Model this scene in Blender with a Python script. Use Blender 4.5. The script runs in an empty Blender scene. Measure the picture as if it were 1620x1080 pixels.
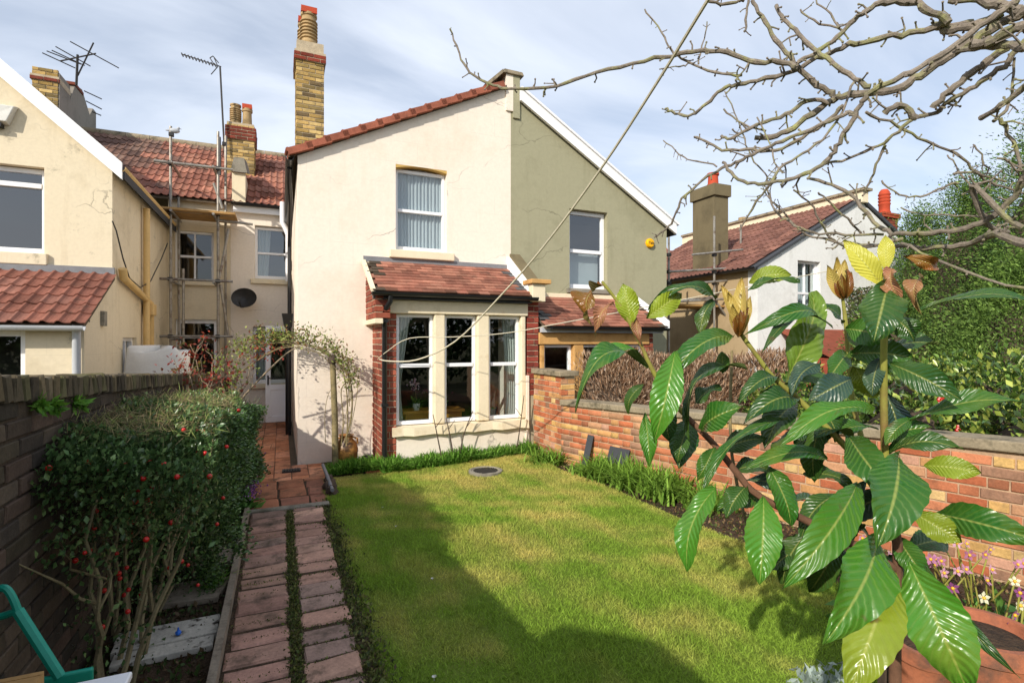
import bpy, math, random
import numpy as np
from mathutils import Vector, Matrix, Euler

SC = bpy.context.scene
COL = SC.collection
rnd = random.Random(11)
nrg = np.random.default_rng(5)
R = math.radians

# ------------------------------------------------------------------ camera
EYE = 1.70
YAW = 23.7
FPX = 830.0
cam_d = bpy.data.cameras.new('camera')
cam_d.lens = FPX / 1620.0 * 36.0
cam_d.sensor_width = 36.0
cam_d.clip_start = 0.05
cam_d.clip_end = 2000.0
cam = bpy.data.objects.new('camera', cam_d)
cam.location = (0, 0, EYE)
cam.rotation_euler = (R(90), 0, R(-YAW))
COL.objects.link(cam)
SC.camera = cam

# ------------------------------------------------------------------ sun and sky
SUN = Vector((-0.70, -0.53, 0.50)).normalized()      # towards the sun
sun_el = math.asin(SUN.z)
sun_d = bpy.data.lights.new('sun', 'SUN')
sun_d.energy = 4.6
sun_d.angle = R(0.6)
sun_d.color = (1.0, 0.93, 0.82)
sun_o = bpy.data.objects.new('sun', sun_d)
sun_o.rotation_euler = (-SUN).to_track_quat('-Z', 'Y').to_euler()
sun_o.location = (-20, -15, 20)
COL.objects.link(sun_o)

wd = bpy.data.worlds.new('World')
SC.world = wd
wd.use_nodes = True
nt = wd.node_tree
nt.nodes.clear()
def wn(t, **k):
    n = nt.nodes.new(t)
    for a, b in k.items(): setattr(n, a, b)
    return n
sky = wn('ShaderNodeTexSky', sky_type='NISHITA')
sky.sun_disc = False
sky.sun_elevation = sun_el
sky.sun_rotation = math.atan2(SUN.x, SUN.y)
sky.air_density = 1.0; sky.dust_density = 1.2; sky.ozone_density = 1.5
tc = wn('ShaderNodeTexCoord')
sx = wn('ShaderNodeSeparateXYZ'); nt.links.new(tc.outputs['Generated'], sx.inputs[0])
zz = wn('ShaderNodeMath', operation='ADD'); zz.inputs[1].default_value = 0.22
nt.links.new(sx.outputs[2], zz.inputs[0])
zm = wn('ShaderNodeMath', operation='MAXIMUM'); zm.inputs[1].default_value = 0.1
nt.links.new(zz.outputs[0], zm.inputs[0])
dx = wn('ShaderNodeMath', operation='DIVIDE'); dy = wn('ShaderNodeMath', operation='DIVIDE')
nt.links.new(sx.outputs[0], dx.inputs[0]); nt.links.new(zm.outputs[0], dx.inputs[1])
nt.links.new(sx.outputs[1], dy.inputs[0]); nt.links.new(zm.outputs[0], dy.inputs[1])
cx = wn('ShaderNodeCombineXYZ'); nt.links.new(dx.outputs[0], cx.inputs[0]); nt.links.new(dy.outputs[0], cx.inputs[1])
mp = wn('ShaderNodeMapping'); mp.inputs['Rotation'].default_value = (0, 0, R(35)); mp.inputs['Scale'].default_value = (0.9, 1.9, 1)
mp.inputs['Location'].default_value = (0.55, 0.2, 0)
nt.links.new(cx.outputs[0], mp.inputs[0])
ns = wn('ShaderNodeTexNoise'); ns.inputs['Scale'].default_value = 0.9; ns.inputs['Detail'].default_value = 7; ns.inputs['Roughness'].default_value = 0.52; ns.inputs['Distortion'].default_value = 0.5
nt.links.new(mp.outputs[0], ns.inputs['Vector'])
rp = wn('ShaderNodeMapRange'); rp.inputs['From Min'].default_value = 0.40; rp.inputs['From Max'].default_value = 0.66
rp.inputs['To Min'].default_value = 0.44; rp.inputs['To Max'].default_value = 0.95
nt.links.new(ns.outputs['Fac'], rp.inputs['Value'])
mx = wn('ShaderNodeMix', data_type='RGBA'); mx.inputs['B'].default_value = (6.6, 7.1, 8.0, 1)
nt.links.new(rp.outputs[0], mx.inputs['Factor']); nt.links.new(sky.outputs[0], mx.inputs['A'])
bg = wn('ShaderNodeBackground'); bg.inputs['Strength'].default_value = 0.15
nt.links.new(mx.outputs['Result'], bg.inputs[0])
wo = wn('ShaderNodeOutputWorld'); nt.links.new(bg.outputs[0], wo.inputs[0])

SC.view_settings.view_transform = 'Standard'
SC.view_settings.look = 'None'
SC.view_settings.exposure = 0.0
SC.view_settings.gamma = 1.0
SC.view_settings.use_curve_mapping = False
SC.render.engine = 'CYCLES'
SC.cycles.max_bounces = 8
SC.cycles.transparent_max_bounces = 12
SC.cycles.use_denoising = True

# ------------------------------------------------------------------ photograph -> place
CY, SY = math.cos(R(YAW)), math.sin(R(YAW))
def ray(u, v):
    a = (u - 810.0) / FPX; b = (540.0 - v) / FPX
    return Vector((SY + a * CY, CY - a * SY, b))
def onY(u, v, Y):
    d = ray(u, v); t = Y / d.y
    return Vector((d.x * t, Y, EYE + d.z * t))
def onX(u, v, X):
    d = ray(u, v); t = X / d.x
    return Vector((X, d.y * t, EYE + d.z * t))
def onZ(u, v, Z):
    d = ray(u, v); t = (Z - EYE) / d.z
    return Vector((d.x * t, d.y * t, Z))
def at(u, v, z):
    d = ray(u, v)
    return Vector((d.x * z, d.y * z, EYE + d.z * z))

def lin(h):
    h = h.lstrip('#'); o = []
    for i in (0, 2, 4):
        c = int(h[i:i+2], 16) / 255.0
        o.append(c / 12.92 if c <= 0.04045 else ((c + 0.055) / 1.055) ** 2.4)
    return tuple(o)

# ------------------------------------------------------------------ materials
def new_mat(name):
    m = bpy.data.materials.new(name); m.use_nodes = True
    t = m.node_tree; t.nodes.clear()
    out = t.nodes.new('ShaderNodeOutputMaterial')
    b = t.nodes.new('ShaderNodeBsdfPrincipled')
    t.links.new(b.outputs[0], out.inputs[0])
    return m, t, b, out
def N(t, kind, **k):
    n = t.nodes.new(kind)
    for a, b in k.items():
        if a.startswith('i_'): n.inputs[a[2:].replace('_', ' ')].default_value = b
        else: setattr(n, a, b)
    return n
def noise_fac(t, vec, scale, detail=4, rough=0.6, lo=0.3, hi=0.7, tmin=0.0, tmax=1.0):
    n = N(t, 'ShaderNodeTexNoise'); n.inputs['Scale'].default_value = scale
    n.inputs['Detail'].default_value = detail; n.inputs['Roughness'].default_value = rough
    t.links.new(vec, n.inputs['Vector'])
    r = N(t, 'ShaderNodeMapRange'); r.inputs['From Min'].default_value = lo; r.inputs['From Max'].default_value = hi
    r.inputs['To Min'].default_value = tmin; r.inputs['To Max'].default_value = tmax
    t.links.new(n.outputs['Fac'], r.inputs['Value'])
    return r.outputs[0]
def mixc(t, fac, a, b, blend='MIX'):
    m = N(t, 'ShaderNodeMix', data_type='RGBA', blend_type=blend)
    for s, val in (('Factor', fac), ('A', a), ('B', b)):
        if isinstance(val, (int, float)): m.inputs[s].default_value = val
        elif isinstance(val, tuple): m.inputs[s].default_value = (*val[:3], 1)
        else: t.links.new(val, m.inputs[s])
    return m.outputs['Result']
def M(name, col=(0.5, 0.5, 0.5), rough=0.8, var=0.18, scale=6.0, fine=40.0, bump=0.25, bscale=60.0, dist=0.004,
      col2=None, c2scale=2.0, c2lo=0.5, c2hi=0.7, spec=0.35, metal=0.0, src='const', trans=0.0, attr='Col', space='world'):
    """procedural material: base colour (constant, per object or per vertex) with two sizes of mottling, a patchy second colour and fine relief"""
    m, t, b, out = new_mat(name)
    if space == 'world':
        g = N(t, 'ShaderNodeNewGeometry'); vec = g.outputs['Position']
    else:
        g = N(t, 'ShaderNodeTexCoord'); vec = g.outputs['Object']
    if src == 'object':
        base = N(t, 'ShaderNodeObjectInfo').outputs['Color']
    elif src == 'attr':
        base = N(t, 'ShaderNodeAttribute', attribute_name=attr).outputs['Color']
    else:
        base = N(t, 'ShaderNodeRGB'); base.outputs[0].default_value = (*col, 1); base = base.outputs[0]
    if col2 is not None:
        base = mixc(t, noise_fac(t, vec, c2scale, 6, 0.65, c2lo, c2hi), base, col2)
    f1 = noise_fac(t, vec, scale, 5, 0.6, 0.25, 0.75, 1 - var, 1 + var)
    f2 = noise_fac(t, vec, fine, 3, 0.6, 0.25, 0.75, 1 - var * 0.7, 1 + var * 0.7)
    mu = N(t, 'ShaderNodeMath', operation='MULTIPLY'); t.links.new(f1, mu.inputs[0]); t.links.new(f2, mu.inputs[1])
    vs = N(t, 'ShaderNodeVectorMath', operation='SCALE'); t.links.new(base, vs.inputs[0]); t.links.new(mu.outputs[0], vs.inputs['Scale'])
    t.links.new(vs.outputs[0], b.inputs['Base Color'])
    b.inputs['Roughness'].default_value = rough
    b.inputs['Specular IOR Level'].default_value = spec
    b.inputs['Metallic'].default_value = metal
    if bump:
        n = N(t, 'ShaderNodeTexNoise'); n.inputs['Scale'].default_value = bscale; n.inputs['Detail'].default_value = 4
        t.links.new(vec, n.inputs['Vector'])
        bp = N(t, 'ShaderNodeBump'); bp.inputs['Strength'].default_value = bump; bp.inputs['Distance'].default_value = dist
        t.links.new(n.outputs['Fac'], bp.inputs['Height']); t.links.new(bp.outputs[0], b.inputs['Normal'])
    if trans:
        tr = N(t, 'ShaderNodeBsdfTranslucent'); t.links.new(vs.outputs[0], tr.inputs[0])
        ms = N(t, 'ShaderNodeMixShader'); ms.inputs[0].default_value = trans
        t.links.new(b.outputs[0], ms.inputs[1]); t.links.new(tr.outputs[0], ms.inputs[2]); t.links.new(ms.outputs[0], out.inputs[0])
    return m

def render_wall(name, col, stain, moss=0.0, ashlar=0.6, crack=0.5, stain_amt=0.35):
    """painted render scored to look like stone: faint courses, hairline cracks, weather stains"""
    m, t, b, out = new_mat(name)
    g = N(t, 'ShaderNodeNewGeometry')
    s = N(t, 'ShaderNodeSeparateXYZ'); t.links.new(g.outputs['Position'], s.inputs[0])
    ad = N(t, 'ShaderNodeMath', operation='ADD'); t.links.new(s.outputs[0], ad.inputs[0]); t.links.new(s.outputs[1], ad.inputs[1])
    cb = N(t, 'ShaderNodeCombineXYZ'); t.links.new(ad.outputs[0], cb.inputs[0]); t.links.new(s.outputs[2], cb.inputs[1])
    pos = g.outputs['Position']
    c = N(t, 'ShaderNodeRGB'); c.outputs[0].default_value = (*col, 1); c = c.outputs[0]
    st = noise_fac(t, pos, 1.1, 8, 0.68, 0.50, 0.78, 0, stain_amt)
    c = mixc(t, st, c, stain)
    mpv = N(t, 'ShaderNodeMapping'); mpv.inputs['Scale'].default_value = (6.0, 6.0, 0.7); t.links.new(pos, mpv.inputs[0])
    c = mixc(t, noise_fac(t, mpv.outputs[0], 1.0, 5, 0.6, 0.56, 0.85, 0, stain_amt * 0.7), c, stain)
    if moss:
        c = mixc(t, noise_fac(t, pos, 2.4, 8, 0.75, 0.60, 0.72, 0, moss), c, (0.06, 0.06, 0.03))
    # coarse hairline cracks
    vd = N(t, 'ShaderNodeTexNoise'); vd.inputs['Scale'].default_value = 2.2; vd.inputs['Detail'].default_value = 5; t.links.new(pos, vd.inputs['Vector'])
    va = N(t, 'ShaderNodeVectorMath', operation='MULTIPLY_ADD'); va.inputs[1].default_value = (0.45, 0.45, 0.45)
    t.links.new(vd.outputs['Color'], va.inputs[0]); t.links.new(cb.outputs[0], va.inputs[2])
    mp2 = N(t, 'ShaderNodeMapping'); mp2.inputs['Scale'].default_value = (0.45, 1.0, 1); t.links.new(va.outputs[0], mp2.inputs[0])
    vo = N(t, 'ShaderNodeTexVoronoi', feature='DISTANCE_TO_EDGE'); vo.inputs['Scale'].default_value = 0.85; t.links.new(mp2.outputs[0], vo.inputs['Vector'])
    cr = N(t, 'ShaderNodeMapRange'); cr.inputs['From Min'].default_value = 0.0; cr.inputs['From Max'].default_value = 0.006
    cr.inputs['To Min'].default_value = 1.0; cr.inputs['To Max'].default_value = 0.0
    t.links.new(vo.outputs['Distance'], cr.inputs['Value'])
    ck = N(t, 'ShaderNodeMath', operation='MULTIPLY'); t.links.new(cr.outputs[0], ck.inputs[0])
    t.links.new(noise_fac(t, pos, 0.9, 3, 0.5, 0.48, 0.62, 0, crack), ck.inputs[1])
    c = mixc(t, ck.outputs[0], c, tuple(x * 0.42 for x in col))
    br = N(t, 'ShaderNodeTexBrick'); br.inputs['Scale'].default_value = 1.0; br.inputs['Mortar Size'].default_value = 0.004
    br.inputs['Brick Width'].default_value = 0.62; br.inputs['Row Height'].default_value = 0.31; br.inputs['Mortar Smooth'].default_value = 0.6
    t.links.new(cb.outputs[0], br.inputs['Vector'])
    am = N(t, 'ShaderNodeMath', operation='MULTIPLY'); t.links.new(br.outputs['Fac'], am.inputs[0])
    t.links.new(noise_fac(t, pos, 1.6, 3, 0.5, 0.42, 0.6, 0, 0.16 * ashlar), am.inputs[1])
    c = mixc(t, am.outputs[0], c, tuple(x * 0.5 for x in col))
    f = noise_fac(t, pos, 26, 4, 0.6, 0.25, 0.75, 0.95, 1.05)
    vs = N(t, 'ShaderNodeVectorMath', operation='SCALE'); t.links.new(c, vs.inputs[0]); t.links.new(f, vs.inputs['Scale'])
    t.links.new(vs.outputs[0], b.inputs['Base Color'])
    b.inputs['Roughness'].default_value = 0.9; b.inputs['Specular IOR Level'].default_value = 0.2
    n = N(t, 'ShaderNodeTexNoise'); n.inputs['Scale'].default_value = 14; n.inputs['Detail'].default_value = 8; n.inputs['Roughness'].default_value = 0.7
    t.links.new(pos, n.inputs['Vector'])
    sb = N(t, 'ShaderNodeMath', operation='SUBTRACT'); t.links.new(n.outputs['Fac'], sb.inputs[0]); t.links.new(ck.outputs[0], sb.inputs[1])
    bp = N(t, 'ShaderNodeBump'); bp.inputs['Strength'].default_value = 0.28; bp.inputs['Distance'].default_value = 0.012
    t.links.new(sb.outputs[0], bp.inputs['Height']); t.links.new(bp.outputs[0], b.inputs['Normal'])
    return m

def glass_mat(name, tint=(0.80, 0.86, 0.86), refl=0.10):
    m, t, b, out = new_mat(name)
    t.nodes.remove(b)
    tr = N(t, 'ShaderNodeBsdfTransparent'); tr.inputs[0].default_value = (*tint, 1)
    gl = N(t, 'ShaderNodeBsdfGlossy'); gl.inputs['Roughness'].default_value = 0.015; gl.inputs[0].default_value = (1, 1, 1, 1)
    g = N(t, 'ShaderNodeNewGeometry')
    nz = N(t, 'ShaderNodeTexNoise'); nz.inputs['Scale'].default_value = 1.5; t.links.new(g.outputs['Position'], nz.inputs['Vector'])
    bp = N(t, 'ShaderNodeBump'); bp.inputs['Strength'].default_value = 0.05; bp.inputs['Distance'].default_value = 0.02
    t.links.new(nz.outputs['Fac'], bp.inputs['Height']); t.links.new(bp.outputs[0], gl.inputs['Normal'])
    dt = N(t, 'ShaderNodeVectorMath', operation='DOT_PRODUCT'); t.links.new(g.outputs['Normal'], dt.inputs[0]); t.links.new(g.outputs['Incoming'], dt.inputs[1])
    ab_ = N(t, 'ShaderNodeMath', operation='ABSOLUTE'); t.links.new(dt.outputs['Value'], ab_.inputs[0])
    om = N(t, 'ShaderNodeMath', operation='SUBTRACT'); om.inputs[0].default_value = 1.0; t.links.new(ab_.outputs[0], om.inputs[1])
    pw = N(t, 'ShaderNodeMath', operation='POWER'); pw.inputs[1].default_value = 5.0; t.links.new(om.outputs[0], pw.inputs[0])
    r = N(t, 'ShaderNodeMapRange'); r.inputs['To Min'].default_value = refl; r.inputs['To Max'].default_value = 1.0
    t.links.new(pw.outputs[0], r.inputs['Value'])
    ms = N(t, 'ShaderNodeMixShader'); t.links.new(r.outputs[0], ms.inputs[0])
    t.links.new(tr.outputs[0], ms.inputs[1]); t.links.new(gl.outputs[0], ms.inputs[2]); t.links.new(ms.outputs[0], out.inputs[0])
    return m

def sheer_mat(name, col, alpha):
    m, t, b, out = new_mat(name)
    b.inputs['Base Color'].default_value = (*col, 1); b.inputs['Roughness'].default_value = 0.9
    tl = N(t, 'ShaderNodeBsdfTranslucent'); tl.inputs[0].default_value = (*col, 1)
    ms = N(t, 'ShaderNodeMixShader'); ms.inputs[0].default_value = 0.35
    t.links.new(b.outputs[0], ms.inputs[1]); t.links.new(tl.outputs[0], ms.inputs[2])
    tr = N(t, 'ShaderNodeBsdfTransparent')
    m2 = N(t, 'ShaderNodeMixShader'); m2.inputs[0].default_value = alpha
    t.links.new(tr.outputs[0], m2.inputs[1]); t.links.new(ms.outputs[0], m2.inputs[2]); t.links.new(m2.outputs[0], out.inputs[0])
    return m

MT = {}
MT['cream'] = render_wall('cream_render', lin('#ede1d1'), lin('#d0bfa3'), 0.0, 1.5, 0.85, 0.42)
MT['cream_left'] = render_wall('cream_render_weathered', lin('#e0d2b6'), lin('#ae9b78'), 0.6, 1.0, 0.8, 0.6)
MT['green'] = render_wall('sage_render', lin('#9f9b80'), lin('#7c795e'), 0.15, 0.9, 0.7, 0.7)
MT['white_wall'] = render_wall('white_render', lin('#e2e2df'), lin('#a5a29a'), 0.25, 0.6, 0.5, 0.5)
MT['grey_render'] = render_wall('grey_cement', lin('#8e877c'), lin('#5f594f'), 0.3, 0.2, 0.4, 0.7)
MT['brown_render'] = render_wall('brown_cement', lin('#73684f'), lin('#433c2e'), 0.5, 0.0, 0.2, 0.9)
MT['stone'] = M('painted_stone', lin('#e4d6b8'), 0.85, 0.06, 5, 60, 0.3, 40, 0.006, col2=lin('#c6ae84'), c2scale=3, c2lo=0.55, c2hi=0.8)
MT['tan_stone'] = M('bath_stone', lin('#c79a5f'), 0.9, 0.12, 5, 50, 0.3, 40, 0.006, col2=lin('#a5763c'), c2scale=4)
MT['tan_wall'] = render_wall('tan_render', lin('#b09a78'), lin('#7d6a4c'), 0.2, 0.3, 0.4, 0.7)
MT['soffit'] = M('ochre_reveal', lin('#c9a55e'), 0.9, 0.08)
MT['brick'] = M('fired_brick', rough=0.9, var=0.26, scale=9, fine=70, bump=0.5, bscale=90, dist=0.004, src='object', spec=0.2, col2=(0.10, 0.075, 0.05), c2scale=7, c2lo=0.55, c2hi=0.85)
MT['pave'] = M('worn_paver', rough=0.92, var=0.25, scale=7, fine=60, bump=0.6, bscale=70, dist=0.006, src='object', spec=0.2, col2=(0.06, 0.052, 0.035), c2scale=6, c2lo=0.50, c2hi=0.74)
MT['tile'] = M('clay_roof_tile', rough=0.85, var=0.25, scale=6, fine=50, bump=0.4, bscale=70, dist=0.003, src='object', spec=0.25, col2=(0.045, 0.035, 0.025), c2scale=3.5, c2lo=0.58, c2hi=0.82)
MT['mortar'] = M('lime_mortar', lin('#b5a68c'), 0.95, 0.2, 10, 60, 0.5, 60, 0.006)
MT['mortar_warm'] = M('warm_mortar', lin('#b39679'), 0.95, 0.2, 10, 60, 0.5, 60, 0.006)
MT['mortar_dark'] = M('sooty_mortar', lin('#5d5142'), 0.95, 0.25, 10, 60, 0.5, 60, 0.006)
MT['old_wall'] = M('sooty_brick_core', lin('#4d4135'), 0.95, 0.3, 4, 40, 0.8, 30, 0.012, col2=lin('#2e2a22'), c2scale=3)
MT['coping'] = M('concrete_coping', lin('#93866f'), 0.95, 0.25, 5, 50, 0.6, 50, 0.008, col2=lin('#4f4a3a'), c2scale=6, c2lo=0.52, c2hi=0.7)
MT['concrete'] = M('weathered_concrete', lin('#8b8578'), 0.95, 0.2, 6, 60, 0.5, 60, 0.006, col2=lin('#4a483a'), c2scale=4)
MT['upvc'] = M('white_upvc', lin('#eeeef0'), 0.35, 0.03, 3, 30, 0.0, spec=0.5)
MT['barge'] = M('white_bargeboard', lin('#f0f1f2'), 0.5, 0.03, 3, 30, 0.0, spec=0.4)
MT['black'] = M('black_plastic', (0.012, 0.012, 0.013), 0.35, 0.1, 5, 40, 0.0, spec=0.5)
MT['greypipe'] = M('grey_plastic', lin('#b9bcc0'), 0.45, 0.06, 5, 40, 0.0)
MT['creampipe'] = M('cream_painted_pipe', lin('#d6b57a'), 0.6, 0.08, 5, 40, 0.1)
MT['lead'] = M('lead_flashing', lin('#7d7d80'), 0.6, 0.15, 8, 60, 0.4, 30, 0.006)
MT['steel'] = M('galvanised_steel', lin('#9a958c'), 0.5, 0.25, 12, 60, 0.2, 60, 0.002, metal=0.5, col2=lin('#6b5646'), c2scale=9)
MT['darksteel'] = M('dark_steel', lin('#3c3b3b'), 0.5, 0.2, 10, 60, 0.1, metal=0.4)
MT['aerial'] = M('aerial_metal', lin('#35322f'), 0.5, 0.1, 10, 60, 0.0, metal=0.3)
MT['plank'] = M('scaffold_plank', lin('#a98452'), 0.85, 0.2, 8, 60, 0.4, 50, 0.004)
MT['glass'] = glass_mat('window_glass', (0.80, 0.86, 0.86), 0.09)
MT['glass_up'] = glass_mat('window_glass_upper', (0.72, 0.78, 0.82), 0.15)
MT['net'] = sheer_mat('net_curtain', (0.80, 0.85, 0.90), 0.86)
MT['drape'] = sheer_mat('pale_drape', (0.78, 0.82, 0.78), 0.97)
MT['room'] = M('room_plaster', lin('#4c463e'), 0.95, 0.1)
MT['wood_warm'] = M('varnished_wood', lin('#b57a2c'), 0.5, 0.2, 6, 60, 0.1)
MT['ceramic'] = M('glazed_ceramic', lin('#cfd8cc'), 0.3, 0.05, 6, 60, 0.0, spec=0.5)
MT['terracotta'] = M('terracotta', lin('#a8664a'), 0.85, 0.2, 7, 60, 0.3, 60, 0.003, col2=lin('#5d4a40'), c2scale=6, c2lo=0.44, c2hi=0.66)
MT['pot'] = M('buff_chimney_pot', lin('#ab9168'), 0.85, 0.2, 7, 60, 0.3, 60, 0.003, col2=lin('#7b6a4a'), c2scale=4)
MT['redpot'] = M('red_chimney_pot', lin('#b5482c'), 0.8, 0.15, 7, 60, 0.3, 60, 0.003)
MT['urn'] = M('ochre_glazed_urn', lin('#a9783c'), 0.45, 0.3, 6, 40, 0.2, 40, 0.004, col2=lin('#4d3319'), c2scale=7, c2lo=0.45, c2hi=0.65, spec=0.5)
MT['bark'] = M('apple_bark', lin('#7a7064'), 0.95, 0.35, 14, 90, 0.9, 70, 0.006, col2=lin('#8a8b58'), c2scale=9, c2lo=0.5, c2hi=0.68)
MT['twig'] = M('pale_twig', lin('#8d7d66'), 0.9, 0.25, 14, 90, 0.3, 70, 0.003)
MT['darktwig'] = M('dark_twig', lin('#4e4136'), 0.9, 0.3, 14, 90, 0.3, 70, 0.003)
MT['post'] = M('old_timber_post', lin('#8a7c58'), 0.95, 0.3, 10, 60, 0.7, 40, 0.008, col2=lin('#4d4732'), c2scale=6)
MT['board'] = M('weathered_board', lin('#8e8374'), 0.95, 0.25, 6, 40, 0.8, 30, 0.01, col2=lin('#4a4034'), c2scale=6)
MT['flaky'] = M('flaking_white_board', lin('#b9b4aa'), 0.9, 0.2, 6, 40, 0.8, 30, 0.01, col2=lin('#39332a'), c2scale=9, c2lo=0.52, c2hi=0.60)
MT['slate'] = M('slate_board', lin('#3f4145'), 0.7, 0.12, 6, 60, 0.2)
MT['soil'] = M('garden_soil', lin('#4a3a2b'), 1.0, 0.35, 12, 70, 1.0, 45, 0.03, col2=lin('#2e251c'), c2scale=8)
MT['ground'] = M('rough_ground', lin('#5b5a3a'), 1.0, 0.3, 3, 30, 0.8, 20, 0.03, col2=lin('#4a4029'), c2scale=1.5)
MT['leaf'] = M('leaf_matt', rough=0.6, var=0.12, scale=5, fine=50, bump=0.0, src='attr', trans=0.25, spec=0.3)
MT['leaf_gloss'] = M('leaf_glossy', rough=0.32, var=0.12, scale=5, fine=50, bump=0.0, src='attr', trans=0.15, spec=0.5)
MT['petal'] = M('petal', rough=0.7, var=0.08, scale=9, fine=60, bump=0.0, src='attr', trans=0.35, spec=0.2)
MT['berry'] = M('red_berry', lin('#c0221c'), 0.3, 0.1, 5, 50, 0.0, spec=0.5)
MT['grass'] = M('grass_blade', rough=0.75, var=0.1, scale=3, fine=30, bump=0.0, src='attr', trans=0.3, spec=0.15)
MT['rope'] = M('washing_line', lin('#cfc6ae'), 0.8, 0.1, 20, 90, 0.0)
MT['greenplastic'] = M('green_plastic', lin('#0f8f78'), 0.4, 0.1, 6, 40, 0.05, spec=0.5)
MT['yellow'] = M('yellow_plastic', lin('#f0b000'), 0.45, 0.04, 6, 40, 0.0)
MT['offwhite'] = M('off_white_plastic', lin('#d5d3cb'), 0.5, 0.08, 6, 40, 0.0)
MT['cloth'] = M('white_sheet', lin('#dedcd8'), 0.9, 0.06, 6, 40, 0.2, 20, 0.01)

# ------------------------------------------------------------------ mesh building
WP = {}                                     # object -> world position of its origin
def tag(o, label=None, cat=None, group=None, kind=None):
    if label: o['label'] = label
    if cat: o['category'] = cat
    if group: o['group'] = group
    if kind: o['kind'] = kind
    return o
def thing(name, label, cat, loc, group=None):
    e = bpy.data.objects.new(name, None); e.empty_display_size = 0.1
    COL.objects.link(e); e.location = loc; WP[e] = Vector(loc)
    return tag(e, label, cat, group)
def node(name, parent, loc=None):
    """an Empty that is a part and holds sub-parts"""
    e = bpy.data.objects.new(name, None); e.empty_display_size = 0.05; COL.objects.link(e)
    loc = Vector(loc) if loc is not None else WP[parent].copy()
    e.parent = parent; e.location = loc - WP[parent]; WP[e] = loc
    return e
def link(name, me, parent, loc, mat=None, rot=None, scale=None, color=None):
    o = bpy.data.objects.new(name, me); COL.objects.link(o)
    loc = Vector(loc); WP[o] = loc
    if parent is not None:
        o.parent = parent; o.location = loc - WP[parent]
    else: o.location = loc
    if rot is not None: o.rotation_euler = rot
    if scale is not None: o.scale = scale
    if color is not None: o.color = (*color[:3], 1)
    return o

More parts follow.
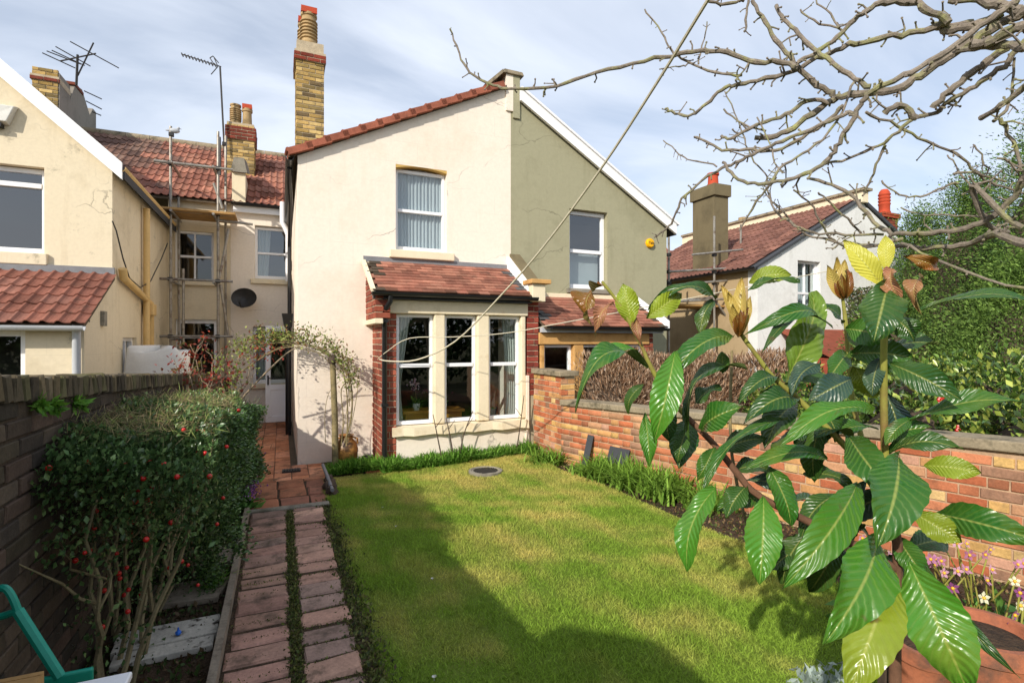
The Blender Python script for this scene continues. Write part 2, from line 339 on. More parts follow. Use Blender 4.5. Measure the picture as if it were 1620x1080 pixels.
class MB:
    def __init__(s, mapf=None): s.v = []; s.f = []; s.map = mapf; s.mi = []; s.cur = 0
    def add(s, vs, fs):
        b = len(s.v)
        for p in vs:
            p = Vector(p)
            s.v.append(s.map(p) if s.map else p)
        for f in fs: s.f.append([b + i for i in f]); s.mi.append(s.cur)
    def box(s, x0, x1, y0, y1, z0, z1):
        s.add([(x0,y0,z0),(x1,y0,z0),(x1,y1,z0),(x0,y1,z0),(x0,y0,z1),(x1,y0,z1),(x1,y1,z1),(x0,y1,z1)],
              [(0,3,2,1),(4,5,6,7),(0,1,5,4),(1,2,6,5),(2,3,7,6),(3,0,4,7)])
    def hexa(s, p):                          # eight corners: bottom ring then top ring
        s.add(p, [(0,3,2,1),(4,5,6,7),(0,1,5,4),(1,2,6,5),(2,3,7,6),(3,0,4,7)])
    def prism(s, poly, axis, a, b):
        """2-D polygon swept along an axis: poly is in the two other axes, in order"""
        n = len(poly)
        def p3(q, w):
            if axis == 'x': return (w, q[0], q[1])
            if axis == 'y': return (q[0], w, q[1])
            return (q[0], q[1], w)
        s.add([p3(q, a) for q in poly] + [p3(q, b) for q in poly],
              [list(range(n))[::-1], list(range(n, 2*n))] + [(i, (i+1) % n, n + (i+1) % n, n + i) for i in range(n)])
    def tube(s, pts, rad, n=8, caps=True):
        pts = [Vector(p) for p in pts]
        if not hasattr(rad, '__len__'): rad = [rad] * len(pts)
        rings = []; up = None
        for i, p in enumerate(pts):
            d = (pts[min(i+1, len(pts)-1)] - pts[max(i-1, 0)])
            if d.length < 1e-9: d = Vector((0,0,1))
            d.normalize()
            if up is None:
                up = d.orthogonal().normalized()
            else:
                up = (up - d * up.dot(d))
                up = up.normalized() if up.length > 1e-6 else d.orthogonal().normalized()
            w = d.cross(up)
            rings.append([p + (up * math.cos(2*math.pi*k/n) + w * math.sin(2*math.pi*k/n)) * rad[i] for k in range(n)])
        vs = [q for r in rings for q in r]; fs = []
        for i in range(len(rings)-1):
            for k in range(n):
                a = i*n + k; b = i*n + (k+1) % n
                fs.append((a, b, b+n, a+n))
        if caps:
            fs.append(list(range(n))[::-1]); fs.append([(len(rings)-1)*n + k for k in range(n)])
        s.add(vs, fs)
    def lathe(s, c, prof, n=20):
        c = Vector(c); vs = []; fs = []
        for r, z in prof:
            for k in range(n):
                a = 2*math.pi*k/n; vs.append(c + Vector((r*math.cos(a), r*math.sin(a), z)))
        m = len(prof)
        for i in range(m-1):
            for k in range(n):
                a = i*n+k; b = i*n+(k+1) % n; fs.append((a, b, b+n, a+n))
        fs.append(list(range(n))[::-1]); fs.append([(m-1)*n+k for k in range(n)])
        s.add(vs, fs)
    def ball(s, c, r, n=8, m=5, sq=(1,1,1)):
        c = Vector(c); prof = []
        vs = []; fs = []
        for i in range(m+1):
            ph = math.pi*i/m
            for k in range(n):
                a = 2*math.pi*k/n
                vs.append(c + Vector((r*math.sin(ph)*math.cos(a)*sq[0], r*math.sin(ph)*math.sin(a)*sq[1], -r*math.cos(ph)*sq[2])))
        for i in range(m):
            for k in range(n):
                a = i*n+k; b = i*n+(k+1) % n; fs.append((a, b, b+n, a+n))
        s.add(vs, fs)
    def mesh(s, name, mats, origin, smooth=False):
        me = bpy.data.meshes.new(name)
        me.from_pydata([tuple(p - origin) for p in s.v], [], s.f)
        for m in (mats if isinstance(mats, (list, tuple)) else [mats]): me.materials.append(m)
        if any(s.mi): me.polygons.foreach_set('material_index', s.mi)
        if smooth:
            me.polygons.foreach_set('use_smooth', [True]*len(me.polygons))
            try: me.set_sharp_from_angle(angle=R(40))
            except Exception: pass
        me.update()
        return me
    def build(s, name, mat, parent=None, smooth=False, bevel=0.0, color=None):
        xs = [p.x for p in s.v]; ys = [p.y for p in s.v]; zs = [p.z for p in s.v]
        org = Vector(((min(xs)+max(xs))/2, (min(ys)+max(ys))/2, min(zs)))
        if isinstance(mat, str): mat = MT[mat]
        elif isinstance(mat, (list, tuple)): mat = [MT[k] if isinstance(k, str) else k for k in mat]
        o = link(name, s.mesh(name, mat, org, smooth), parent, org, color=color)
        if bevel:
            b = o.modifiers.new('bevel', 'BEVEL'); b.width = bevel; b.segments = 2; b.limit_method = 'ANGLE'
        return o

def np_mesh(name, V, F, mat, parent=None, cols=None, smooth=False, origin=None):
    """mesh from numpy arrays; F is (n,3) or (n,4); cols is one colour per vertex"""
    V = np.asarray(V, dtype=np.float32); F = np.asarray(F, dtype=np.int32)
    if origin is None:
        mn = V.min(0); mxx = V.max(0)
        origin = Vector(((mn[0]+mxx[0])/2, (mn[1]+mxx[1])/2, mn[2]))
    V = V - np.array(origin, dtype=np.float32)
    me = bpy.data.meshes.new(name)
    k = F.shape[1]
    me.vertices.add(len(V)); me.vertices.foreach_set('co', V.ravel())
    me.loops.add(F.size); me.loops.foreach_set('vertex_index', F.ravel())
    me.polygons.add(len(F)); me.polygons.foreach_set('loop_start', np.arange(len(F), dtype=np.int32)*k)
    me.polygons.foreach_set('loop_total', np.full(len(F), k, dtype=np.int32))
    if smooth: me.polygons.foreach_set('use_smooth', np.ones(len(F), dtype=bool))
    me.update(calc_edges=True)
    if cols is not None:
        ca = me.color_attributes.new('Col', 'FLOAT_COLOR', 'POINT')
        c4 = np.ones((len(V), 4), dtype=np.float32); c4[:, :3] = cols
        ca.data.foreach_set('color', c4.ravel())
    me.materials.append(MT[mat] if isinstance(mat, str) else mat)
    return link(name, me, parent, origin)

def unit(a): return a / np.maximum(np.linalg.norm(a, axis=1, keepdims=True), 1e-9)
def leaves(P, D, Nn, L, W, C, fold=0.25, droop=0.0):
    """arrays of diamond leaves: base point, direction, normal hint, length, width, colour -> V, F, colours"""
    n = len(P)
    D = unit(D); S = unit(np.cross(D, Nn)); Nn = unit(np.cross(S, D))
    L = np.broadcast_to(np.asarray(L, dtype=float), (n,))[:, None]; W = np.broadcast_to(np.asarray(W, dtype=float), (n,))[:, None]
    mid = P + D * L * 0.5 + Nn * L * droop
    tip = P + D * L - Nn * L * droop
    V = np.stack([P, mid - S*W*0.5 + Nn*W*fold, tip, mid + S*W*0.5 + Nn*W*fold], 1).reshape(-1, 3)
    b = np.arange(n)[:, None] * 4
    F = np.concatenate([b + np.array([[0, 1, 2]]), b + np.array([[0, 2, 3]])], 1).reshape(-1, 3)
    return V, F, np.repeat(C, 4, 0)
def rdir(n, up=0.0):
    d = nrg.normal(size=(n, 3)); d[:, 2] += up; return unit(d)
def shade(c, lo, hi):
    f = rnd.uniform(lo, hi); return [x*f for x in c]
def pick(cols, n, jit=0.15):
    c = np.array(cols)[nrg.integers(0, len(cols), n)]
    return np.clip(c * (1 + nrg.normal(0, jit, (n, 1))) , 0.002, 1)
def smooth_noise(P, freq, seed=0):
    g = np.random.default_rng(seed); out = np.zeros(len(P))
    for k in range(5):
        w = g.normal(size=3) * freq * (1 + k*0.6); ph = g.uniform(0, 6.28)
        out += np.sin(P @ w + ph) / (1 + k*0.5)
    return out / 2.2
# ------------------------------------------------------------------ shared pieces
def chamfer_box(name, sx, sy, sz, c, mat, jit=0.0):
    m = MB(); hx, hy, hz = sx/2, sy/2, sz/2
    # front (-y) face chamfered, 12 visible quads
    ring0 = [(-hx, hy, -hz), (hx, hy, -hz), (hx, hy, hz), (-hx, hy, hz)]
    ring1 = [(-hx, -hy + c, -hz), (hx, -hy + c, -hz), (hx, -hy + c, hz), (-hx, -hy + c, hz)]
    ring2 = [(-hx + c, -hy, -hz + c), (hx - c, -hy, -hz + c), (hx - c, -hy, hz - c), (-hx + c, -hy, hz - c)]
    vs = [Vector(p) + Vector([rnd.uniform(-jit, jit) for _ in range(3)]) for p in ring0 + ring1 + ring2]
    fs = [(3, 2, 1, 0), (8, 9, 10, 11)]
    for r in (0, 4):
        for k in range(4): fs.append((r+k, r+(k+1) % 4, r+4+(k+1) % 4, r+4+k))
    m.add(vs, fs)
    return m.mesh(name, MT[mat], Vector((0, 0, 0)))
BRICKS = [chamfer_box('brick', 0.216, 0.06, 0.066, 0.005, 'brick', 0.0025) for _ in range(5)]
RED = [lin('#96503d'), lin('#9d5743'), lin('#884636'), lin('#904c3a'), lin('#7a4033')]
BUFF = [lin('#b3955c'), lin('#a58850'), lin('#bfa46c'), lin('#97804e'), lin('#7d6b45')]
MIX = [lin('#b5704f'), lin('#b56a48'), lin('#bd7a58'), lin('#ab6243'), lin('#c08f5e'), lin('#b88a68'), lin('#9a6247'), lin('#bd9078'), lin('#a5654a'), lin('#94705a')]
MT['brick_attr'] = M('fired_brick_far', rough=0.9, var=0.2, scale=9, fine=70, bump=0.5, bscale=90, dist=0.004, src='attr', spec=0.2)
def brick_face(parent, org, dirv, s0, s1, z0, z1, course, bl, colf, lim=None, off=0.0, topf=None, proud=0.0, name='brick', flemish=False, fvar=(0.82, 1.16)):
    """running-bond bricks on a vertical face: org + dirv*s, outward normal = dirv x up"""
    dirv = Vector(dirv).normalized(); nrm = dirv.cross(Vector((0, 0, 1)))
    ang = math.atan2(dirv.y, dirv.x)
    row = 0; z = z0; got = []
    while z + course * 0.6 <= z1 + 1e-6:
        a = s0 - (bl/2 if (row % 2) else 0.0) - off
        ix = 0
        if flemish: a = s0 - bl*(.755 if row % 2 else 0.0) - rnd.uniform(0, .03)
        while a < s1 - 0.01:
            bw = bl if not flemish or (ix % 2 == 0) else bl*.51
            b0, b1 = max(a, s0), min(a + bw, s1)
            if b1 - b0 > 0.03 and (topf is None or z + course <= topf((b0+b1)/2) + 0.012):
                got.append((b0, b1, z, row))
            a += bw; ix += 1
        z += course; row += 1
    objs = []
    for b0, b1, z, row in got:
        c = (b0 + b1)/2
        loc = Vector(org) + dirv * c + Vector((0, 0, z + course/2)) + nrm * (proud - 0.03 + rnd.uniform(-0.003, 0.003))
        col = colf(c, z, row)
        f = rnd.uniform(*fvar)
        objs.append((loc, ang, ((b1 - b0 - 0.011)/0.216, 1.0, (course - 0.011)/0.066), [min(1, x * f) for x in col]))
    if lim and len(objs) > lim:
        objs.sort(key=lambda q: q[0].length); rest = objs[lim:]; objs = objs[:lim]
        VB = []; FB = []; CB = []
        for loc, ang, sc, col in rest:
            me = BRICKS[0]; R_ = Matrix.Rotation(ang, 3, 'Z'); o0 = len(VB)
            for v_ in me.vertices: VB.append(tuple(loc + R_ @ Vector((v_.co.x*sc[0], v_.co.y, v_.co.z*sc[2])))); CB.append(col)
            for p_ in me.polygons: FB.append([o0+i for i in p_.vertices])
        np_mesh('far_bricks', VB, FB, 'brick_attr', parent, np.array(CB))['kind'] = 'stuff'
    for loc, ang, sc, col in objs:
        link(name, rnd.choice(BRICKS), parent, loc, rot=(rnd.uniform(-.006, .006), rnd.uniform(-.008, .008), ang + rnd.uniform(-.006, .006)), scale=sc, color=col)
    return len(objs)

def plain_tile(name, w, l, th):
    m = MB(); m.box(-w/2, w/2, 0, l, -th, 0)
    return m.mesh(name, MT['tile'], Vector((0, 0, 0)))
def roman_tile(name, w, l, rolls=2, h=0.028, th=0.012):
    m = MB(); pts = []
    k = 6 * rolls
    for i in range(k + 1):
        x = -w/2 + w * i / k
        ph = (i % 6) / 6.0
        z = h * math.sin(math.pi * min(1, ph / 0.55)) if ph < 0.55 else 0.0
        pts.append((x, max(0, z)))
    n = len(pts)
    vs = [(x, 0, z) for x, z in pts] + [(x, l, z) for x, z in pts] + [(x, 0, z - th) for x, z in pts]
    fs = [(i, i+1, n+i+1, n+i) for i in range(n-1)] + [(2*n+i, 2*n+i+1, i+1, i) for i in range(n-1)]
    m.add(vs, fs)
    return m.mesh(name, MT['tile'], Vector((0, 0, 0)))
PLAIN = plain_tile('tile', 0.158, 0.17, 0.014)
ROMAN = roman_tile('tile', 0.275, 0.34)
ROMAN_S = roman_tile('tile', 0.275, 0.245)
TILE_RED = [lin('#9a6654'), lin('#915d4c'), lin('#a36f5b'), lin('#855747'), lin('#9a6a57')]
TILE_BROWN = [lin('#77594c'), lin('#6f5246'), lin('#806455'), lin('#674e44'), lin('#866b5d')]
def tile_roof(parent, mesh, eave, xdir, up, cols, rows, cw, gauge, colf, tilt=0.05, lift=0.015, stagger=False, name='tile', skip=None):
    xdir = Vector(xdir).normalized(); up = Vector(up).normalized(); nn = xdir.cross(up).normalized()
    upt = (Matrix.Rotation(-tilt, 3, xdir) @ up)
    nt_ = xdir.cross(upt)
    rot = Matrix((xdir, upt, nt_)).transposed().to_euler()
    for r in range(rows):
        for c in range(cols):
            s = (c + 0.5) * cw + (cw/2 if stagger and r % 2 else 0)
            if skip and skip(s, r): continue
            loc = Vector(eave) + xdir * s + up * (r * gauge) + nn * (lift + rnd.uniform(0, 0.004))
            col = colf(c, r); f = rnd.uniform(0.78, 1.2)
            e = rot.copy(); e.z += rnd.uniform(-.01, .01); e.x += rnd.uniform(-.012, .012)
            link(name, mesh, parent, loc, rot=e, color=[x*f for x in col])

def faceY(Y): return lambda p: Vector((p.x, Y - p.y, p.z))            # local (along, outward, up), facing -Y
def faceXp(X): return lambda p: Vector((X + p.y, p.x, p.z))           # facing +X
def faceXn(X): return lambda p: Vector((X - p.y, p.x, p.z))           # facing -X
def wall_holes(mb, s0, s1, z0, topf, holes, th, kinks=()):
    ss = sorted(set([s0, s1] + [h[0] for h in holes] + [h[1] for h in holes] + list(kinks)))
    for d in (0.0, -th):
        for i in range(len(ss)-1):
            a, b = ss[i], ss[i+1]
            hs_ = [h for h in holes if h[0]-1e-6 <= (a+b)/2 <= h[1]+1e-6]
            cuts = sorted([(h[2], h[3]) for h in hs_]); lo = z0
            for c0, c1 in cuts:
                if c0 > lo: mb.add([(a,d,lo),(b,d,lo),(b,d,c0),(a,d,c0)], [(0,1,2,3)])
                lo = c1
            mb.add([(a,d,lo),(b,d,lo),(b,d,topf(b)),(a,d,topf(a))], [(0,1,2,3)])
    for h in holes:
        a, b, lo, hi = h[:4]
        mb.add([(a,0,lo),(b,0,lo),(b,0,hi),(a,0,hi),(a,-th,lo),(b,-th,lo),(b,-th,hi),(a,-th,hi)], [(0,1,5,4),(1,2,6,5),(2,3,7,6),(3,0,4,7)])
    for k in range(len(ss)-1):
        a, b = ss[k], ss[k+1]
        mb.add([(a,0,topf(a)),(b,0,topf(b)),(b,-th,topf(b)),(a,-th,topf(a))], [(0,1,2,3)])
    for s in (s0, s1):
        mb.add([(s,0,z0),(s,-th,z0),(s,-th,topf(s)),(s,0,topf(s))], [(0,1,2,3)])

def window(house, mapf, s0, s1, z0, z1, set_back=0.10, fw=0.05, rails=(), bars=(), mat='upvc', glass='glass', name='window', fd=0.06, midw=0.045, open_light=None):
    """a framed window: frame and each pane are pieces under a window part"""
    p0 = mapf(Vector(((s0+s1)/2, -set_back, z0)))
    w = node(name, house, p0)
    mb = MB(mapf); f0, f1 = -set_back - fd, -set_back
    mb.box(s0, s0+fw, f0, f1, z0, z1); mb.box(s1-fw, s1, f0, f1, z0, z1)
    mb.box(s0+fw, s1-fw, f0, f1, z0, z0+fw*1.25); mb.box(s0+fw, s1-fw, f0, f1, z1-fw, z1)
    zs = [z0+fw*1.25] + sorted(rails) + [z1-fw]; xs = [s0+fw] + sorted(bars) + [s1-fw]
    h = midw/2
    for r in rails: mb.box(s0+fw, s1-fw, f0+0.004, f1+0.012, r-h, r+h)
    for b in bars:
        for k in range(len(zs)-1):
            mb.box(b-h*0.7, b+h*0.7, f0+0.006, f1-0.004, zs[k]+(h if k else 0), zs[k+1]-(h if k+1 < len(zs)-1 else 0))
    mb.build('frame', mat, w, bevel=0.004)
    for i in range(len(zs)-1):
        for j in range(len(xs)-1):
            a = xs[j] + (h*0.7 if j else 0); b = xs[j+1] - (h*0.7 if j+1 < len(xs)-1 else 0)
            lo = zs[i] + (h if i else 0); hi = zs[i+1] - (h if i+1 < len(zs)-1 else 0)
            q = MB(mapf); d = -set_back - fd*0.5 - rnd.uniform(0, .004); q.add([(a,d,lo),(b,d,lo),(b,d,hi),(a,d,hi)], [(0,1,2,3)])
            q.build('pane', glass, w)
    return w
def sill(house, mapf, s0, s1, z0, z1, out=0.07, back=0.1, mat='stone', name='sill', bevel=0.012):
    m = MB(mapf); m.box(s0, s1, -back, out, z0, z1); return m.build(name, mat, house, bevel=bevel)
def arch_head(house, mapf, s0, s1, z, rise, th=0.1, mat='cream', n=10):
    """fills a square opening's top corners so the head reads as a shallow arch"""
    m = MB(mapf)
    for k in range(n):
        a = s0 + (s1-s0)*k/n; b = s0 + (s1-s0)*(k+1)/n
        fa = z - rise*(2*k/n-1)**2; fb = z - rise*(2*(k+1)/n-1)**2
        m.hexa([(a,-th,fa),(b,-th,fb),(b,-0.002,fb),(a,-0.002,fa),(a,-th,z+0.001),(b,-th,z+0.001),(b,-0.002,z+0.001),(a,-0.002,z+0.001)])
    return m.build('arched_head', mat, house)
def room(house, x0, x1, y0, y1, z0, z1, mat='room', name='room'):
    m = MB()
    m.add([(x0,y0,z0),(x1,y0,z0),(x1,y1,z0),(x0,y1,z0),(x0,y0,z1),(x1,y0,z1),(x1,y1,z1),(x0,y1,z1)], [(0,3,2,1),(4,5,6,7),(1,2,6,5),(2,3,7,6),(3,0,4,7)])
    return m.build(name, mat, house)
def curtain(name, label, x0a, x1a, x0b, x1b, y, z0, z1, mat='drape', folds=7, amp=0.02, group=None, tie=None):
    """hanging cloth with folds; its edges run from (x0a,x1a) at the top to (x0b,x1b) at the foot"""
    nx, nz = folds*6, 12; V = []; F = []
    for j in range(nz+1):
        t = j/nz; z = z1 + (z0-z1)*t
        tt = t if tie is None else (t/tie if t < tie else 1 - 0.35*(t-tie)/(1-tie))
        a = x0a + (x0b-x0a)*tt; b = x1a + (x1b-x1a)*tt
        for i in range(nx+1):
            s = i/nx
            V.append((a+(b-a)*s, y + amp*math.sin(s*folds*6.283 + 0.4*math.sin(3*s)) + 0.006*math.sin(s*37), z))
    for j in range(nz):
        for i in range(nx):
            k = j*(nx+1)+i; F.append((k, k+1, k+nx+2, k+nx+1))
    o = np_mesh(name, V, F, mat, smooth=True)
    return tag(o, label, 'curtain', group)
def half_gutter(house, mapf, s0, s1, z, out, r=0.055, mat='black', name='gutter'):
    m = MB(mapf); n = 8
    pts = [(out + r*math.cos(math.pi + math.pi*k/n), z + r*math.sin(math.pi + math.pi*k/n)) for k in range(n+1)]
    pts += [(out + (r-.006)*math.cos(2*math.pi - math.pi*k/n), z + (r-.006)*math.sin(2*math.pi - math.pi*k/n)) for k in range(n+1)]
    m.prism(pts, 'x', s0, s1)
    return m.build(name, mat, house)
def pipe(house, pts, r, mat='black', name='downpipe', n=10):
    m = MB(); m.tube(pts, r, n); return m.build(name, mat, house, smooth=True)

# ------------------------------------------------------------------ ground
def sheet(name, x0, x1, y0, y1, z, mat, nx=1, ny=1):
    V = []; F = []
    for j in range(ny+1):
        for i in range(nx+1): V.append((x0+(x1-x0)*i/nx, y0+(y1-y0)*j/ny, z))
    for j in range(ny):
        for i in range(nx):
            k = j*(nx+1)+i; F.append((k, k+1, k+nx+2, k+nx+1))
    return tag(np_mesh(name, V, F, mat), kind='structure')
g = MB(); gs = 600; g.add([(-gs,-gs,-0.03),(gs,-gs,-0.03),(gs,gs,-0.03),(-gs,gs,-0.03)], [(0,1,2,3)])
tag(g.build('ground', 'ground'), kind='structure')

# ------------------------------------------------------------------ the cream house
YF, YB, YR = 7.75, 7.02, 12.07
X0, XP, XG = 0.20, 3.38, 6.53
XC = 3.42
house = thing('terraced_house', 'cream rendered house with a triple bay window and tall yellow brick chimney', 'house', ((X0+XP)/2, YF, 0))
roofz = lambda x: 4.24 + (x - X0) * (5.80 - 4.24)/(XP - X0)
wz0, wz1 = onY(660, 401, YF).z, onY(660, 264, YF).z
wx0, wx1 = onY(626, 330, YF).x, onY(707, 330, YF).x
mb = MB(faceY(YF)); wall_holes(mb, X0, XP, -0.05, roofz, [(wx0, wx1, wz0, wz1), (1.40, 3.26, 0.3, 2.2)], 0.24)
mb.build('wall', 'cream', house)
mb = MB(faceXn(X0)); wall_holes(mb, YF+0.24, YR, -0.05, lambda s: 4.22, [], 0.2); mb.build('side_wall', 'cream', house)
arch_head(house, faceY(YF), wx0, wx1, wz1, 0.05, 0.16, 'soffit')
window(house, faceY(YF), wx0+0.005, wx1-0.005, wz0+0.05, wz1-0.04, 0.10, 0.045, rails=(onY(660, 333, YF).z,), glass='glass')
sill(house, faceY(YF), wx0-0.10, wx1+0.10, wz0-0.09, wz0+0.03, 0.08, 0.12)
room(house, X0+0.25, XP-0.02, YF+0.24, YF+3.6, 2.6, 4.4)
room(house, X0+0.25, XP-0.06, YF+0.24, YF+3.4, 0.1, 2.45)
curtain('net_curtain', 'pleated white lace net curtain in the upstairs window of the cream house', wx0+.03, wx1-.03, wx0+.03, wx1-.03, YF+0.185, wz0+.05, wz1-.05, 'net', 13, 0.014)
# mono-pitch roof with a visible verge of overlapping tiles
rf = node('roof', house, (1.8, 9.9, 4.3))
sl = Vector((XP-0.1-X0, 0, roofz(XP-0.1)-roofz(X0))).normalized()
mb = MB(); e0 = Vector((X0-0.12, 0, roofz(X0)-0.05)); e1 = Vector((XP-0.08, 0, roofz(XP-0.08)))
mb.hexa([(e0.x,YF-0.03,e0.z),(e1.x,YF-0.03,e1.z),(e1.x,YR,e1.z),(e0.x,YR,e0.z),(e0.x,YF-0.03,e0.z+.04),(e1.x,YF-0.03,e1.z+.04),(e1.x,YR,e1.z+.04),(e0.x,YR,e0.z+.04)])
mb.build('roof_deck', 'mortar_dark', rf)
vt = MB(); vt.add([(-.17,-.06,-.09),(.17,-.06,-.09),(.17,.25,-.09),(-.17,.25,-.09),(-.17,-.06,0.0),(.17,-.06,0.0),(.17,.25,0.0),(-.17,.25,0.0)], [(0,3,2,1),(4,5,6,7),(0,1,5,4),(1,2,6,5),(2,3,7,6),(3,0,4,7)])
vt.tube([(-0.16,-.055,-.02),(-0.16,.25,.012)], 0.03, 8)
vtm = vt.mesh('tile', MT['tile'], Vector((0,0,0)))
slope = math.atan2(sl.z, sl.x)
for i in range(13):
    s = 0.02 + i*0.264
    p = Vector((e0.x, YF-0.04, e0.z+.05)) + sl*(s+0.13) + Vector((0, 0, 0.055))
    f = rnd.uniform(.85, 1.12)
    link('tile', vtm, rf, p, rot=(0, -slope+0.055, 0), color=[c*f for c in lin('#985a46')])
half_gutter(house, lambda p: Vector((X0 - p.y, p.x, p.z)), YF-0.05, YR, 4.2, 0.1, 0.055)
# party parapet at the apex
mb = MB(); mb.box(XC-.13, XC-.01, YF-.03, YR, 5.4, 5.98); mb.build('parapet', 'cream', house)
mb = MB(); mb.hexa([(XC-.19,YF-.07,5.98),(XC+.17,YF-.07,5.98),(XC+.17,YF+.5,5.98),(XC-.19,YF+.5,5.98),(XC-.17,YF-.05,6.05),(XC+.15,YF-.05,6.05),(XC+.15,YF+.5,6.05),(XC-.17,YF+.5,6.05)])
mb.build('parapet_cap', 'coping', house, bevel=0.01)
mb = MB(); mb.prism([(XC-.45, 5.72), (XC-.19, 5.98), (XC-.19, 6.04), (XC-.5, 5.74)], 'y', YF-.05, YF+.5); mb.build('kneeler', 'coping', house)

def bay(hs, mir, st, brickcol, side, dz=0.0):
    X = (lambda x: x) if not mir else (lambda x: 2*XC - x)
    def box(mb, a, b, *r):
        a, b = X(a), X(b); mb.box(min(a, b), max(a, b), *r)
    l = [(onY(628,580,YB).x, onY(687,580,YB).x), (onY(704,580,YB).x, onY(755,580,YB).x), (onY(774,580,YB).x, onY(824,580,YB).x)]
    zt, zb = 2.075+dz, 0.57
    # stone head, mullions, jamb
    mb = MB(); box(mb, 1.30, 3.33, YB-.03, YB+.22, zt, zt+.18); mb.build('bay_head', st, hs, bevel=0.012)
    for a, b in ((l[0][1], l[1][0]), (l[1][1], l[2][0]), (l[2][1], 3.30)):
        mb = MB(); box(mb, a, b, YB-.012, YB+.2, zb, zt-.002); mb.build('mullion', st, hs, bevel=0.018)
    # sill, slightly lumpy under its paint
    mb = MB(); n = 14
    xa, xb = X(1.34), X(3.32)
    for k in range(n):
        a = xa+(xb-xa)*k/n; b = xa+(xb-xa)*(k+1)/n
        j0 = [0.012*math.sin(k*2.1), 0.012*math.sin((k+1)*2.1)]
        P = [(a,YB-.075+j0[0],.44+j0[0]*.6),(b,YB-.075+j0[1],.44+j0[1]*.6),(b,YB+.2,.44),(a,YB+.2,.44),(a,YB-.06+j0[0],.55+j0[0]*.4),(b,YB-.06+j0[1],.55+j0[1]*.4),(b,YB+.2,.57),(a,YB+.2,.57)]
        if mir: P = [P[i] for i in (1,0,3,2,5,4,7,6)]
        mb.hexa(P)
    mb.build('bay_sill', st, hs)
    mb = MB(); box(mb, 1.40, 3.32, YB, YB+.2, -.02, .445); bw = mb.build('bay_base', side, hs)
    for a, b in l:
        a, b = sorted((X(a), X(b)))
        window(hs, faceY(YB), a+.002, b-.002, zb+.002, zt-.006, 0.07, 0.04, rails=(1.372+dz*.5,), midw=0.05, name='bay_window')
    # brick pier and return
    pr = node('brick_pier', hs, (X(1.3), YB, 0))
    mb = MB(); box(mb, 1.208, 1.395, YB+.012, YF-.002, -.03, 2.25+dz); mb.build('core', 'mortar', pr)
    cf = lambda c, z, r: rnd.choice(brickcol)
    if not mir:
        brick_face(pr, (1.20, YB, 0), (1,0,0), 0, 0.205, 0.0, 2.25, .083, .225, cf, off=.0)
        brick_face(pr, (1.20, YF, 0), (0,-1,0), 0.0, YF-YB, 0.0, 2.0, .083, .225, cf)
        mb = MB(); mb.prism([(YF-.002, 2.0), (YB-.10, 2.0), (YB-.10, 2.36), (YF-.002, 2.86)], 'x', 1.115, 1.2); mb.build('return_core', 'mortar', pr)
        brick_face(pr, (1.105, YF, 0), (0,-1,0), 0.0, YF-YB+.10, 2.0, 2.86, .083, .225, cf, topf=lambda s: 2.84-.58*s)
        brick_face(pr, (1.105, YB-.11, 0), (1,0,0), 0.0, 0.2, 2.0, 2.33, .083, .225, cf)
        mb = MB(); mb.box(1.09, 1.205, YB-.13, YF-.003, 1.93, 1.998); mb.build('corbel', st, pr, bevel=0.01)
    else:
        brick_face(pr, (X(1.405), YB, 0), (1,0,0), 0, 0.205, 0.6, 2.25+dz, .083, .225, cf)
    # roof slope
    r = node('bay_roof', hs, (X(2.2), YB+.3, 2.4+dz))
    ya, za, yb2, zb2 = YF-.004, 2.84+dz, YB-.16, 2.335+dz
    mb = MB(); a, b = sorted((X(1.07), X(3.30)))
    mb.hexa([(a,yb2,zb2-.03),(b,yb2,zb2-.03),(b,ya,za-.03),(a,ya,za-.03),(a,yb2,zb2),(b,yb2,zb2),(b,ya,za),(a,ya,za)])
    mb.build('roof_deck', 'mortar_dark', r)
    up = Vector((0, ya-yb2, za-zb2)); L = up.length
    def tc(c, q):
        e = c if not mir else 13-c
        if e < 1 and rnd.random() < .6: return lin('#4b4034')
        if e > 12 and q > 1 and rnd.random() < .7: return lin('#5d5d5e')
        if q == 0 and rnd.random() < .4: return lin('#6b4636')
        return rnd.choice(TILE_RED)
    tile_roof(r, PLAIN, (a-.005, yb2-.03, zb2+.004), (1,0,0), up, 14, 10, .1600, L/10.2, tc, tilt=.12, lift=.026, stagger=True, skip=lambda s, q: s > b-a+.03)
    mb = MB(); mb.prism([(yb2-.02, zb2), (ya, za), (ya, za+.045), (yb2-.02, zb2+.045)], 'x', X(1.07)-.028, X(1.07)+.028); mb.build('verge_mortar', 'stone' if not mir else 'barge', r)
    mb = MB(); mb.box(a, b, YF-.03, YF-.001, za+.0, za+.085); mb.build('flashing', 'lead' if not mir else 'stone', r)
    return a, b, yb2, zb2
ba, bb, byb, bz = bay(house, False, 'stone', RED, 'cream')
mb = MB(); mb.box(ba+.01, bb+.06, byb+.05, YB-.034, 2.256, 2.335); mb.build('fascia', 'black', house)
half_gutter(house, faceY(byb), ba-.02, bb+.1, 2.335, 0.04, 0.05)
pipe(house, [(1.285, byb-.03, 2.30), (1.285, byb-.03, 2.22), (1.25, byb+.06, 2.14), (1.235, YB-.05, 2.06), (1.235, YB-.05, 0.02)], 0.034, 'black', 'downpipe')
for z in (1.95, .85): 
    mb = MB(); mb.box(1.19, 1.28, YB-.09, YB-.001, z, z+.035); mb.build('pipe_bracket', 'black', house)
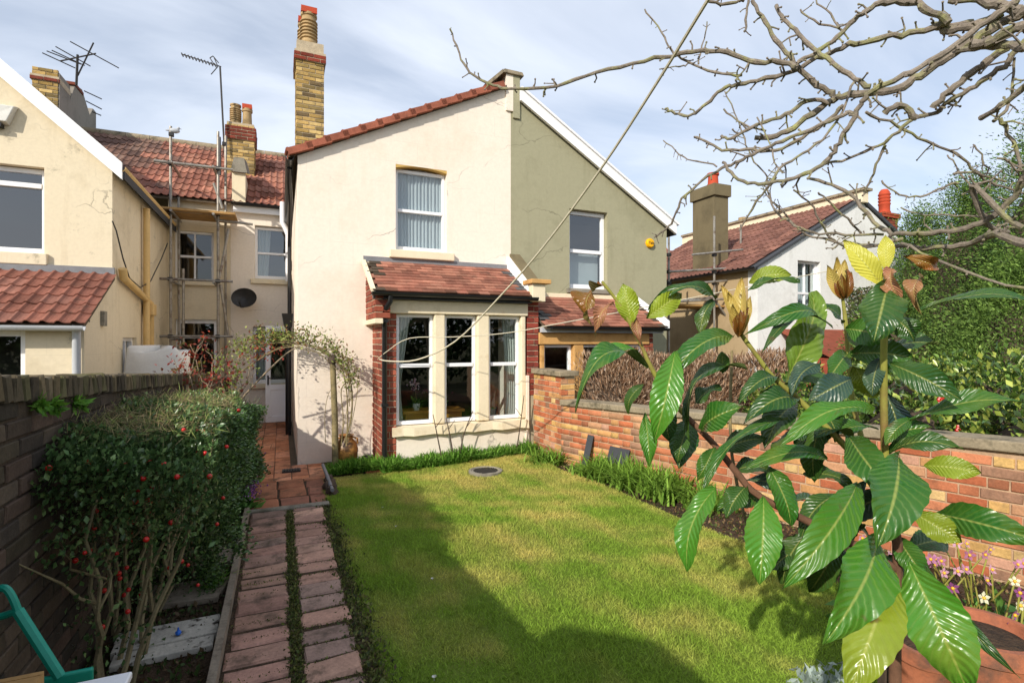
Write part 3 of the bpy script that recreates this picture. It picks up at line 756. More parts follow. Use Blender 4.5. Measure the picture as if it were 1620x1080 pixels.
# shared pier and sloping parapet between the two bays
pr = node('brick_pier', house, (XC, YB, 0))
mb = MB(); mb.box(3.335, 3.505, YB+.002, YF-.002, .0, 2.33); mb.build('core', 'mortar', pr)
brick_face(pr, (3.325, YB-.01, 0), (1,0,0), 0, .19, .9, 2.3, .083, .225, lambda c, z, r: rnd.choice([lin('#8a3f33'), lin('#7b382e'), lin('#93483a')]))
mb = MB(); mb.box(3.30, 3.345, YB-.03, YB+.05, 0.0, 1.2); mb.build('painted_quoin', 'cream', house)
mb = MB(); mb.prism([(YF-.002, 2.3), (YB-.06, 2.3), (YB-.06, 2.53), (YF-.002, 3.06)], 'x', 3.305, 3.52); mb.build('bay_parapet', 'barge', house, bevel=.006)
mb = MB(); mb.prism([(YF-.002, 3.062), (YB-.0, 2.56), (YB-.0, 2.60), (YF-.002, 3.11)], 'x', 3.36, 3.54); mb.build('bay_parapet_cap', 'brown_render', house)
mb = MB(); mb.box(3.32, 3.53, YB-.20, YB-.062, 2.28, 2.535); mb.build('kneeler_block', 'stone', house, bevel=.008)
mb = MB(); mb.box(3.28, 3.60, YB-.25, YB+.06, 2.537, 2.60); mb.build('kneeler_cap', 'tan_stone', house, bevel=.008)
# curtains and things on the table inside
cy = YB+.34
curtain('drape', 'pale drape tied back at the left of the left bay light', 1.40, 1.66, 1.40, 1.52, cy, .45, 2.08, folds=5, tie=.62, group=None)
curtain('drape', 'narrow pale drape behind the right jamb of the bay window', 3.06, 3.30, 3.14, 3.30, cy, .45, 2.08, folds=5, tie=.62)
tb = thing('side_table', 'small honey coloured wooden table behind the left bay light', 'table', (1.85, YB+.62, .1))
mb = MB(); mb.box(1.58, 2.5, YB+.42, YB+.82, .66, .70); mb.build('table_top', 'wood_warm', tb, bevel=.004)
mb = MB(); mb.box(1.62, 2.46, YB+.45, YB+.79, .58, .658); mb.build('apron', 'wood_warm', tb)
for lx in (1.62, 2.42):
    for ly in (YB+.45, YB+.75):
        mb = MB(); mb.box(lx, lx+.04, ly, ly+.04, .1, .579); mb.build('leg', 'wood_warm', tb)
def inside_pot(x, y, z, r, h, label, kind, mat='ceramic'):
    t = thing('potted_plant', label, 'plant', (x, y, z))
    mb = MB(); mb.lathe((x, y, z), [(r*.7, 0), (r, h*.5), (r*.95, h), (r*.8, h), (r*.7, h*.8)], 16); mb.build('pot', mat, t, smooth=True)
    n = 40; P = np.tile([[x, y, z+h*.85]], (n, 1)) + nrg.normal(0, .02, (n, 3))
    D = rdir(n, .9); L = nrg.uniform(.06, .14, n)
    V, F, C = leaves(P, D, rdir(n, 1), L, L*.28, pick([lin('#4d6b2c'), lin('#6b8a3c')], n))
    np_mesh('foliage', V, F, 'leaf', t, C)
    if kind == 'orchid':
        mb = MB(); mb.tube([(x,y,z+h), (x-.02,y,z+h+.25), (x-.06,y-.02,z+h+.36), (x-.1,y-.03,z+h+.34)], .004, 5); mb.build('flower_stem', 'post', t)
        n = 60; P = np.array([[x-.04, y-.02, z+h+.28]]) + nrg.normal(0, .035, (n, 3)); D = rdir(n); 
        V, F, C = leaves(P, D, rdir(n), .035, .03, pick([lin('#e6b7cf'), lin('#f3e3ea')], n)); np_mesh('blossom', V, F, 'petal', t, C)
inside_pot(1.80, YB+.55, .70, .055, .10, 'pink orchid in a pale pot on the table behind the left bay light', 'orchid')
inside_pot(2.17, YB+.5, .70, .075, .12, 'leafy plant in a white ribbed pot behind the middle bay light', 'leafy')
inside_pot(2.86, YB+.45, .57, .06, .11, 'bushy houseplant in the right bay light', 'leafy', 'terracotta')

# tall chimney on the wing
def stack(hs, x0, x1, y0, y1, z0, z1, course, bl, colf, corbels, faces=('f', 'l'), mort='mortar', name='chimney'):
    c = node(name, hs, ((x0+x1)/2, (y0+y1)/2, z0))
    mb = MB(); mb.box(x0+.01, x1-.01, y0+.01, y1-.01, z0, z1); mb.build('core', mort, c)
    segs = [(z0, None)]
    zz = z0
    marks = sorted(corbels, key=lambda q: q[0])
    spans = []
    for (a, b, pr_, cl) in marks:
        if a > zz: spans.append((zz, a, 0.0, None))
        spans.append((a, b, pr_, cl)); zz = b
    if zz < z1: spans.append((zz, z1, 0.0, None))
    for (a, b, pr_, cl) in spans:
        f = colf if cl is None else (lambda c_, z_, r_, cl=cl: rnd.choice(cl))
        if pr_:
            mb = MB(); mb.box(x0-pr_+.01, x1+pr_-.01, y0-pr_+.01, y1+pr_-.01, a+.001, b-.001); mb.build('corbel', mort, c)
        if 'f' in faces: brick_face(c, (x0, y0, 0), (1,0,0), -pr_, x1-x0+pr_, a, b, course, bl, f, proud=pr_)
        if 'l' in faces: brick_face(c, (x0, y1, 0), (0,-1,0), -pr_, y1-y0+pr_, a, b, course, bl, f, proud=pr_)
        if 'r' in faces: brick_face(c, (x1, y0, 0), (0,1,0), -pr_, y1-y0+pr_, a, b, course, bl, f, proud=pr_)
    return c
def cpot(c, x, y, z, h, r, mat, style='ring', hood=None):
    mb = MB(); pf = [(r*1.1, 0), (r*1.15, .06), (r, .07)]
    if style == 'ring':
        k = 6
        for i in range(k):
            zz = .1*h + h*.62*i/k + h*.1
            pf += [(r*.93, zz), (r*1.12, zz+.015), (r*1.12, zz+.03), (r*.93, zz+.045)]
        pf += [(r*.9, h*.9), (r*1.05, h*.93), (r*1.05, h), (r*.8, h)]
    elif style == 'louvre':
        for i in range(4):
            zz = h*(.35+.13*i); pf += [(r, zz), (r*1.12, zz+.02), (r*1.12, zz+.05), (r*.95, zz+.07)]
        pf += [(r*.95, h*.9), (r*.6, h)]
    else: pf += [(r*.92, h*.8), (r*1.12, h*.84), (r*1.12, h), (r*.85, h)]
    mb.lathe((x, y, z), pf, 18); p = mb.build('chimney_pot', mat, c, smooth=True)
    if hood:
        mb = MB(); mb.box(x-r, x+r, y-r, y-r*.8, z+h*.97, z+h+.09); mb.box(x-r*1.0, x+r*1.0, y-r*.79, y+r, z+h+.06, z+h+.09); mb.build('pot_hood', hood, p)
    return p
cz = lambda v: onY(490, v, 10.4).z
ck = stack(house, .24, .73, 10.4, 11.2, 4.2, cz(66), .075, .225, lambda c, z, r: rnd.choice(BUFF) if rnd.random() > .06 else lin('#6b5a40'),
           [(cz(98), cz(82), .035, [lin('#8a3f30'), lin('#7a382c')]), (cz(82), cz(66), -.015, [lin('#8c7448'), lin('#7a6440'), lin('#9a6a4a')])])
cpot(ck, .47, 10.62, cz(66), cz(14)-cz(66), .14, 'pot', 'ring', 'redpot')
cpot(ck, .43, 10.95, cz(66), cz(16)-cz(66), .14, 'pot', 'ring', 'redpot')
# black pipes down the passage side
pipe(house, [(X0-.1, YF+.3, 4.15), (X0-.1, YF+.5, 4.0), (X0-.07, YF+1.2, 3.85), (X0-.07, 10.2, 3.5), (X0-.07, 10.3, 3.4), (X0-.07, 10.3, 2.2)], .035)
pipe(house, [(X0-.09, 10.3, 2.1), (X0-.09, 10.3, .02)], .05)
mb = MB(); mb.hexa([(X0-.16,10.22,1.95),(X0-.03,10.22,1.95),(X0-.03,10.38,1.95),(X0-.16,10.38,1.95),(X0-.2,10.18,2.2),(X0-.01,10.18,2.2),(X0-.01,10.42,2.2),(X0-.2,10.42,2.2)]); mb.build('hopper', 'black', house)
# rear range of the cream house
ew0, ew1, ez0, ez1 = onY(403, 400, YR).x, onY(457, 400, YR).x, onY(430, 443, YR).z, onY(430, 358, YR).z
dw0, dw1, dz0, dz1 = onY(400, 560, YR).x, X0-.03, onY(430, 606, YR).z, onY(430, 517, YR).z
mb = MB(faceY(YR)); wall_holes(mb, -.95, X0+2.0, -.05, lambda s: 4.62, [(ew0, ew1, ez0, ez1), (dw0, dw1, dz0, dz1)], .24); mb.build('rear_wall', 'cream', house)
window(house, faceY(YR), ew0, ew1, ez0+.03, ez1-.02, .1, .05, rails=((ez0+ez1)/2,), glass='glass_up')
sill(house, faceY(YR), ew0-.08, ew1+.05, ez0-.09, ez0+.01, .07)
window(house, faceY(YR), dw0, dw1, dz0, dz1-.02, .1, .055, glass='glass')
sill(house, faceY(YR), dw0-.04, dw1, dz0-.1, dz0-.003, .06)
room(house, -.9, X0+1.2, YR+.24, YR+3, 2.5, 4.5); room(house, -.9, X0+1.2, YR+.24, YR+3, .1, 2.4)
curtain('drape', 'pale drape at the left of the upstairs window above the satellite dish', ew0+.03, ew0+.3, ew0+.03, ew0+.24, YR+.28, ez0, ez1, folds=4)
curtain('drape', 'pale drape behind the open white door in the passage', dw0+.05, dw0+.38, dw0+.05, dw0+.32, YR+.3, dz0, dz1, folds=4)
EAVE_Z, RIDGE_Y, RIDGE_Z = 4.56, YR+2.72, 6.46
up = Vector((0, RIDGE_Y-YR+.12, RIDGE_Z-EAVE_Z+.06)); 
def rear_roof(hs, xa, xb, colf, rows=10, ez=EAVE_Z, rz=RIDGE_Z, ridge=True):
    r = node('rear_roof', hs, ((xa+xb)/2, YR+1, ez))
    y0, y1 = YR-.12, RIDGE_Y; z0, z1 = ez-.06, rz
    mb = MB(); mb.hexa([(xa,y0,z0-.05),(xb,y0,z0-.05),(xb,y1,z1-.05),(xa,y1,z1-.05),(xa,y0,z0),(xb,y0,z0),(xb,y1,z1),(xa,y1,z1)]); mb.build('roof_deck', 'mortar_dark', r)
    mb = MB(); mb.hexa([(xa,y1,z1-.05),(xb,y1,z1-.05),(xb,y1+2.7,z0),(xa,y1+2.7,z0),(xa,y1,z1),(xb,y1,z1),(xb,y1+2.7,z0+.05),(xa,y1+2.7,z0+.05)]); mb.build('back_slope', 'mortar_dark', r)
    u = Vector((0, y1-y0, z1-z0)); n = int(round((xb-xa)/.27))
    tile_roof(r, ROMAN, (xa, y0-.03, z0), (1,0,0), u, n, rows, (xb-xa)/n, u.length/rows, colf, tilt=.05, lift=.02)
    if ridge:
        k = int((xb-xa)/.45); w = (xb-xa)/k
        for i in range(k):
            mb = MB(); mb.tube([(xa+i*w+.004, y1, z1+.0), (xa+(i+1)*w-.004, y1, z1+.0)], .10, 10); mb.build('ridge_tile', 'coping', r, smooth=True)
rear_roof(house, -.93, 2.2, lambda c, q: rnd.choice(TILE_RED) if rnd.random() > .25 else lin('#7a4a38'))
mb = MB(); mb.box(-.9, X0-.15, YR-.1, YR-.05, 4.33, 4.5); mb.build('eaves_board', 'barge', house)
half_gutter(house, faceY(YR-.1), -.93, X0-.1, 4.5, .07, .05)
# chimney on the ridge between the left houses
rc = onY(385, 230, 13.3)
c2x0, c2x1 = onY(358, 230, 13.3).x, onY(412, 230, 13.3).x
z2 = lambda v: onY(385, v, 13.3).z
ck = stack(house, c2x0, c2x1-.12, 13.3, 13.9, 4.9, z2(195), .075, .225, lambda c, z, r: rnd.choice(BUFF),
           [(z2(222), z2(203), .03, [lin('#7d3d30'), lin('#6f372b')])], faces=('f', 'r'), name='ridge_chimney')
cpot(ck, c2x0+.17, 13.5, z2(195), z2(163)-z2(195), .11, 'pot', 'ring')
cpot(ck, c2x1-.28, 13.5, z2(195), z2(167)-z2(195), .10, 'pot', 'plain', 'redpot')
mb = MB(); mb.box(onY(368,300,YR).x, onY(389,300,YR).x, YR-.16, YR+.6, onY(378,325,YR).z, onY(378,277,YR).z); mb.build('party_pier', 'stone', house)
mb = MB(); pz = onY(378,277,YR).z; px0, px1 = onY(366,300,YR).x, onY(392,300,YR).x
mb.hexa([(px0,YR-.22,pz),(px1,YR-.22,pz),(px1,YR+.9,pz+.3),(px0,YR+.9,pz+.3),(px0+.06,YR-.2,pz+.3),(px1-.06,YR-.2,pz+.3),(px1-.06,YR+.9,pz+.55),(px0+.06,YR+.9,pz+.55)]); mb.build('party_pier_cap', 'concrete', house)
# white waste pipe with a bend near the upstairs window
pipe(house, [onY(447, 320, YR-.2), onY(447, 352, YR-.2), onY(452, 362, YR-.2), onY(456, 372, YR-.2), onY(456, 445, YR-.2)], .055, 'upvc', 'waste_pipe')
# open half-glazed door
dr = thing('half_glazed_door', 'white half glazed door standing open across the brick passage', 'door', (-.08, 11.1, .05))
dm = faceY(11.1); a, b = onY(420, 600, 11.1).x, X0-.04; zb, zt = onY(440, 667, 11.1).z, 2.0
mb = MB(dm); 
for (p, q, lo, hi) in ((a, a+.09, zb, zt), (b-.09, b, zb, zt), (a+.09, b-.09, zb, zb+.12), (a+.09, b-.09, zt-.1, zt), (a+.09, b-.09, zb+.62, zb+.72)): mb.box(p, q, -.045, 0, lo, hi)
mb.build('door_frame', 'upvc', dr, bevel=.003)
mb = MB(dm); mb.box(a+.09, b-.09, -.035, -.012, zb+.12, zb+.62); mb.build('door_panel', 'upvc', dr)
mb = MB(dm); mb.add([(a+.09,-.02,zb+.72),(b-.09,-.02,zb+.72),(b-.09,-.02,zt-.1),(a+.09,-.02,zt-.1)], [(0,1,2,3)]); mb.build('pane', 'glass', dr)
mb = MB(dm); mb.box(a+.03, a+.06, 0.0, .02, zb+.72, zb+.9); mb.tube([(a+.045,.02,zb+.85),(a+.045,.05,zb+.85),(a+.14,.05,zb+.85)], .009, 6); mb.build('handle', 'darksteel', dr)

# ------------------------------------------------------------------ the sage green house
gh = thing('terraced_house', 'sage green rendered house with white verge and yellow alarm box', 'house', ((XP+XG)/2, YF, 0))
gz = lambda x: 5.66 + (x - XC) * (3.80 - 5.66)/(XG - XC)
gx0, gx1 = onY(901, 390, YF).x, onY(961, 390, YF).x; gz0, gz1 = onY(930, 459, YF).z, onY(930, 333, YF).z
mb = MB(faceY(YF)); wall_holes(mb, XP, XG, -.05, gz, [(gx0, gx1, gz0, gz1), (2*XC-3.26, 2*XC-1.40, .3, 1.8)], .24); mb.build('wall', 'green', gh)
mb = MB(); mb.box(XC-.01, XC+.11, YF-.03, YR, 5.3, 5.98); mb.build('parapet', 'green', gh)
mb = MB(faceXp(XG)); wall_holes(mb, YF+.24, YR, -.05, lambda s: 3.78, [], .2); mb.build('side_wall', 'green', gh)
window(gh, faceY(YF), gx0+.005, gx1-.005, gz0+.03, gz1-.01, .1, .06, rails=(onY(930, 397, YF).z,), glass='glass_up', midw=.06)
sill(gh, faceY(YF), gx0-.06, gx1+.03, gz0-.06, gz0+.02, .05, mat='concrete')
mb = MB(); mb.prism([(XC+.10, gz(XC+.1)-.02), (XG+.16, gz(XG+.16)-.02), (XG+.16, gz(XG+.16)+.16), (XC+.10, gz(XC+.1)+.16)], 'y', YF-.09, YF-.04); mb.build('bargeboard', 'barge', gh)
mb = MB(); mb.prism([(XC+.10, gz(XC+.1)+.0), (XG+.2, gz(XG+.2)+.0), (XG+.2, gz(XG+.2)+.13), (XC+.10, gz(XC+.1)+.13)], 'y', YF-.04, YR); mb.build('roof', 'slate', gh)
mb = MB(); mb.prism([(XC+.11, gz(XC+.11)+.162), (XG+.2, gz(XG+.2)+.162), (XG+.2, gz(XG+.2)+.20), (XC+.11, gz(XC+.11)+.20)], 'y', YF-.12, YF+.1); mb.build('verge_trim', 'upvc', gh)
room(gh, XP+.1, XG-.2, YF+.24, YF+3.4, 2.3, 3.75); room(gh, XP+.1, XG-.2, YF+.24, YF+3.4, .1, 1.9)
curtain('blind', 'pale roller blind behind the lower sash of the green house window', gx0+.05, gx1-.05, gx0+.05, gx1-.05, YF+.24, gz0, onY(930, 398, YF).z, 'drape', 2, .003)
ga, gb, gyb, gzb = bay(gh, True, 'tan_stone', RED, 'brick', -.42)
mb = MB(); mb.box(ga-.02, gb-.01, gyb+.05, YB-.034, gzb-.079, gzb); mb.build('fascia', 'greypipe', gh)
half_gutter(gh, faceY(gyb), ga+.09, gb+.02, gzb, .04, .045, 'black')
mb = MB(); mb.prism([(gyb-.03, gzb-.03), (YF-.002, 2.38), (YF-.002, 2.54), (gyb-.03, gzb+.12)], 'x', gb+.01, gb+.05); mb.build('bay_bargeboard', 'barge', gh)
curtain('drape', 'blue grey drape at the left of the green house bay window', 3.56, 3.74, 3.56, 3.64, cy, .5, 1.63, folds=4)
al = thing('alarm_box', 'round yellow alarm box on the sage green wall', 'alarm box', onY(1027, 394, YF))
ac = onY(1027, 385, YF)
mb = MB(); n = 20
prof = [(.085, 0), (.085, .035), (.07, .055), (.0, .06)]
vs = []
for r_, d in prof: vs += [(ac.x + r_*math.cos(6.283*k/n), YF-.002-d, ac.z + r_*math.sin(6.283*k/n)) for k in range(n)]
mb.add(vs, [(i*n+k, i*n+(k+1) % n, (i+1)*n+(k+1) % n, (i+1)*n+k) for i in range(3) for k in range(n)]); mb.build('cover', 'yellow', al, smooth=True)
tx = bpy.data.curves.new('lettering', 'FONT'); tx.body = 'Yale'; tx.size = .07; tx.align_x = 'CENTER'; tx.align_y = 'CENTER'; tx.extrude = .001
to = bpy.data.objects.new('lettering_curve', tx); COL.objects.link(to)
bpy.context.view_layer.update()
tm = bpy.data.meshes.new_from_object(to.evaluated_get(bpy.context.evaluated_depsgraph_get())); tm.name = 'lettering'
bpy.data.objects.remove(to); bpy.data.curves.remove(tx)
tm.materials.clear(); tm.materials.append(MT['darksteel'])
link('lettering', tm, al, (ac.x, YF-.066, ac.z), rot=(R(90), 0, 0))

# ------------------------------------------------------------------ the house on the left
XL = -2.03; YL = 8.39; YE = 7.32
lh = thing('terraced_house', 'weathered cream house at far left with red tiled lean-to and scaffolded rear window', 'house', (-3.6, YL, 0))
lz = lambda x: onY(180, 268, YL).z + (XL - x)*.90
ux0, ux1, uz0, uz1 = -4.1, onY(70, 330, YL).x, onY(40, 402, YL).z, onY(40, 262, YL).z
mb = MB(faceY(YL)); wall_holes(mb, -5.2, XL, -.05, lz, [(ux0, ux1, uz0, uz1)], .24); mb.build('wall', 'cream_left', lh)
# side wall facing the passage, lean-to included below
sw0, sw1 = onX(194, 560, XL).y, onX(216, 560, XL).y; swz0, swz1 = 1.15, onX(205, 534, XL).z
mb = MB(faceXp(XL)); wall_holes(mb, YL+.24, YR, -.05, lambda s: 3.98, [(sw0, sw1, swz0, swz1)] if sw0 > YL else [], .2)
mb.build('side_wall', 'cream_left', lh)
mb = MB(faceXp(XL)); wall_holes(mb, YE+.2, YL-.002, -.05, lambda s: 1.86+(s-YE)*(2.53-1.86)/(YL-YE), [], .2); mb.build('lean_to_side', 'cream_left', lh)
if sw0 > YL: window(lh, faceXp(XL), sw0, sw1, swz0, swz1, .05, .05, bars=((sw0+sw1)/2,)); room(lh, XL-1.8, XL-.2, sw0-.3, sw1+.3, 1, 2.2)
window(lh, faceY(YL), ux0, ux1-.0, uz0+.02, uz1-.01, .1, .055, rails=(onY(40, 290, YL).z,), glass='glass_up', midw=.06)
sill(lh, faceY(YL), ux0, ux1+.04, uz0-.13, uz0+.015, .05, mat='cream_left', bevel=.01)
room(lh, -5, XL-.25, YL+.25, YL+3, 2.65, 4.2)
mb = MB(faceXn(-5.2)); wall_holes(mb, YL+.24, YR, -.05, lambda s: 6.7, [], .2); mb.build('party_wall', 'grey_render', lh)
mb = MB(faceY(YL)); mb.prism([(-5.2, lz(-5.2)-.03), (XL+.12, lz(XL+.12)-.03), (XL+.12, lz(XL+.12)+.19), (-5.2, lz(-5.2)+.19)], 'y', .03, .08); mb.build('bargeboard', 'barge', lh)
mb = MB(); mb.prism([(-5.2, lz(-5.2)), (XL+.14, lz(XL+.14)), (XL+.14, lz(XL+.14)+.15), (-5.2, lz(-5.2)+.15)], 'y', YL-.03, YR); mb.build('roof', 'slate', lh)
half_gutter(lh, lambda p: Vector((XL + p.y, p.x, p.z)), YL-.06, YR-.1, 3.98, .1, .06, 'creampipe')
# lean-to with roman tiles
lx0 = -5.2
l0, l1, lwz0, lwz1 = -4.0, onY(40, 560, YE).x, 1.2, onY(20, 523, YE).z
mb = MB(faceY(YE)); wall_holes(mb, lx0, XL, -.05, lambda s: 1.92, [(l0, l1, lwz0, lwz1)], .2); mb.build('lean_to_wall', 'cream_left', lh)
window(lh, faceY(YE), l0, l1, lwz0, lwz1, .06, .06, glass='glass'); room(lh, lx0, XL-.25, YE+.2, YL-.05, .5, 1.8)
r = node('lean_to_roof', lh, (-3, YE, 1.9))
mb = MB(); y0, z0, y1, z1 = YE-.13, 1.88, YL-.003, 2.56
mb.hexa([(lx0,y0,z0-.05),(XL+.03,y0,z0-.05),(XL+.03,y1,z1-.05),(lx0,y1,z1-.05),(lx0,y0,z0),(XL+.03,y0,z0),(XL+.03,y1,z1),(lx0,y1,z1)]); mb.build('roof_deck', 'mortar_dark', r)
u = Vector((0, y1-y0, z1-z0))
tile_roof(r, ROMAN_S, (lx0, y0-.04, z0), (1,0,0), u, 12, 6, (XL+.06-lx0)/12, u.length/6.1, lambda c, q: rnd.choice([lin('#875748'), lin('#805244'), lin('#8d6052')]), tilt=.07, lift=.03)
mb = MB(); mb.box(lx0, XL+.03, YL-.04, YL-.001, z1, z1+.1); mb.build('flashing', 'lead', r)
half_gutter(lh, faceY(YE-.13), lx0, XL+.05, 1.87, .05, .055, 'greypipe')
pipe(lh, [onY(121, 514, YE-.12), onY(121, 530, YE-.07), onY(121, 760, YE-.07)], .04, 'greypipe')
# cream soil pipes on the passage wall
def sx_(u, v): return onX(u, v, XL+.07)
pipe(lh, [sx_(232, 330), sx_(232, 640)], .045, 'creampipe', 'soil_pipe')
pipe(lh, [sx_(194, 425), sx_(196, 440), sx_(238, 480), sx_(239, 640)], .05, 'creampipe', 'soil_pipe')
mb = MB(); c = sx_(236, 487); mb.box(c.x-.05, c.x+.08, c.y-.12, c.y+.12, c.z-.12, c.z+.06); mb.build('pipe_collar', 'creampipe', lh, bevel=.01)
mb = MB(); c = sx_(172, 504); mb.box(XL+.002, XL+.04, c.y-.06, c.y+.06, c.z-.09, c.z+.09); mb.build('vent', 'concrete', lh)
pipe(lh, [sx_(178, 350), sx_(184, 365), sx_(195, 410), sx_(205, 440), sx_(222, 455), sx_(238, 445), sx_(255, 410), sx_(265, 385)], .009, 'black', 'cable', 5)
# rear range: scaffolded window, door below
lw0, lw1, lwz0, lwz1 = onY(276, 400, YR).x, onY(338, 400, YR).x, onY(300, 445, YR).z, onY(300, 365, YR).z
ld0, ld1, ldz1 = onY(277, 560, YR).x, onY(345, 560, YR).x, onY(310, 505, YR).z
mb = MB(faceY(YR)); wall_holes(mb, XL, -.952, -.05, lambda s: 4.62, [(lw0, lw1, lwz0, lwz1), (ld0, ld1, .05, ldz1)], .24); mb.build('rear_wall', 'cream_left', lh)
window(lh, faceY(YR), lw0, lw1, lwz0, lwz1, .08, .045, rails=((lwz0+lwz1)/2,), bars=((lw0+lw1)/2,)); sill(lh, faceY(YR), lw0-.06, lw1+.06, lwz0-.08, lwz0-.002, .07, mat='cream_left')
window(lh, faceY(YR), ld0, ld1, .05, ldz1, .08, .08, rails=(onY(310, 533, YR).z,), bars=(), name='rear_door')
room(lh, XL+.02, -.97, YR+.24, YR+3, 2.5, 4.5); room(lh, XL+.02, -.97, YR+.24, YR+3, .0, 2.4)
rear_roof(lh, -5.2, -.955, lambda c, q: rnd.choice(TILE_BROWN) if (c < 9 or rnd.random() < .3) else rnd.choice(TILE_RED))
# big party chimney at far left: yellow brick end, rendered side with a stepped top
cx0, cx1 = onY(50, 150, 13.5).x, onY(92, 150, 13.5).x
zf = lambda v: onY(70, v, 13.5).z
ck = stack(lh, cx0, cx1, 13.5, 14.1, 5.0, zf(109), .075, .225, lambda c, z, r: rnd.choice(BUFF), [(zf(128), zf(119), .03, [lin('#7d3d30'), lin('#6f372b')])], faces=('f',), name='party_chimney')
cxs = lambda u, v: onX(u, v, cx1+.012)
pts = [cxs(93, 215), cxs(152, 215), cxs(152, 178), cxs(147, 172), cxs(142, 182), cxs(130, 142), cxs(119, 134), cxs(109, 158), cxs(106, 138), cxs(93, 112)]
pts = [Vector((p.x, max(p.y, 14.11), p.z)) for p in pts]
mb = MB(); mb.prism([(p.y, p.z) for p in pts], 'x', cx1-.35, cx1+.012); mb.build('rendered_flank', 'grey_render', ck)
mb = MB(); mb.box(cx1+.001, cx1+.016, 13.515, 14.108, 5.0, zf(109)-.03); mb.build('rendered_skin', 'grey_render', ck)
mb = MB(); p, q = cxs(117, 134), cxs(131, 140); mb.box(cx1-.36, cx1+.03, min(p.y,q.y), max(p.y,q.y), p.z, p.z+.06); mb.build('brick_cap', 'brick', ck, color=lin('#7a4436'))
# alarm box on the gable
ab = thing('alarm_box', 'grey white wedge shaped alarm box under the left gable', 'alarm box', onY(12, 192, YL))
a0, a1 = onY(-20, 195, YL), onY(27, 170, YL)
mb = MB(); mb.hexa([(a0.x,YL-.10,a0.z+.02),(a1.x-.07,YL-.10,a0.z+.02),(a1.x-.07,YL-.002,a0.z),(a0.x,YL-.002,a0.z),(a0.x,YL-.10,a1.z-.02),(a1.x,YL-.08,a1.z-.02),(a1.x+.02,YL-.002,a1.z),(a0.x,YL-.002,a1.z)])
mb.build('cover', 'offwhite', ab, bevel=.008)
mb = MB(); mb.box(a0.x, a1.x-.12, YL-.09, YL-.003, a0.z-.045, a0.z-.002); mb.build('base', 'black', ab)

# ------------------------------------------------------------------ the white house on the right
XW0, XW1 = 8.85, 12.05
wh = thing('terraced_house', 'white rendered house with brown tiled roof behind the bare branches', 'house', (10.4, YF, 0))
wz = lambda x: 3.22 + (x-XW0)*(4.90-3.22)/(XW1-XW0)
a, b, lo, hi = onY(1262, 440, YF).x, onY(1298, 440, YF).x, onY(1280, 462, YF).z, onY(1280, 413, YF).z
mb = MB(faceY(YF)); wall_holes(mb, XW0, XW1, -.05, wz, [(a, b, lo-.6, hi)], .24); mb.build('wall', 'white_wall', wh)
mb = MB(faceY(YF)); wall_holes(mb, XW1, XW1+3.2, -.05, lambda x: 4.9-(x-XW1)*.52, [], .24); mb.build('far_wall', 'white_wall', wh)
mb = MB(); mb.prism([(XW1+.02, 4.9), (XW1+3.4, 3.2), (XW1+3.4, 3.28), (XW1+.02, 4.98)], 'y', YF-.05, YR); mb.build('far_roof', 'slate', wh)
mb = MB(faceXn(XW0)); wall_holes(mb, YF+.24, YR, -.05, lambda s: 3.2, [], .2); mb.build('side_wall', 'tan_wall', wh)
window(wh, faceY(YF), a, b, lo-.6, hi, .1, .045, rails=(lo-.02,), bars=((a+b)/2,)); sill(wh, faceY(YF), a-.05, b+.05, lo-.68, lo-.602, .05, mat='concrete')
room(wh, XW0+.3, XW1, YF+.24, YF+3, 1.6, 3.2)
curtain('net_curtain', 'white net curtain in the small window of the white house', a, b, a, b, YF+.3, lo-.6, hi, 'net', 6, .02)
r = node('roof', wh, (10.4, 9.9, 3.3))
mb = MB(); mb.hexa([(XW0-.15,YF-.06,wz(XW0-.15)),(XW1,YF-.06,wz(XW1)),(XW1,YR+1,wz(XW1)),(XW0-.15,YR+1,wz(XW0-.15)),(XW0-.15,YF-.06,wz(XW0-.15)+.05),(XW1,YF-.06,wz(XW1)+.05),(XW1,YR+1,wz(XW1)+.05),(XW0-.15,YR+1,wz(XW0-.15)+.05)]); mb.build('roof_deck', 'slate', r)
u = Vector((XW1-XW0+.15, 0, wz(XW1)-wz(XW0-.15)))
tile_roof(r, ROMAN, (XW0-.18, YR+.9, wz(XW0-.15)+.05), (0,-1,0), u, 19, 13, .27, u.length/13, lambda c, q: rnd.choice([lin('#785348'), lin('#7f594c'), lin('#704d42')]), tilt=.05, lift=.02)
mb = MB(); mb.box(XW1-.06, XW1+.14, YF-.1, YR+1.4, 4.85, 5.1); mb.build('parapet', 'stone', wh)
mb = MB(); mb.box(XW1-.12, XW1+.2, YF-.16, YR+1.4, 5.102, 5.16); mb.build('parapet_cap', 'coping', wh)
half_gutter(wh, lambda p: Vector((XW0 - p.y, p.x, p.z)), YF-.1, YR, 3.2, .16, .055)
# rendered chimney with one red pot
cp = onY(1130, 350, 9.1)
z3 = lambda v: onY(1130, v, 9.1).z
c = node('rendered_chimney', wh, (cp.x, 9.3, 3))
x0_, x1_ = cp.x, onY(1152, 350, 9.1).x; y1_ = onX(1096, 350, cp.x).y
mb = MB(); mb.box(x0_, x1_, 9.1, y1_, 2.5, z3(309)); mb.build('stack', 'brown_render', c)
mb = MB(); mb.box(x0_-.05, x1_+.05, 9.05, y1_+.05, z3(308.8), z3(290)); mb.build('stack_cap', 'brown_render', c, bevel=.01)
cpot(c, (x0_+x1_)/2, 9.35, z3(290), .32, .12, 'redpot', 'plain')
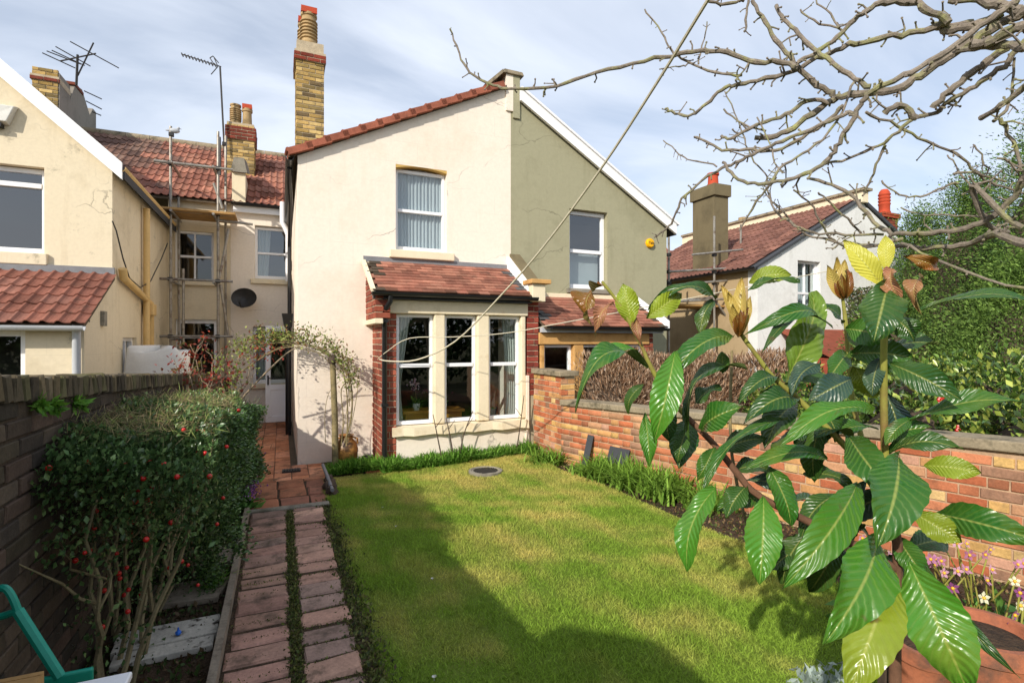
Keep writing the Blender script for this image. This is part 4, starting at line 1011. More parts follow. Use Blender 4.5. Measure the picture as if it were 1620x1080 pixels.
# red brick chimney beyond, with a louvred pot
c = node('red_chimney', wh, onY(1410, 350, 9.4))
bx0, bx1 = onY(1397, 350, 9.4).x, onY(1421, 350, 9.4).x; z4 = lambda v: onY(1408, v, 9.4).z
mb = MB(); mb.box(bx0+.01, bx1-.01, 9.41, 9.9, 3.3, z4(337)); mb.build('core', 'mortar_dark', c)
brick_face(c, (bx0, 9.4, 0), (1,0,0), 0, bx1-bx0, z4(362), z4(345), .075, .225, lambda *q: lin('#84402f')); brick_face(c, (bx0, 9.4, 0), (1,0,0), -.04, bx1-bx0+.04, z4(345), z4(336), .075, .225, lambda *q: lin('#94472f'), proud=.05)
cpot(c, (bx0+bx1)/2-.04, 9.55, z4(337), z4(298)-z4(337), .14, 'redpot', 'louvre')
cp2 = onY(1175, 355, 11.6); cpot(c, cp2.x, 11.6, cp2.z-.35, .55, .11, 'pot', 'plain')
# lean-to with red tiles low on the white house
mb = MB(); q0, q1 = onY(1290, 527, YF-.8), onY(1400, 527, YF-.8)
mb.hexa([(q0.x,YF-1.2,1.35),(q1.x,YF-1.2,1.35),(q1.x,YF-.003,1.9),(q0.x,YF-.003,1.9),(q0.x,YF-1.2,1.41),(q1.x,YF-1.2,1.41),(q1.x,YF-.003,1.96),(q0.x,YF-.003,1.96)]); lr = mb.build('lean_to_roof', 'tile', wh, color=lin('#8a4a38'))
mb = MB(); mb.box(q0.x+.05, q1.x-.05, YF-1.1, YF-.004, -.02, 1.38); mb.build('lean_to', 'brick', wh, color=lin('#9a4b38'))
# distant ridge and the range joining the terrace
th = thing('terraced_house', 'distant red roof with crested ridge beyond the right scaffold', 'house', (8, 13, 0))
mb = MB(faceY(YR)); wall_holes(mb, XG, 9.2, -.05, lambda s: 3.6, [(7.0, 7.7, 2.3, 3.3)], .24); mb.build('wall', 'grey_render', th)
room(th, 6.8, 9, YR+.24, YR+2, 2, 3.5)
window(th, faceY(YR), 7.0, 7.7, 2.3, 3.3, .1, .05, rails=(2.8,))
mb = MB(); mb.hexa([(XG-1,YR-.1,3.55),(14,YR-.1,3.55),(14,YR+2.6,4.85),(XG-1,YR+2.6,4.85),(XG-1,YR-.1,3.6),(14,YR-.1,3.6),(14,YR+2.6,4.9),(XG-1,YR+2.6,4.9)]); mb.build('roof', 'tile', th, color=lin('#8a5a4a'))
mb = MB()
for i in range(40): 
    x = 6+i*.16; mb.prism([(x, 4.9), (x+.14, 4.9), (x+.07, 5.02)], 'y', YR+2.56, YR+2.62)
mb.build('ridge_crest', 'redpot', th)
# ------------------------------------------------------------------ boundary walls
lw = thing('garden_wall', 'dark sooty brick wall with brick on edge coping along the left side', 'wall', (-1.06, 4, 0))
ltop = lambda y: 1.575 - .054*(y-2.5)
XWL = -.95
mb = MB()
mb.hexa([(-1.17,-1.5,-.03),(XWL-.012,-1.5,-.03),(XWL-.012,11.9,-.03),(-1.17,11.9,-.03),(-1.17,-1.5,ltop(-1.5)-.108),(XWL-.012,-1.5,ltop(-1.5)-.108),(XWL-.012,11.9,ltop(11.9)-.108),(-1.17,11.9,ltop(11.9)-.108)])
mb.build('core', 'old_wall', lw)
SOOT = [lin('#4f443b'), lin('#473f38'), lin('#5a4a40'), lin('#3d3831'), lin('#5c5044'), lin('#4a4236')]
brick_face(lw, (XWL, 0, 0), (0,1,0), 1.9, 6.6, .85, 1.5, .078, .225, lambda c, z, r: rnd.choice(SOOT), topf=lambda s: ltop(s)-.108)
brick_face(lw, (XWL, 0, 0), (0,1,0), 1.9, 4.6, .07, .85, .078, .225, lambda c, z, r: rnd.choice(SOOT))
cbm = [chamfer_box('coping_brick', .064, .235, .104, .006, 'brick', .005) for _ in range(4)]
y = -1.4
while y < 9.5:
    if y > 1.8 or y < 1.8 and y > -1.4:
        f = rnd.uniform(.8, 1.25); c = rnd.choice([lin('#5b5242'), lin('#6a5e48'), lin('#4e463a'), lin('#6f6450'), lin('#5e5a40')])
        link('coping_brick', rnd.choice(cbm), lw, (-1.055, y, ltop(y)-.054+rnd.uniform(-.006, .006)), rot=(rnd.uniform(-.05, .05), rnd.uniform(-.02, .02), R(90)*0 + rnd.uniform(-.03, .03) + R(90)), scale=(1, 1, 1), color=[min(1, x*f) for x in c])
    y += .0765
# chamfer_box is long in y; rotated a quarter turn it lies across the wall

rw = thing('garden_wall', 'mixed red and yellow brick garden wall with concrete coping along the lawn', 'wall', (3.8, 4, 0))
A, B = Vector((3.40, 6.13, 0)), Vector((5.018, -.5, 0))
ab = (A-B); LW = ab.length; dw = ab.normalized()        # from near end to far end: normal = dw x up
nw = dw.cross(Vector((0,0,1)))
if nw.x > 0: dw = -dw; nw = -nw
orgw = A if (dw - (B-A).normalized()).length < .1 else B
rtop = lambda y: .93 - (y-6.13)*.025 if y < 6.13 else .93
def ytop(s): return rtop((orgw + dw*s).y)
def slab(mb, a, b, n0, n1, za0, za1, zb0, zb1):
    pa, pb = orgw+dw*a, orgw+dw*b
    mb.hexa([pa+nw*n0+Vector((0,0,za0)), pb+nw*n0+Vector((0,0,zb0)), pb+nw*n1+Vector((0,0,zb0)), pa+nw*n1+Vector((0,0,za0)),
             pa+nw*n0+Vector((0,0,za1)), pb+nw*n0+Vector((0,0,zb1)), pb+nw*n1+Vector((0,0,zb1)), pa+nw*n1+Vector((0,0,za1))])
mb = MB(); slab(mb, 0, LW, -.01, -.22, -.03, ytop(0)-.075, -.03, ytop(LW)-.075); mb.build('core', 'mortar_warm', rw)
def mixcol(c, z, r):
    q = r % 4
    if q == 2 and rnd.random() < .6: return rnd.choice([lin('#c9a468'), lin('#c29a60'), lin('#cfae78')])
    return rnd.choice(MIX)
n1 = brick_face(rw, orgw, dw, 0, LW-1.5, .09, 1.2, .076, .225, mixcol, topf=lambda s: ytop(s)-.072, flemish=True, lim=225, fvar=(.88, 1.12))
k = 9
for i in range(k):
    a, b = LW*i/k+.003, LW*(i+1)/k-.003
    mb = MB(); slab(mb, a, b, .03, -.25, ytop(a)-.073, ytop(a)+rnd.uniform(-.004, .004), ytop(b)-.073, ytop(b)+rnd.uniform(-.004, .004)); mb.build('coping_stone', 'coping', rw, bevel=.012)
# raised pier part next to the bay
mb = MB(); mb.box(3.41, 3.62, 6.14, YB-.06, -.03, 1.23); mb.build('pier_core', 'mortar', rw)
brick_face(rw, (3.40, YB-.06, 0), (0,-1,0), 0, YB-.06-6.13, .09, 1.23, .076, .225, mixcol, flemish=True, fvar=(.88, 1.12))
brick_face(rw, (3.40, 6.13, 0), (1,0,0), 0, .22, .9, 1.23, .076, .225, mixcol)
mb = MB(); mb.box(3.36, 3.66, 6.09, YB-.055, 1.235, 1.305); mb.build('pier_coping', 'coping', rw, bevel=.01)

# ------------------------------------------------------------------ paths, beds, lawn
base = sheet('path_bed', -.284, .452, -1.5, 5.655, .023, 'soil')
bp = tag(bpy.data.objects.new('brick_path', None), kind='structure'); COL.objects.link(bp); WP[bp] = Vector((0, 3, 0)); bp.location = WP[bp]
PV = [chamfer_box('paver', .300, .06, .168, .014, 'pave', .009) for _ in range(5)]
def flat(name, me, parent, x, y, z, sx, sy, rz, col):
    # pieces modelled with their face to -Y lie down facing up
    link(name, me, parent, (x, y, z), rot=(R(-90)+rnd.uniform(-.008, .008), rnd.uniform(-.008, .008), rz), scale=(sx, 1, sy), color=col)
PC = [lin('#b58f7e'), lin('#ac8576'), lin('#bd9783'), lin('#a18173'), lin('#957c70'), lin('#b08a78')]
y = 1.2
while y < 5.62:
    d = rnd.uniform(.168, .205)
    flat('paver', rnd.choice(PV), bp, -.112+rnd.uniform(-.004, .004), y+d/2, .004+rnd.uniform(-.004, .004), 1.0+rnd.uniform(-.02, .02), d/.190, rnd.uniform(-.012, .012), shade(rnd.choice(PC), .75, 1.1))
    y += d
y = 1.28
while y < 5.62:
    d = rnd.uniform(.168, .205)
    flat('paver', rnd.choice(PV), bp, .243+rnd.uniform(-.004, .004), y+d/2, .004+rnd.uniform(-.004, .004), .92+rnd.uniform(-.02, .02), d/.190, rnd.uniform(-.012, .012), shade(rnd.choice(PC), .85, 1.25))
    y += d
mb = MB(); mb.box(-.33, .45, 5.66, 5.76, -.02, .05); mb.build('edging_stone', 'concrete', bp, bevel=.01)
tag(link('timber_edging', (lambda m: (m.box(-.325, -.285, 1.0, 5.66, -.02, .10), m.mesh('timber_edging', MT['board'], Vector((-.3, 3.3, 0))))[1])(MB()), None, (-.3, 3.3, 0)), 'weathered grey timber edging board between the hedge bed and brick path', 'edging')
tp = tag(bpy.data.objects.new('tiled_path', None), kind='structure'); COL.objects.link(tp); WP[tp] = Vector((0, 9, 0)); tp.location = WP[tp]
mb = MB(); mb.box(-.93, X0-.003, 6.9, 12.05, -.02, .012); mb.box(X0-.002, .50, 6.9, YF-.002, -.02, .012); mb.build('screed', 'mortar_dark', tp)
mb = MB(); mb.box(-.36, .55, 5.765, 6.898, -.02, .022); mb.build('screed', 'soil', tp)
QT = [chamfer_box('tile', .196, .03, .196, .006, 'pave', .002) for _ in range(4)]
QC = [lin('#c98a68'), lin('#c28260'), lin('#d09474'), lin('#b87c5f'), lin('#cb9072')]
x = -.9+.1
while x < .50:
    y = 6.9+.1; 
    while y < (12.0 if x < X0-.06 else 7.70):
        flat('tile', rnd.choice(QT), tp, x, y, .006+rnd.uniform(-.003, .003), 1, 1, rnd.uniform(-.01, .01), shade(rnd.choice(QC), .85, 1.15)); y += .203
    x += .203
FL = [chamfer_box('flagstone', .30, .07, .30, .014, 'pave', .01) for _ in range(4)]
for (xx, yy, w, d) in ((-.18, 5.95, .32, .34), (.13, 5.94, .28, .33), (.40, 5.95, .24, .32), (-.19, 6.30, .30, .33), (.11, 6.32, .29, .36), (.40, 6.29, .27, .33), (-.2, 6.62, .30, .30), (.10, 6.66, .29, .31), (.38, 6.62, .26, .30), (-.2, 6.83, .30, .1), (.1, 6.86, .28, .08), (.37, 6.83, .26, .1)):
    flat('flagstone', rnd.choice(FL), tp, xx, yy, .0+rnd.uniform(-.006, .01), w/.31, d/.31, rnd.uniform(-.03, .03), shade(rnd.choice([lin('#a06a50'), lin('#936452'), lin('#a87358')]), .85, 1.1))
mb = MB(); c = onZ(461, 742, .05)
mb.box(c.x-.11, c.x+.11, c.y-.07, c.y+.07, .02, .045); 
for i in range(6): mb.box(c.x-.09+i*.032, c.x-.075+i*.032, c.y-.05, c.y+.05, .046, .056)
tag(mb.build('drain_cover', 'darksteel'), 'small grated drain cover set in the terracotta path', 'drain cover')

sheet('planting_bed', -.93, -.33, -1.5, 7.2, .012, 'soil', 6, 60)
sheet('border_bed', .50, 3.40, 6.70, 7.74, .02, 'soil')
V = []
edge = [(-1.5, 3.5), (2.0, 3.38), (3.15, 3.33), (4.15, 3.28), (6.17, 3.16), (6.75, 3.10)]
def lawn_x(y): return float(np.interp(y, [e[0] for e in edge], [e[1] for e in edge])) + .02*math.sin(y*5.1)
sheet('side_bed', 3.02, 5.0, -1.5, 6.85, .078, 'soil', 30, 60)
# lawn: gently uneven turf under the blades
def lawn_z(x, y): return .022 + .09*np.clip((x-.5)/2.7, 0, 1) + .008*np.sin(x*2.3+y*1.1) + .006*np.sin(y*3.7-x)
def lawn_col(P):
    n1_ = smooth_noise(P, 1.3, 3); n2_ = smooth_noise(P, 4.2, 8); n3_ = smooth_noise(P, 11, 4)
    dry = np.clip(.34 + .42*n1_ + .42*n2_ + .22*n3_ + .08*(P[:, 1]-4.2) - .10*np.clip(1.4-P[:, 0], 0, 1), 0, 1)[:, None]
    g = np.array(lin('#84a03a')); d = np.array(lin('#c2b766'))
    return g*(1-dry) + d*dry
ny, nx = 60, 30; VV = []; FF = []
for j in range(ny+1):
    yy = -1.5 + (6.78+1.5)*j/ny; xe = lawn_x(yy); x0l = .455 + .02*math.sin(yy*7) + .012*math.sin(yy*17)
    for i in range(nx+1):
        xx = x0l + (xe-x0l)*i/nx; VV.append((xx, yy, float(lawn_z(xx, yy))))
for j in range(ny):
    for i in range(nx):
        kx = j*(nx+1)+i; FF.append((kx, kx+1, kx+nx+2, kx+nx+1))
VV = np.array(VV); tag(np_mesh('lawn', VV, FF, 'grass', cols=lawn_col(VV)*.62), kind='structure')
NB = 230000
yy = 1.15 + (6.80-1.15)*nrg.random(NB)**1.25; u_ = nrg.random(NB)
xe = np.interp(yy, [e[0] for e in edge], [e[1] for e in edge]); x0l = .44+.02*np.sin(yy*7)+.012*np.sin(yy*17)
xx = x0l + (xe-x0l)*u_ + nrg.normal(0, .006, NB)
P = np.stack([xx, yy, lawn_z(xx, yy)-.004], 1)
Lb = nrg.uniform(.016, .042, NB) * (1 + .35*smooth_noise(P, 6, 2)); Lb = np.clip(Lb, .01, .06)
D = rdir(NB); D[:, 2] = np.abs(D[:, 2])*.8 + .55; D = unit(D)
S = unit(np.cross(D, rdir(NB))); wd_ = nrg.uniform(.0022, .0042, NB)[:, None]
tip = P + D*Lb[:, None]; V = np.stack([P-S*wd_, P+S*wd_, tip], 1).reshape(-1, 3)
C = lawn_col(P)*nrg.uniform(.72, 1.28, (NB, 1)); C = np.repeat(C, 3, 0); C[2::3] *= 1.2
tag(np_mesh('grass', V, np.arange(NB*3).reshape(-1, 3), 'grass', cols=C), 'short mown lawn grass with dry yellow patches', 'grass', kind='stuff')
# moss and weeds in the path joints and along the lawn edge
def scatter_low(name, label, n, fx, fy, L, cols, zf=.005, up=.5):
    P = np.stack([fx(n), fy(n), np.full(n, zf)], 1); D = rdir(n, up); D[:, 2] = np.abs(D[:, 2]); Ls = nrg.uniform(*L, n)
    V, F, C = leaves(P, D, rdir(n, 1.), Ls, Ls*.55, pick(cols, n, .25))
    return tag(np_mesh(name, V, F, 'leaf', cols=C), label, 'weeds', kind='stuff')
ED = nrg.random
WC = [lin('#55632f'), lin('#6b7438'), lin('#46502a'), lin('#7a7a45'), lin('#5a5238')]
scatter_low('moss', 'moss and small weeds filling the gap down the middle of the path', 6500, lambda n: .072+nrg.normal(0, .022, n), lambda n: nrg.uniform(1.6, 5.65, n), (.008, .028), WC, .024)
scatter_low('weeds', 'low weeds along the bare strip between path and lawn', 6000, lambda n: .43+nrg.normal(0, .045, n), lambda n: nrg.uniform(1.6, 5.9, n), (.01, .035), WC, .022)
scatter_low('moss', 'moss creeping over the joints of the path bricks', 5000, lambda n: nrg.uniform(-.27, .42, n), lambda n: 1.6+np.round(nrg.uniform(0, 4.0, n)/.187)*.187+nrg.normal(0, .012, n), (.006, .018), WC, .026)
scatter_low('moss', 'moss along the timber edging of the path', 1500, lambda n: -.275+nrg.normal(0, .015, n), lambda n: nrg.uniform(1.6, 5.7, n), (.01, .03), WC)
scatter_low('leaf_litter', 'dry leaf litter and small weeds on the side bed soil', 9000, lambda n: nrg.uniform(3.2, 4.6, n), lambda n: nrg.uniform(1.2, 6.7, n), (.01, .04), [lin('#6b5236'), lin('#4f5a2c'), lin('#7d6645'), lin('#5f6f35')], .085)
scatter_low('leaf_litter', 'leaf litter and ground ivy in the hedge bed', 3500, lambda n: nrg.uniform(-.92, -.35, n), lambda n: nrg.uniform(1.8, 6.5, n), (.015, .05), [lin('#4a3d2a'), lin('#3f5128'), lin('#55452f'), lin('#4a6030')], .018)
# daisies
for i in range(14):
    x, y = rnd.uniform(.6, 3.2), rnd.uniform(2.4, 6.4)
    mb = MB(); n = 9; z = .045
    for k in range(n):
        a = 6.283*k/n; mb.add([(x,y,z),(x+.011*math.cos(a-.25),y+.011*math.sin(a-.25),z+.003),(x+.013*math.cos(a+.25),y+.013*math.sin(a+.25),z+.002)], [(0,1,2)])
    mb.tube([(x,y,.0),(x,y,z)], .0015, 4)
    tag(mb.build('daisy', 'offwhite'), 'tiny white daisy head in the lawn grass', 'daisy', 'daisies scattered over the lawn')
# manhole cover and loose brick
c = onZ(768, 746, .09)
mh = thing('manhole_cover', 'round grey metal manhole cover set in the lawn', 'manhole cover', (c.x, c.y, .03))
mb = MB(); mb.lathe((c.x, c.y, .08), [(.21, 0), (.21, .032), (.18, .036), (.17, .026), (.0, .028)], 28); mb.build('rim', 'concrete', mh)
mb = MB()
for i in range(-4, 5): w = math.sqrt(.15**2-(i*.03)**2); mb.box(c.x-w, c.x+w, c.y+i*.03-.006, c.y+i*.03+.006, .109, .114)
mb.build('tread', 'darksteel', mh)
c = onZ(592, 744, .04); mb = MB(); mb.box(c.x-.11, c.x+.11, c.y-.05, c.y+.05, .0, .05); tag(mb.build('loose_brick', 'pave', color=lin('#b5704c'), bevel=.006), 'single red brick laid at the back edge of the lawn', 'brick')

# ------------------------------------------------------------------ scaffolds
def tubes(root, lst, r=.024, mat='steel', name='pole'):
    for p, q in lst:
        m = MB(); m.tube([p, q], r, 8); m.build(name, mat, root, smooth=True)
def clip(root, p):
    m = MB(); m.box(p.x-.04, p.x+.04, p.y-.04, p.y+.04, p.z-.035, p.z+.035); m.build('coupler', 'darksteel', root, bevel=.008)
sc = thing('scaffold', 'grey tube scaffold with a plank deck round the left rear window', 'scaffold', (-1.5, 11.6, 0))
ya, yb_ = 11.35, 11.95
pA, pB, pC = onY(270, 500, ya), onY(345, 500, ya), onY(283, 500, yb_); pD = onY(357, 500, yb_)
tubes(sc, [((pA.x, ya, 0), (pA.x, ya, onY(270, 200, ya).z)), ((pB.x, ya, 0), (pB.x, ya, onY(343, 208, ya).z)), ((pC.x, yb_, 0), (pC.x, yb_, onY(290, 312, yb_).z)), ((pD.x, yb_, 0), (pD.x, yb_, onY(356, 215, yb_).z))])
for v in (262, 336, 443, 532):
    z = onY(300, v, ya).z
    tubes(sc, [((pA.x-.25, ya-.05, z), (pB.x+.25, ya-.05, z))])
    tubes(sc, [((pA.x+.05, ya-.3, z-.05), (pA.x+.05, yb_+.1, z-.05)), ((pB.x-.05, ya-.3, z-.05), (pB.x-.05, yb_+.1, z-.05))])
    clip(sc, Vector((pA.x, ya-.03, z))); clip(sc, Vector((pB.x, ya-.03, z)))
clip(sc, onY(271, 213, ya)); clip(sc, onY(355, 228, yb_))
tubes(sc, [(onY(362, 362, ya), onY(347, 440, ya)), (onY(349, 450, ya), onY(361, 530, ya)), (onY(338, 290, ya), onY(352, 330, ya)), (onY(290, 425, ya), onY(290, 545, ya))])
tubes(sc, [(onY(343, 348, ya), onY(400, 355, ya))])
zp = onY(300, 340, ya).z
for i in range(4):
    mb = MB(); mb.box(pA.x-.2, pB.x+.3, ya-.22+i*.22, ya-.015+i*.22, zp+.03, zp+.07); mb.build('plank', 'plank', sc)
s2 = thing('scaffold', 'pinkish grey tube scaffold in front of the right hand roof', 'scaffold', (7.6, 9.2, 0))
ys, yt = 8.6, 9.6
def vpole(u, v0, v1, Y): return (onY(u, v0, Y), onY(u, v1, Y))
tubes(s2, [vpole(1058, 365, 680, ys), vpole(1130, 342, 620, ys), vpole(1172, 355, 620, yt), vpole(1210, 430, 640, ys)])
for v, (u0, u1) in ((403, (1095, 1175)), (430, (1058, 1195)), (478, (1055, 1195)), (448, (1100, 1200))):
    tubes(s2, [(onY(u0, v, ys-.05), onY(u1, v-8, ys-.05))]); clip(s2, onY(1130, v, ys)); clip(s2, onY(1058, v, ys))
tubes(s2, [(onY(1058, 470, ys), onY(1058, 470, ys)+Vector((0, 1.6, 0))), (onY(1130, 470, ys), onY(1130, 470, ys)+Vector((0, 1.6, 0))), (onY(1180, 545, ys), onY(1135, 480, ys))])
for i in range(4):
    z = onY(1100, 484, ys).z; mb = MB(); mb.box(onY(1055, 480, ys).x, onY(1190, 480, ys).x, ys+i*.23, ys+.21+i*.23, z, z+.04); mb.build('plank', 'plank', s2)

# ------------------------------------------------------------------ satellite dish, aerials, washing lines
dc = onY(386, 471, YR-.35)
sd = thing('satellite_dish', 'dark grey satellite dish on the cream rear wall', 'satellite dish', dc)
mb = MB(); n = 24; vs = []; fs = []
ax = Vector((-.25, -1, .12)).normalized(); sxv = ax.cross(Vector((0,0,1))).normalized(); szv = sxv.cross(ax)
for r_, d in ((.0, -.07), (.1, -.058), (.19, -.02), (.235, .0), (.24, .006), (.23, -.006), (.19, -.03), (.0, -.085)):
    vs += [dc + sxv*(r_*math.cos(6.283*k/n)) + szv*(r_*.82*math.sin(6.283*k/n)) + ax*d for k in range(n)]
fs = [(i*n+k, i*n+(k+1) % n, (i+1)*n+(k+1) % n, (i+1)*n+k) for i in range(7) for k in range(n)]
mb.add(vs, fs); mb.build('reflector', 'darksteel', sd, smooth=True)
mb = MB(); mb.tube([dc - szv*.19, dc - szv*.22 + ax*.15, dc - szv*.12 + ax*.28], .012, 6); mb.box(*(sum([[q-.03, q+.03] for q in (dc - szv*.11 + ax*.28)], []))); mb.build('feed_arm', 'darksteel', sd)
mb = MB(); mb.tube([dc - ax*.08, Vector((dc.x+.12, YR-.02, dc.z-.03))], .02, 8); mb.build('mount', 'darksteel', sd)
def rods(root, lst, r=.012, name='element'):
    for p, q in lst:
        m = MB(); m.tube([p, q], r, 5); m.build(name, 'aerial', root)
a1 = thing('aerial', 'old many armed television aerial on the party chimney', 'aerial', onY(122, 135, 14.2))
q = lambda u, v, Y=14.2: onY(u, v, Y)
rods(a1, [(q(121, 135), q(123, 87))], .025, 'mast'); rods(a1, [(q(95, 97), q(152, 85))], .016, 'boom'); rods(a1, [(q(123, 120), q(148, 68))], .016, 'strut')
rods(a1, [(q(67, 84), q(119, 108)), (q(74, 81), q(128, 102)), (q(82, 80), q(134, 104)), (q(88, 74), q(143, 105)), (q(111, 66), q(188, 108))])
rods(a1, [(q(133, 144), q(161, 157)), (q(136, 160), q(161, 173)), (q(146, 177), q(160, 183))])
a2 = thing('aerial', 'tall slanting mast with a long comb shaped television aerial', 'aerial', onY(357, 240, 13.2))
q = lambda u, v: onY(u, v, 13.2)
rods(a2, [(q(348, 105), q(355, 240))], .02, 'mast'); rods(a2, [(q(287, 86), q(350, 106))], .012, 'boom')
rods(a2, [(q(287+i*5.2, 84+i*1.65), q(290+i*5.2, 90+i*1.65)) for i in range(11)], .014)
rods(a2, [(q(332, 92), q(340, 104)), (q(337, 89), q(346, 100)), (q(332, 92), q(337, 89)), (q(334, 118), q(346, 104)), (q(338, 90), q(344, 104))], .01, 'reflector')
rods(a2, [(q(355, 240)+Vector((0, -.9, 0)), q(357, 300)+Vector((0, -1.1, 0)))], .018, 'mast_foot')
# gull perched on the scaffold pole
gp = onY(276, 207, ya)
gu = thing('gull', 'small pale gull perched on the top of the tall left scaffold pole', 'bird', gp)
mb = MB(); mb.ball(gp, .06, 10, 6, (1.5, .8, .8)); mb.ball(gp+Vector((.06, 0, .05)), .03, 8, 5); mb.tube([gp+Vector((-.05,0,0)), gp+Vector((-.14,0,-.01))], [.03, .008], 6); mb.tube([gp+Vector((.08,0,.05)), gp+Vector((.12,0,.045))], [.009, .003], 5); mb.build('body', 'greypipe', gu, smooth=True)
def rope(name, label, pts, r):
    m = MB(); m.tube(pts, r, 6); return tag(m.build(name, 'rope', smooth=True), label, 'line')
hook = Vector((1.195, YB+.12, onX(588, 566, 1.19).z))
hk = hook.copy()
ln = [hk, at(615, 571, 6.6), at(660, 569, 6.2), at(720, 540, 5.6), at(790, 470, 4.9), at(860, 390, 4.2), at(950, 268, 3.4), at(1040, 130, 2.7), at(1125, -8, 2.2), at(1240, -190, 1.8)]
def smooth_pts(p, n=4):
    p = [Vector(q) for q in p]; o = []
    for i in range(len(p)-1):
        a, b, c, d = p[max(i-1, 0)], p[i], p[i+1], p[min(i+2, len(p)-1)]
        for k in range(n):
            t = k/n; o.append(.5*((2*b)+(c-a)*t+(2*a-5*b+4*c-d)*t*t+(3*b-a-3*c+d)*t**3))
    o.append(p[-1]); return o
rope('washing_line', 'thick pale washing line sweeping from the bay up over the camera', smooth_pts(ln), .0085)
rope('washing_line', 'thin white line stretched from the bay across to the green house', smooth_pts([hk+Vector((-.02,0,.0)), at(612, 556, 6.8), at(648, 535, 6.7), at(715, 533, 6.7), at(790, 528, 6.7), at(855, 518, 6.6)]), .0055)
rope('washing_line', 'thin line running over the green bay towards the white house', [at(856, 517, 6.9), at(1000, 490, 7.6), at(1140, 462, 8.3), at(1330, 425, 9.3)], .007)
MT['twig_dim'] = M('shrub_stem', lin('#857a5c'), 0.9, 0.3, 14, 90, 0.4, 70, 0.003)
# ------------------------------------------------------------------ leafy masses
def shrub_cloud(P, out, L, cols, asp=.5, jit=.6, up=.2, fold=.22):
    n = len(P); D = unit(out + rdir(n)*jit*1.3 + np.array([[0, 0, up]])); Ls = nrg.uniform(L[0], L[1], n)
    return leaves(P, D, unit(out*.6+rdir(n)*.7+np.array([[0, 0, .5]])), Ls, Ls*asp, pick(cols, n, .22), fold)
def merge(lst):
    V = np.concatenate([a[0] for a in lst]); C = np.concatenate([a[2] for a in lst]); o = 0; F = []
    for a in lst: F.append(a[1]+o); o += len(a[0])
    return V, np.concatenate(F), C
def stems(root, lst, mat='twig', name='stem', n=6, joined=False):
    if joined:
        m = MB()
        for pts, rad in lst: m.tube(pts, rad, n)
        o = m.build(name, mat, root, smooth=True); o['kind'] = 'stuff'; return
    for pts, rad in lst:
        m = MB(); m.tube(pts, rad, n); m.build(name, mat, root, smooth=True)
def wob(a, b, n=5, w=.03):
    a, b = Vector(a), Vector(b); o = []
    for i in range(n+1):
        t = i/n; p = a.lerp(b, t)
        if 0 < i < n: p += Vector((rnd.gauss(0, w), rnd.gauss(0, w), rnd.gauss(0, w)))
        o.append(p)
    return o

# clipped hedge beside the path
hd = thing('hedge', 'clipped dark evergreen hedge between the left wall and the path', 'hedge', (-.64, 5.0, 0))
def htop(y): return np.interp(y, [2.6, 3.2, 4.2, 5.2, 6.2, 7.3], [1.22, 1.24, 1.22, 1.16, 1.02, .80])
n = 60000
y = nrg.uniform(3.9, 7.35, n); f = nrg.random(n); z = np.empty(n); x = np.empty(n); O = np.zeros((n, 3))
bulge = .06*np.sin(y*2.3)+.05*np.sin(y*5.1+1)
t = f < .34                                         # top
x[t] = nrg.uniform(-.93, -.37, t.sum()); z[t] = htop(y[t]) + .04*np.sin(x[t]*9+y[t]*4) + nrg.normal(0, .03, t.sum()) - .25*np.clip(x[t]+.5, 0, 1)**1.0; O[t] = (0, 0, 1)
s_ = (f >= .34) & (f < .86)                         # path side
z[s_] = htop(y[s_])*nrg.random(s_.sum())**.8; x[s_] = -.37+bulge[s_] + .05*np.sin(z[s_]*7+y[s_]*3) - .12*(z[s_] < .25) + nrg.normal(0, .035, s_.sum()); O[s_] = (1, 0, 0)
e = f >= .86                                        # near end and inside
x[e] = nrg.uniform(-.93, -.36, e.sum()); y[e] = 3.95 + np.abs(nrg.normal(0, .25, e.sum())); z[e] = 1.2*nrg.random(e.sum())**.6; O[e] = (.2, -1, 0)
P = np.stack([x, y, np.maximum(z, .04)], 1)
far = y > 6.9; P[far, 2] *= .9
HC = [lin('#4d6a38'), lin('#415c30'), lin('#5d7d42'), lin('#6f8d4d'), lin('#3a522d')]
V, F, C = shrub_cloud(P, O, (.018, .038), HC, .55)
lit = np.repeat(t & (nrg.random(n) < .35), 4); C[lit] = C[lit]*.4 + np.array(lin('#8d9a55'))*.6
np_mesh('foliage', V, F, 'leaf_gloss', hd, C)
mb = MB(); mb.hexa([(-.90,4.6,.3),(-.52,4.6,.3),(-.50,7.1,.3),(-.90,7.1,.3),(-.90,4.6,1.02),(-.55,4.6,1.0),(-.55,7.1,.72),(-.90,7.1,.72)]); mb.build('shade_core', 'darktwig', hd)  # solid dark block, stands for the shade inside the hedge and stops see-through
stems(hd, [(wob((rnd.uniform(-.85, -.45), yy, .02), (rnd.uniform(-.85, -.42), yy+rnd.uniform(-.2, .2), rnd.uniform(.7, 1.1)), 5, .03), [.012, .011, .009, .008, .006, .004]) for yy in np.linspace(4.3, 6.9, 14)], 'twig')
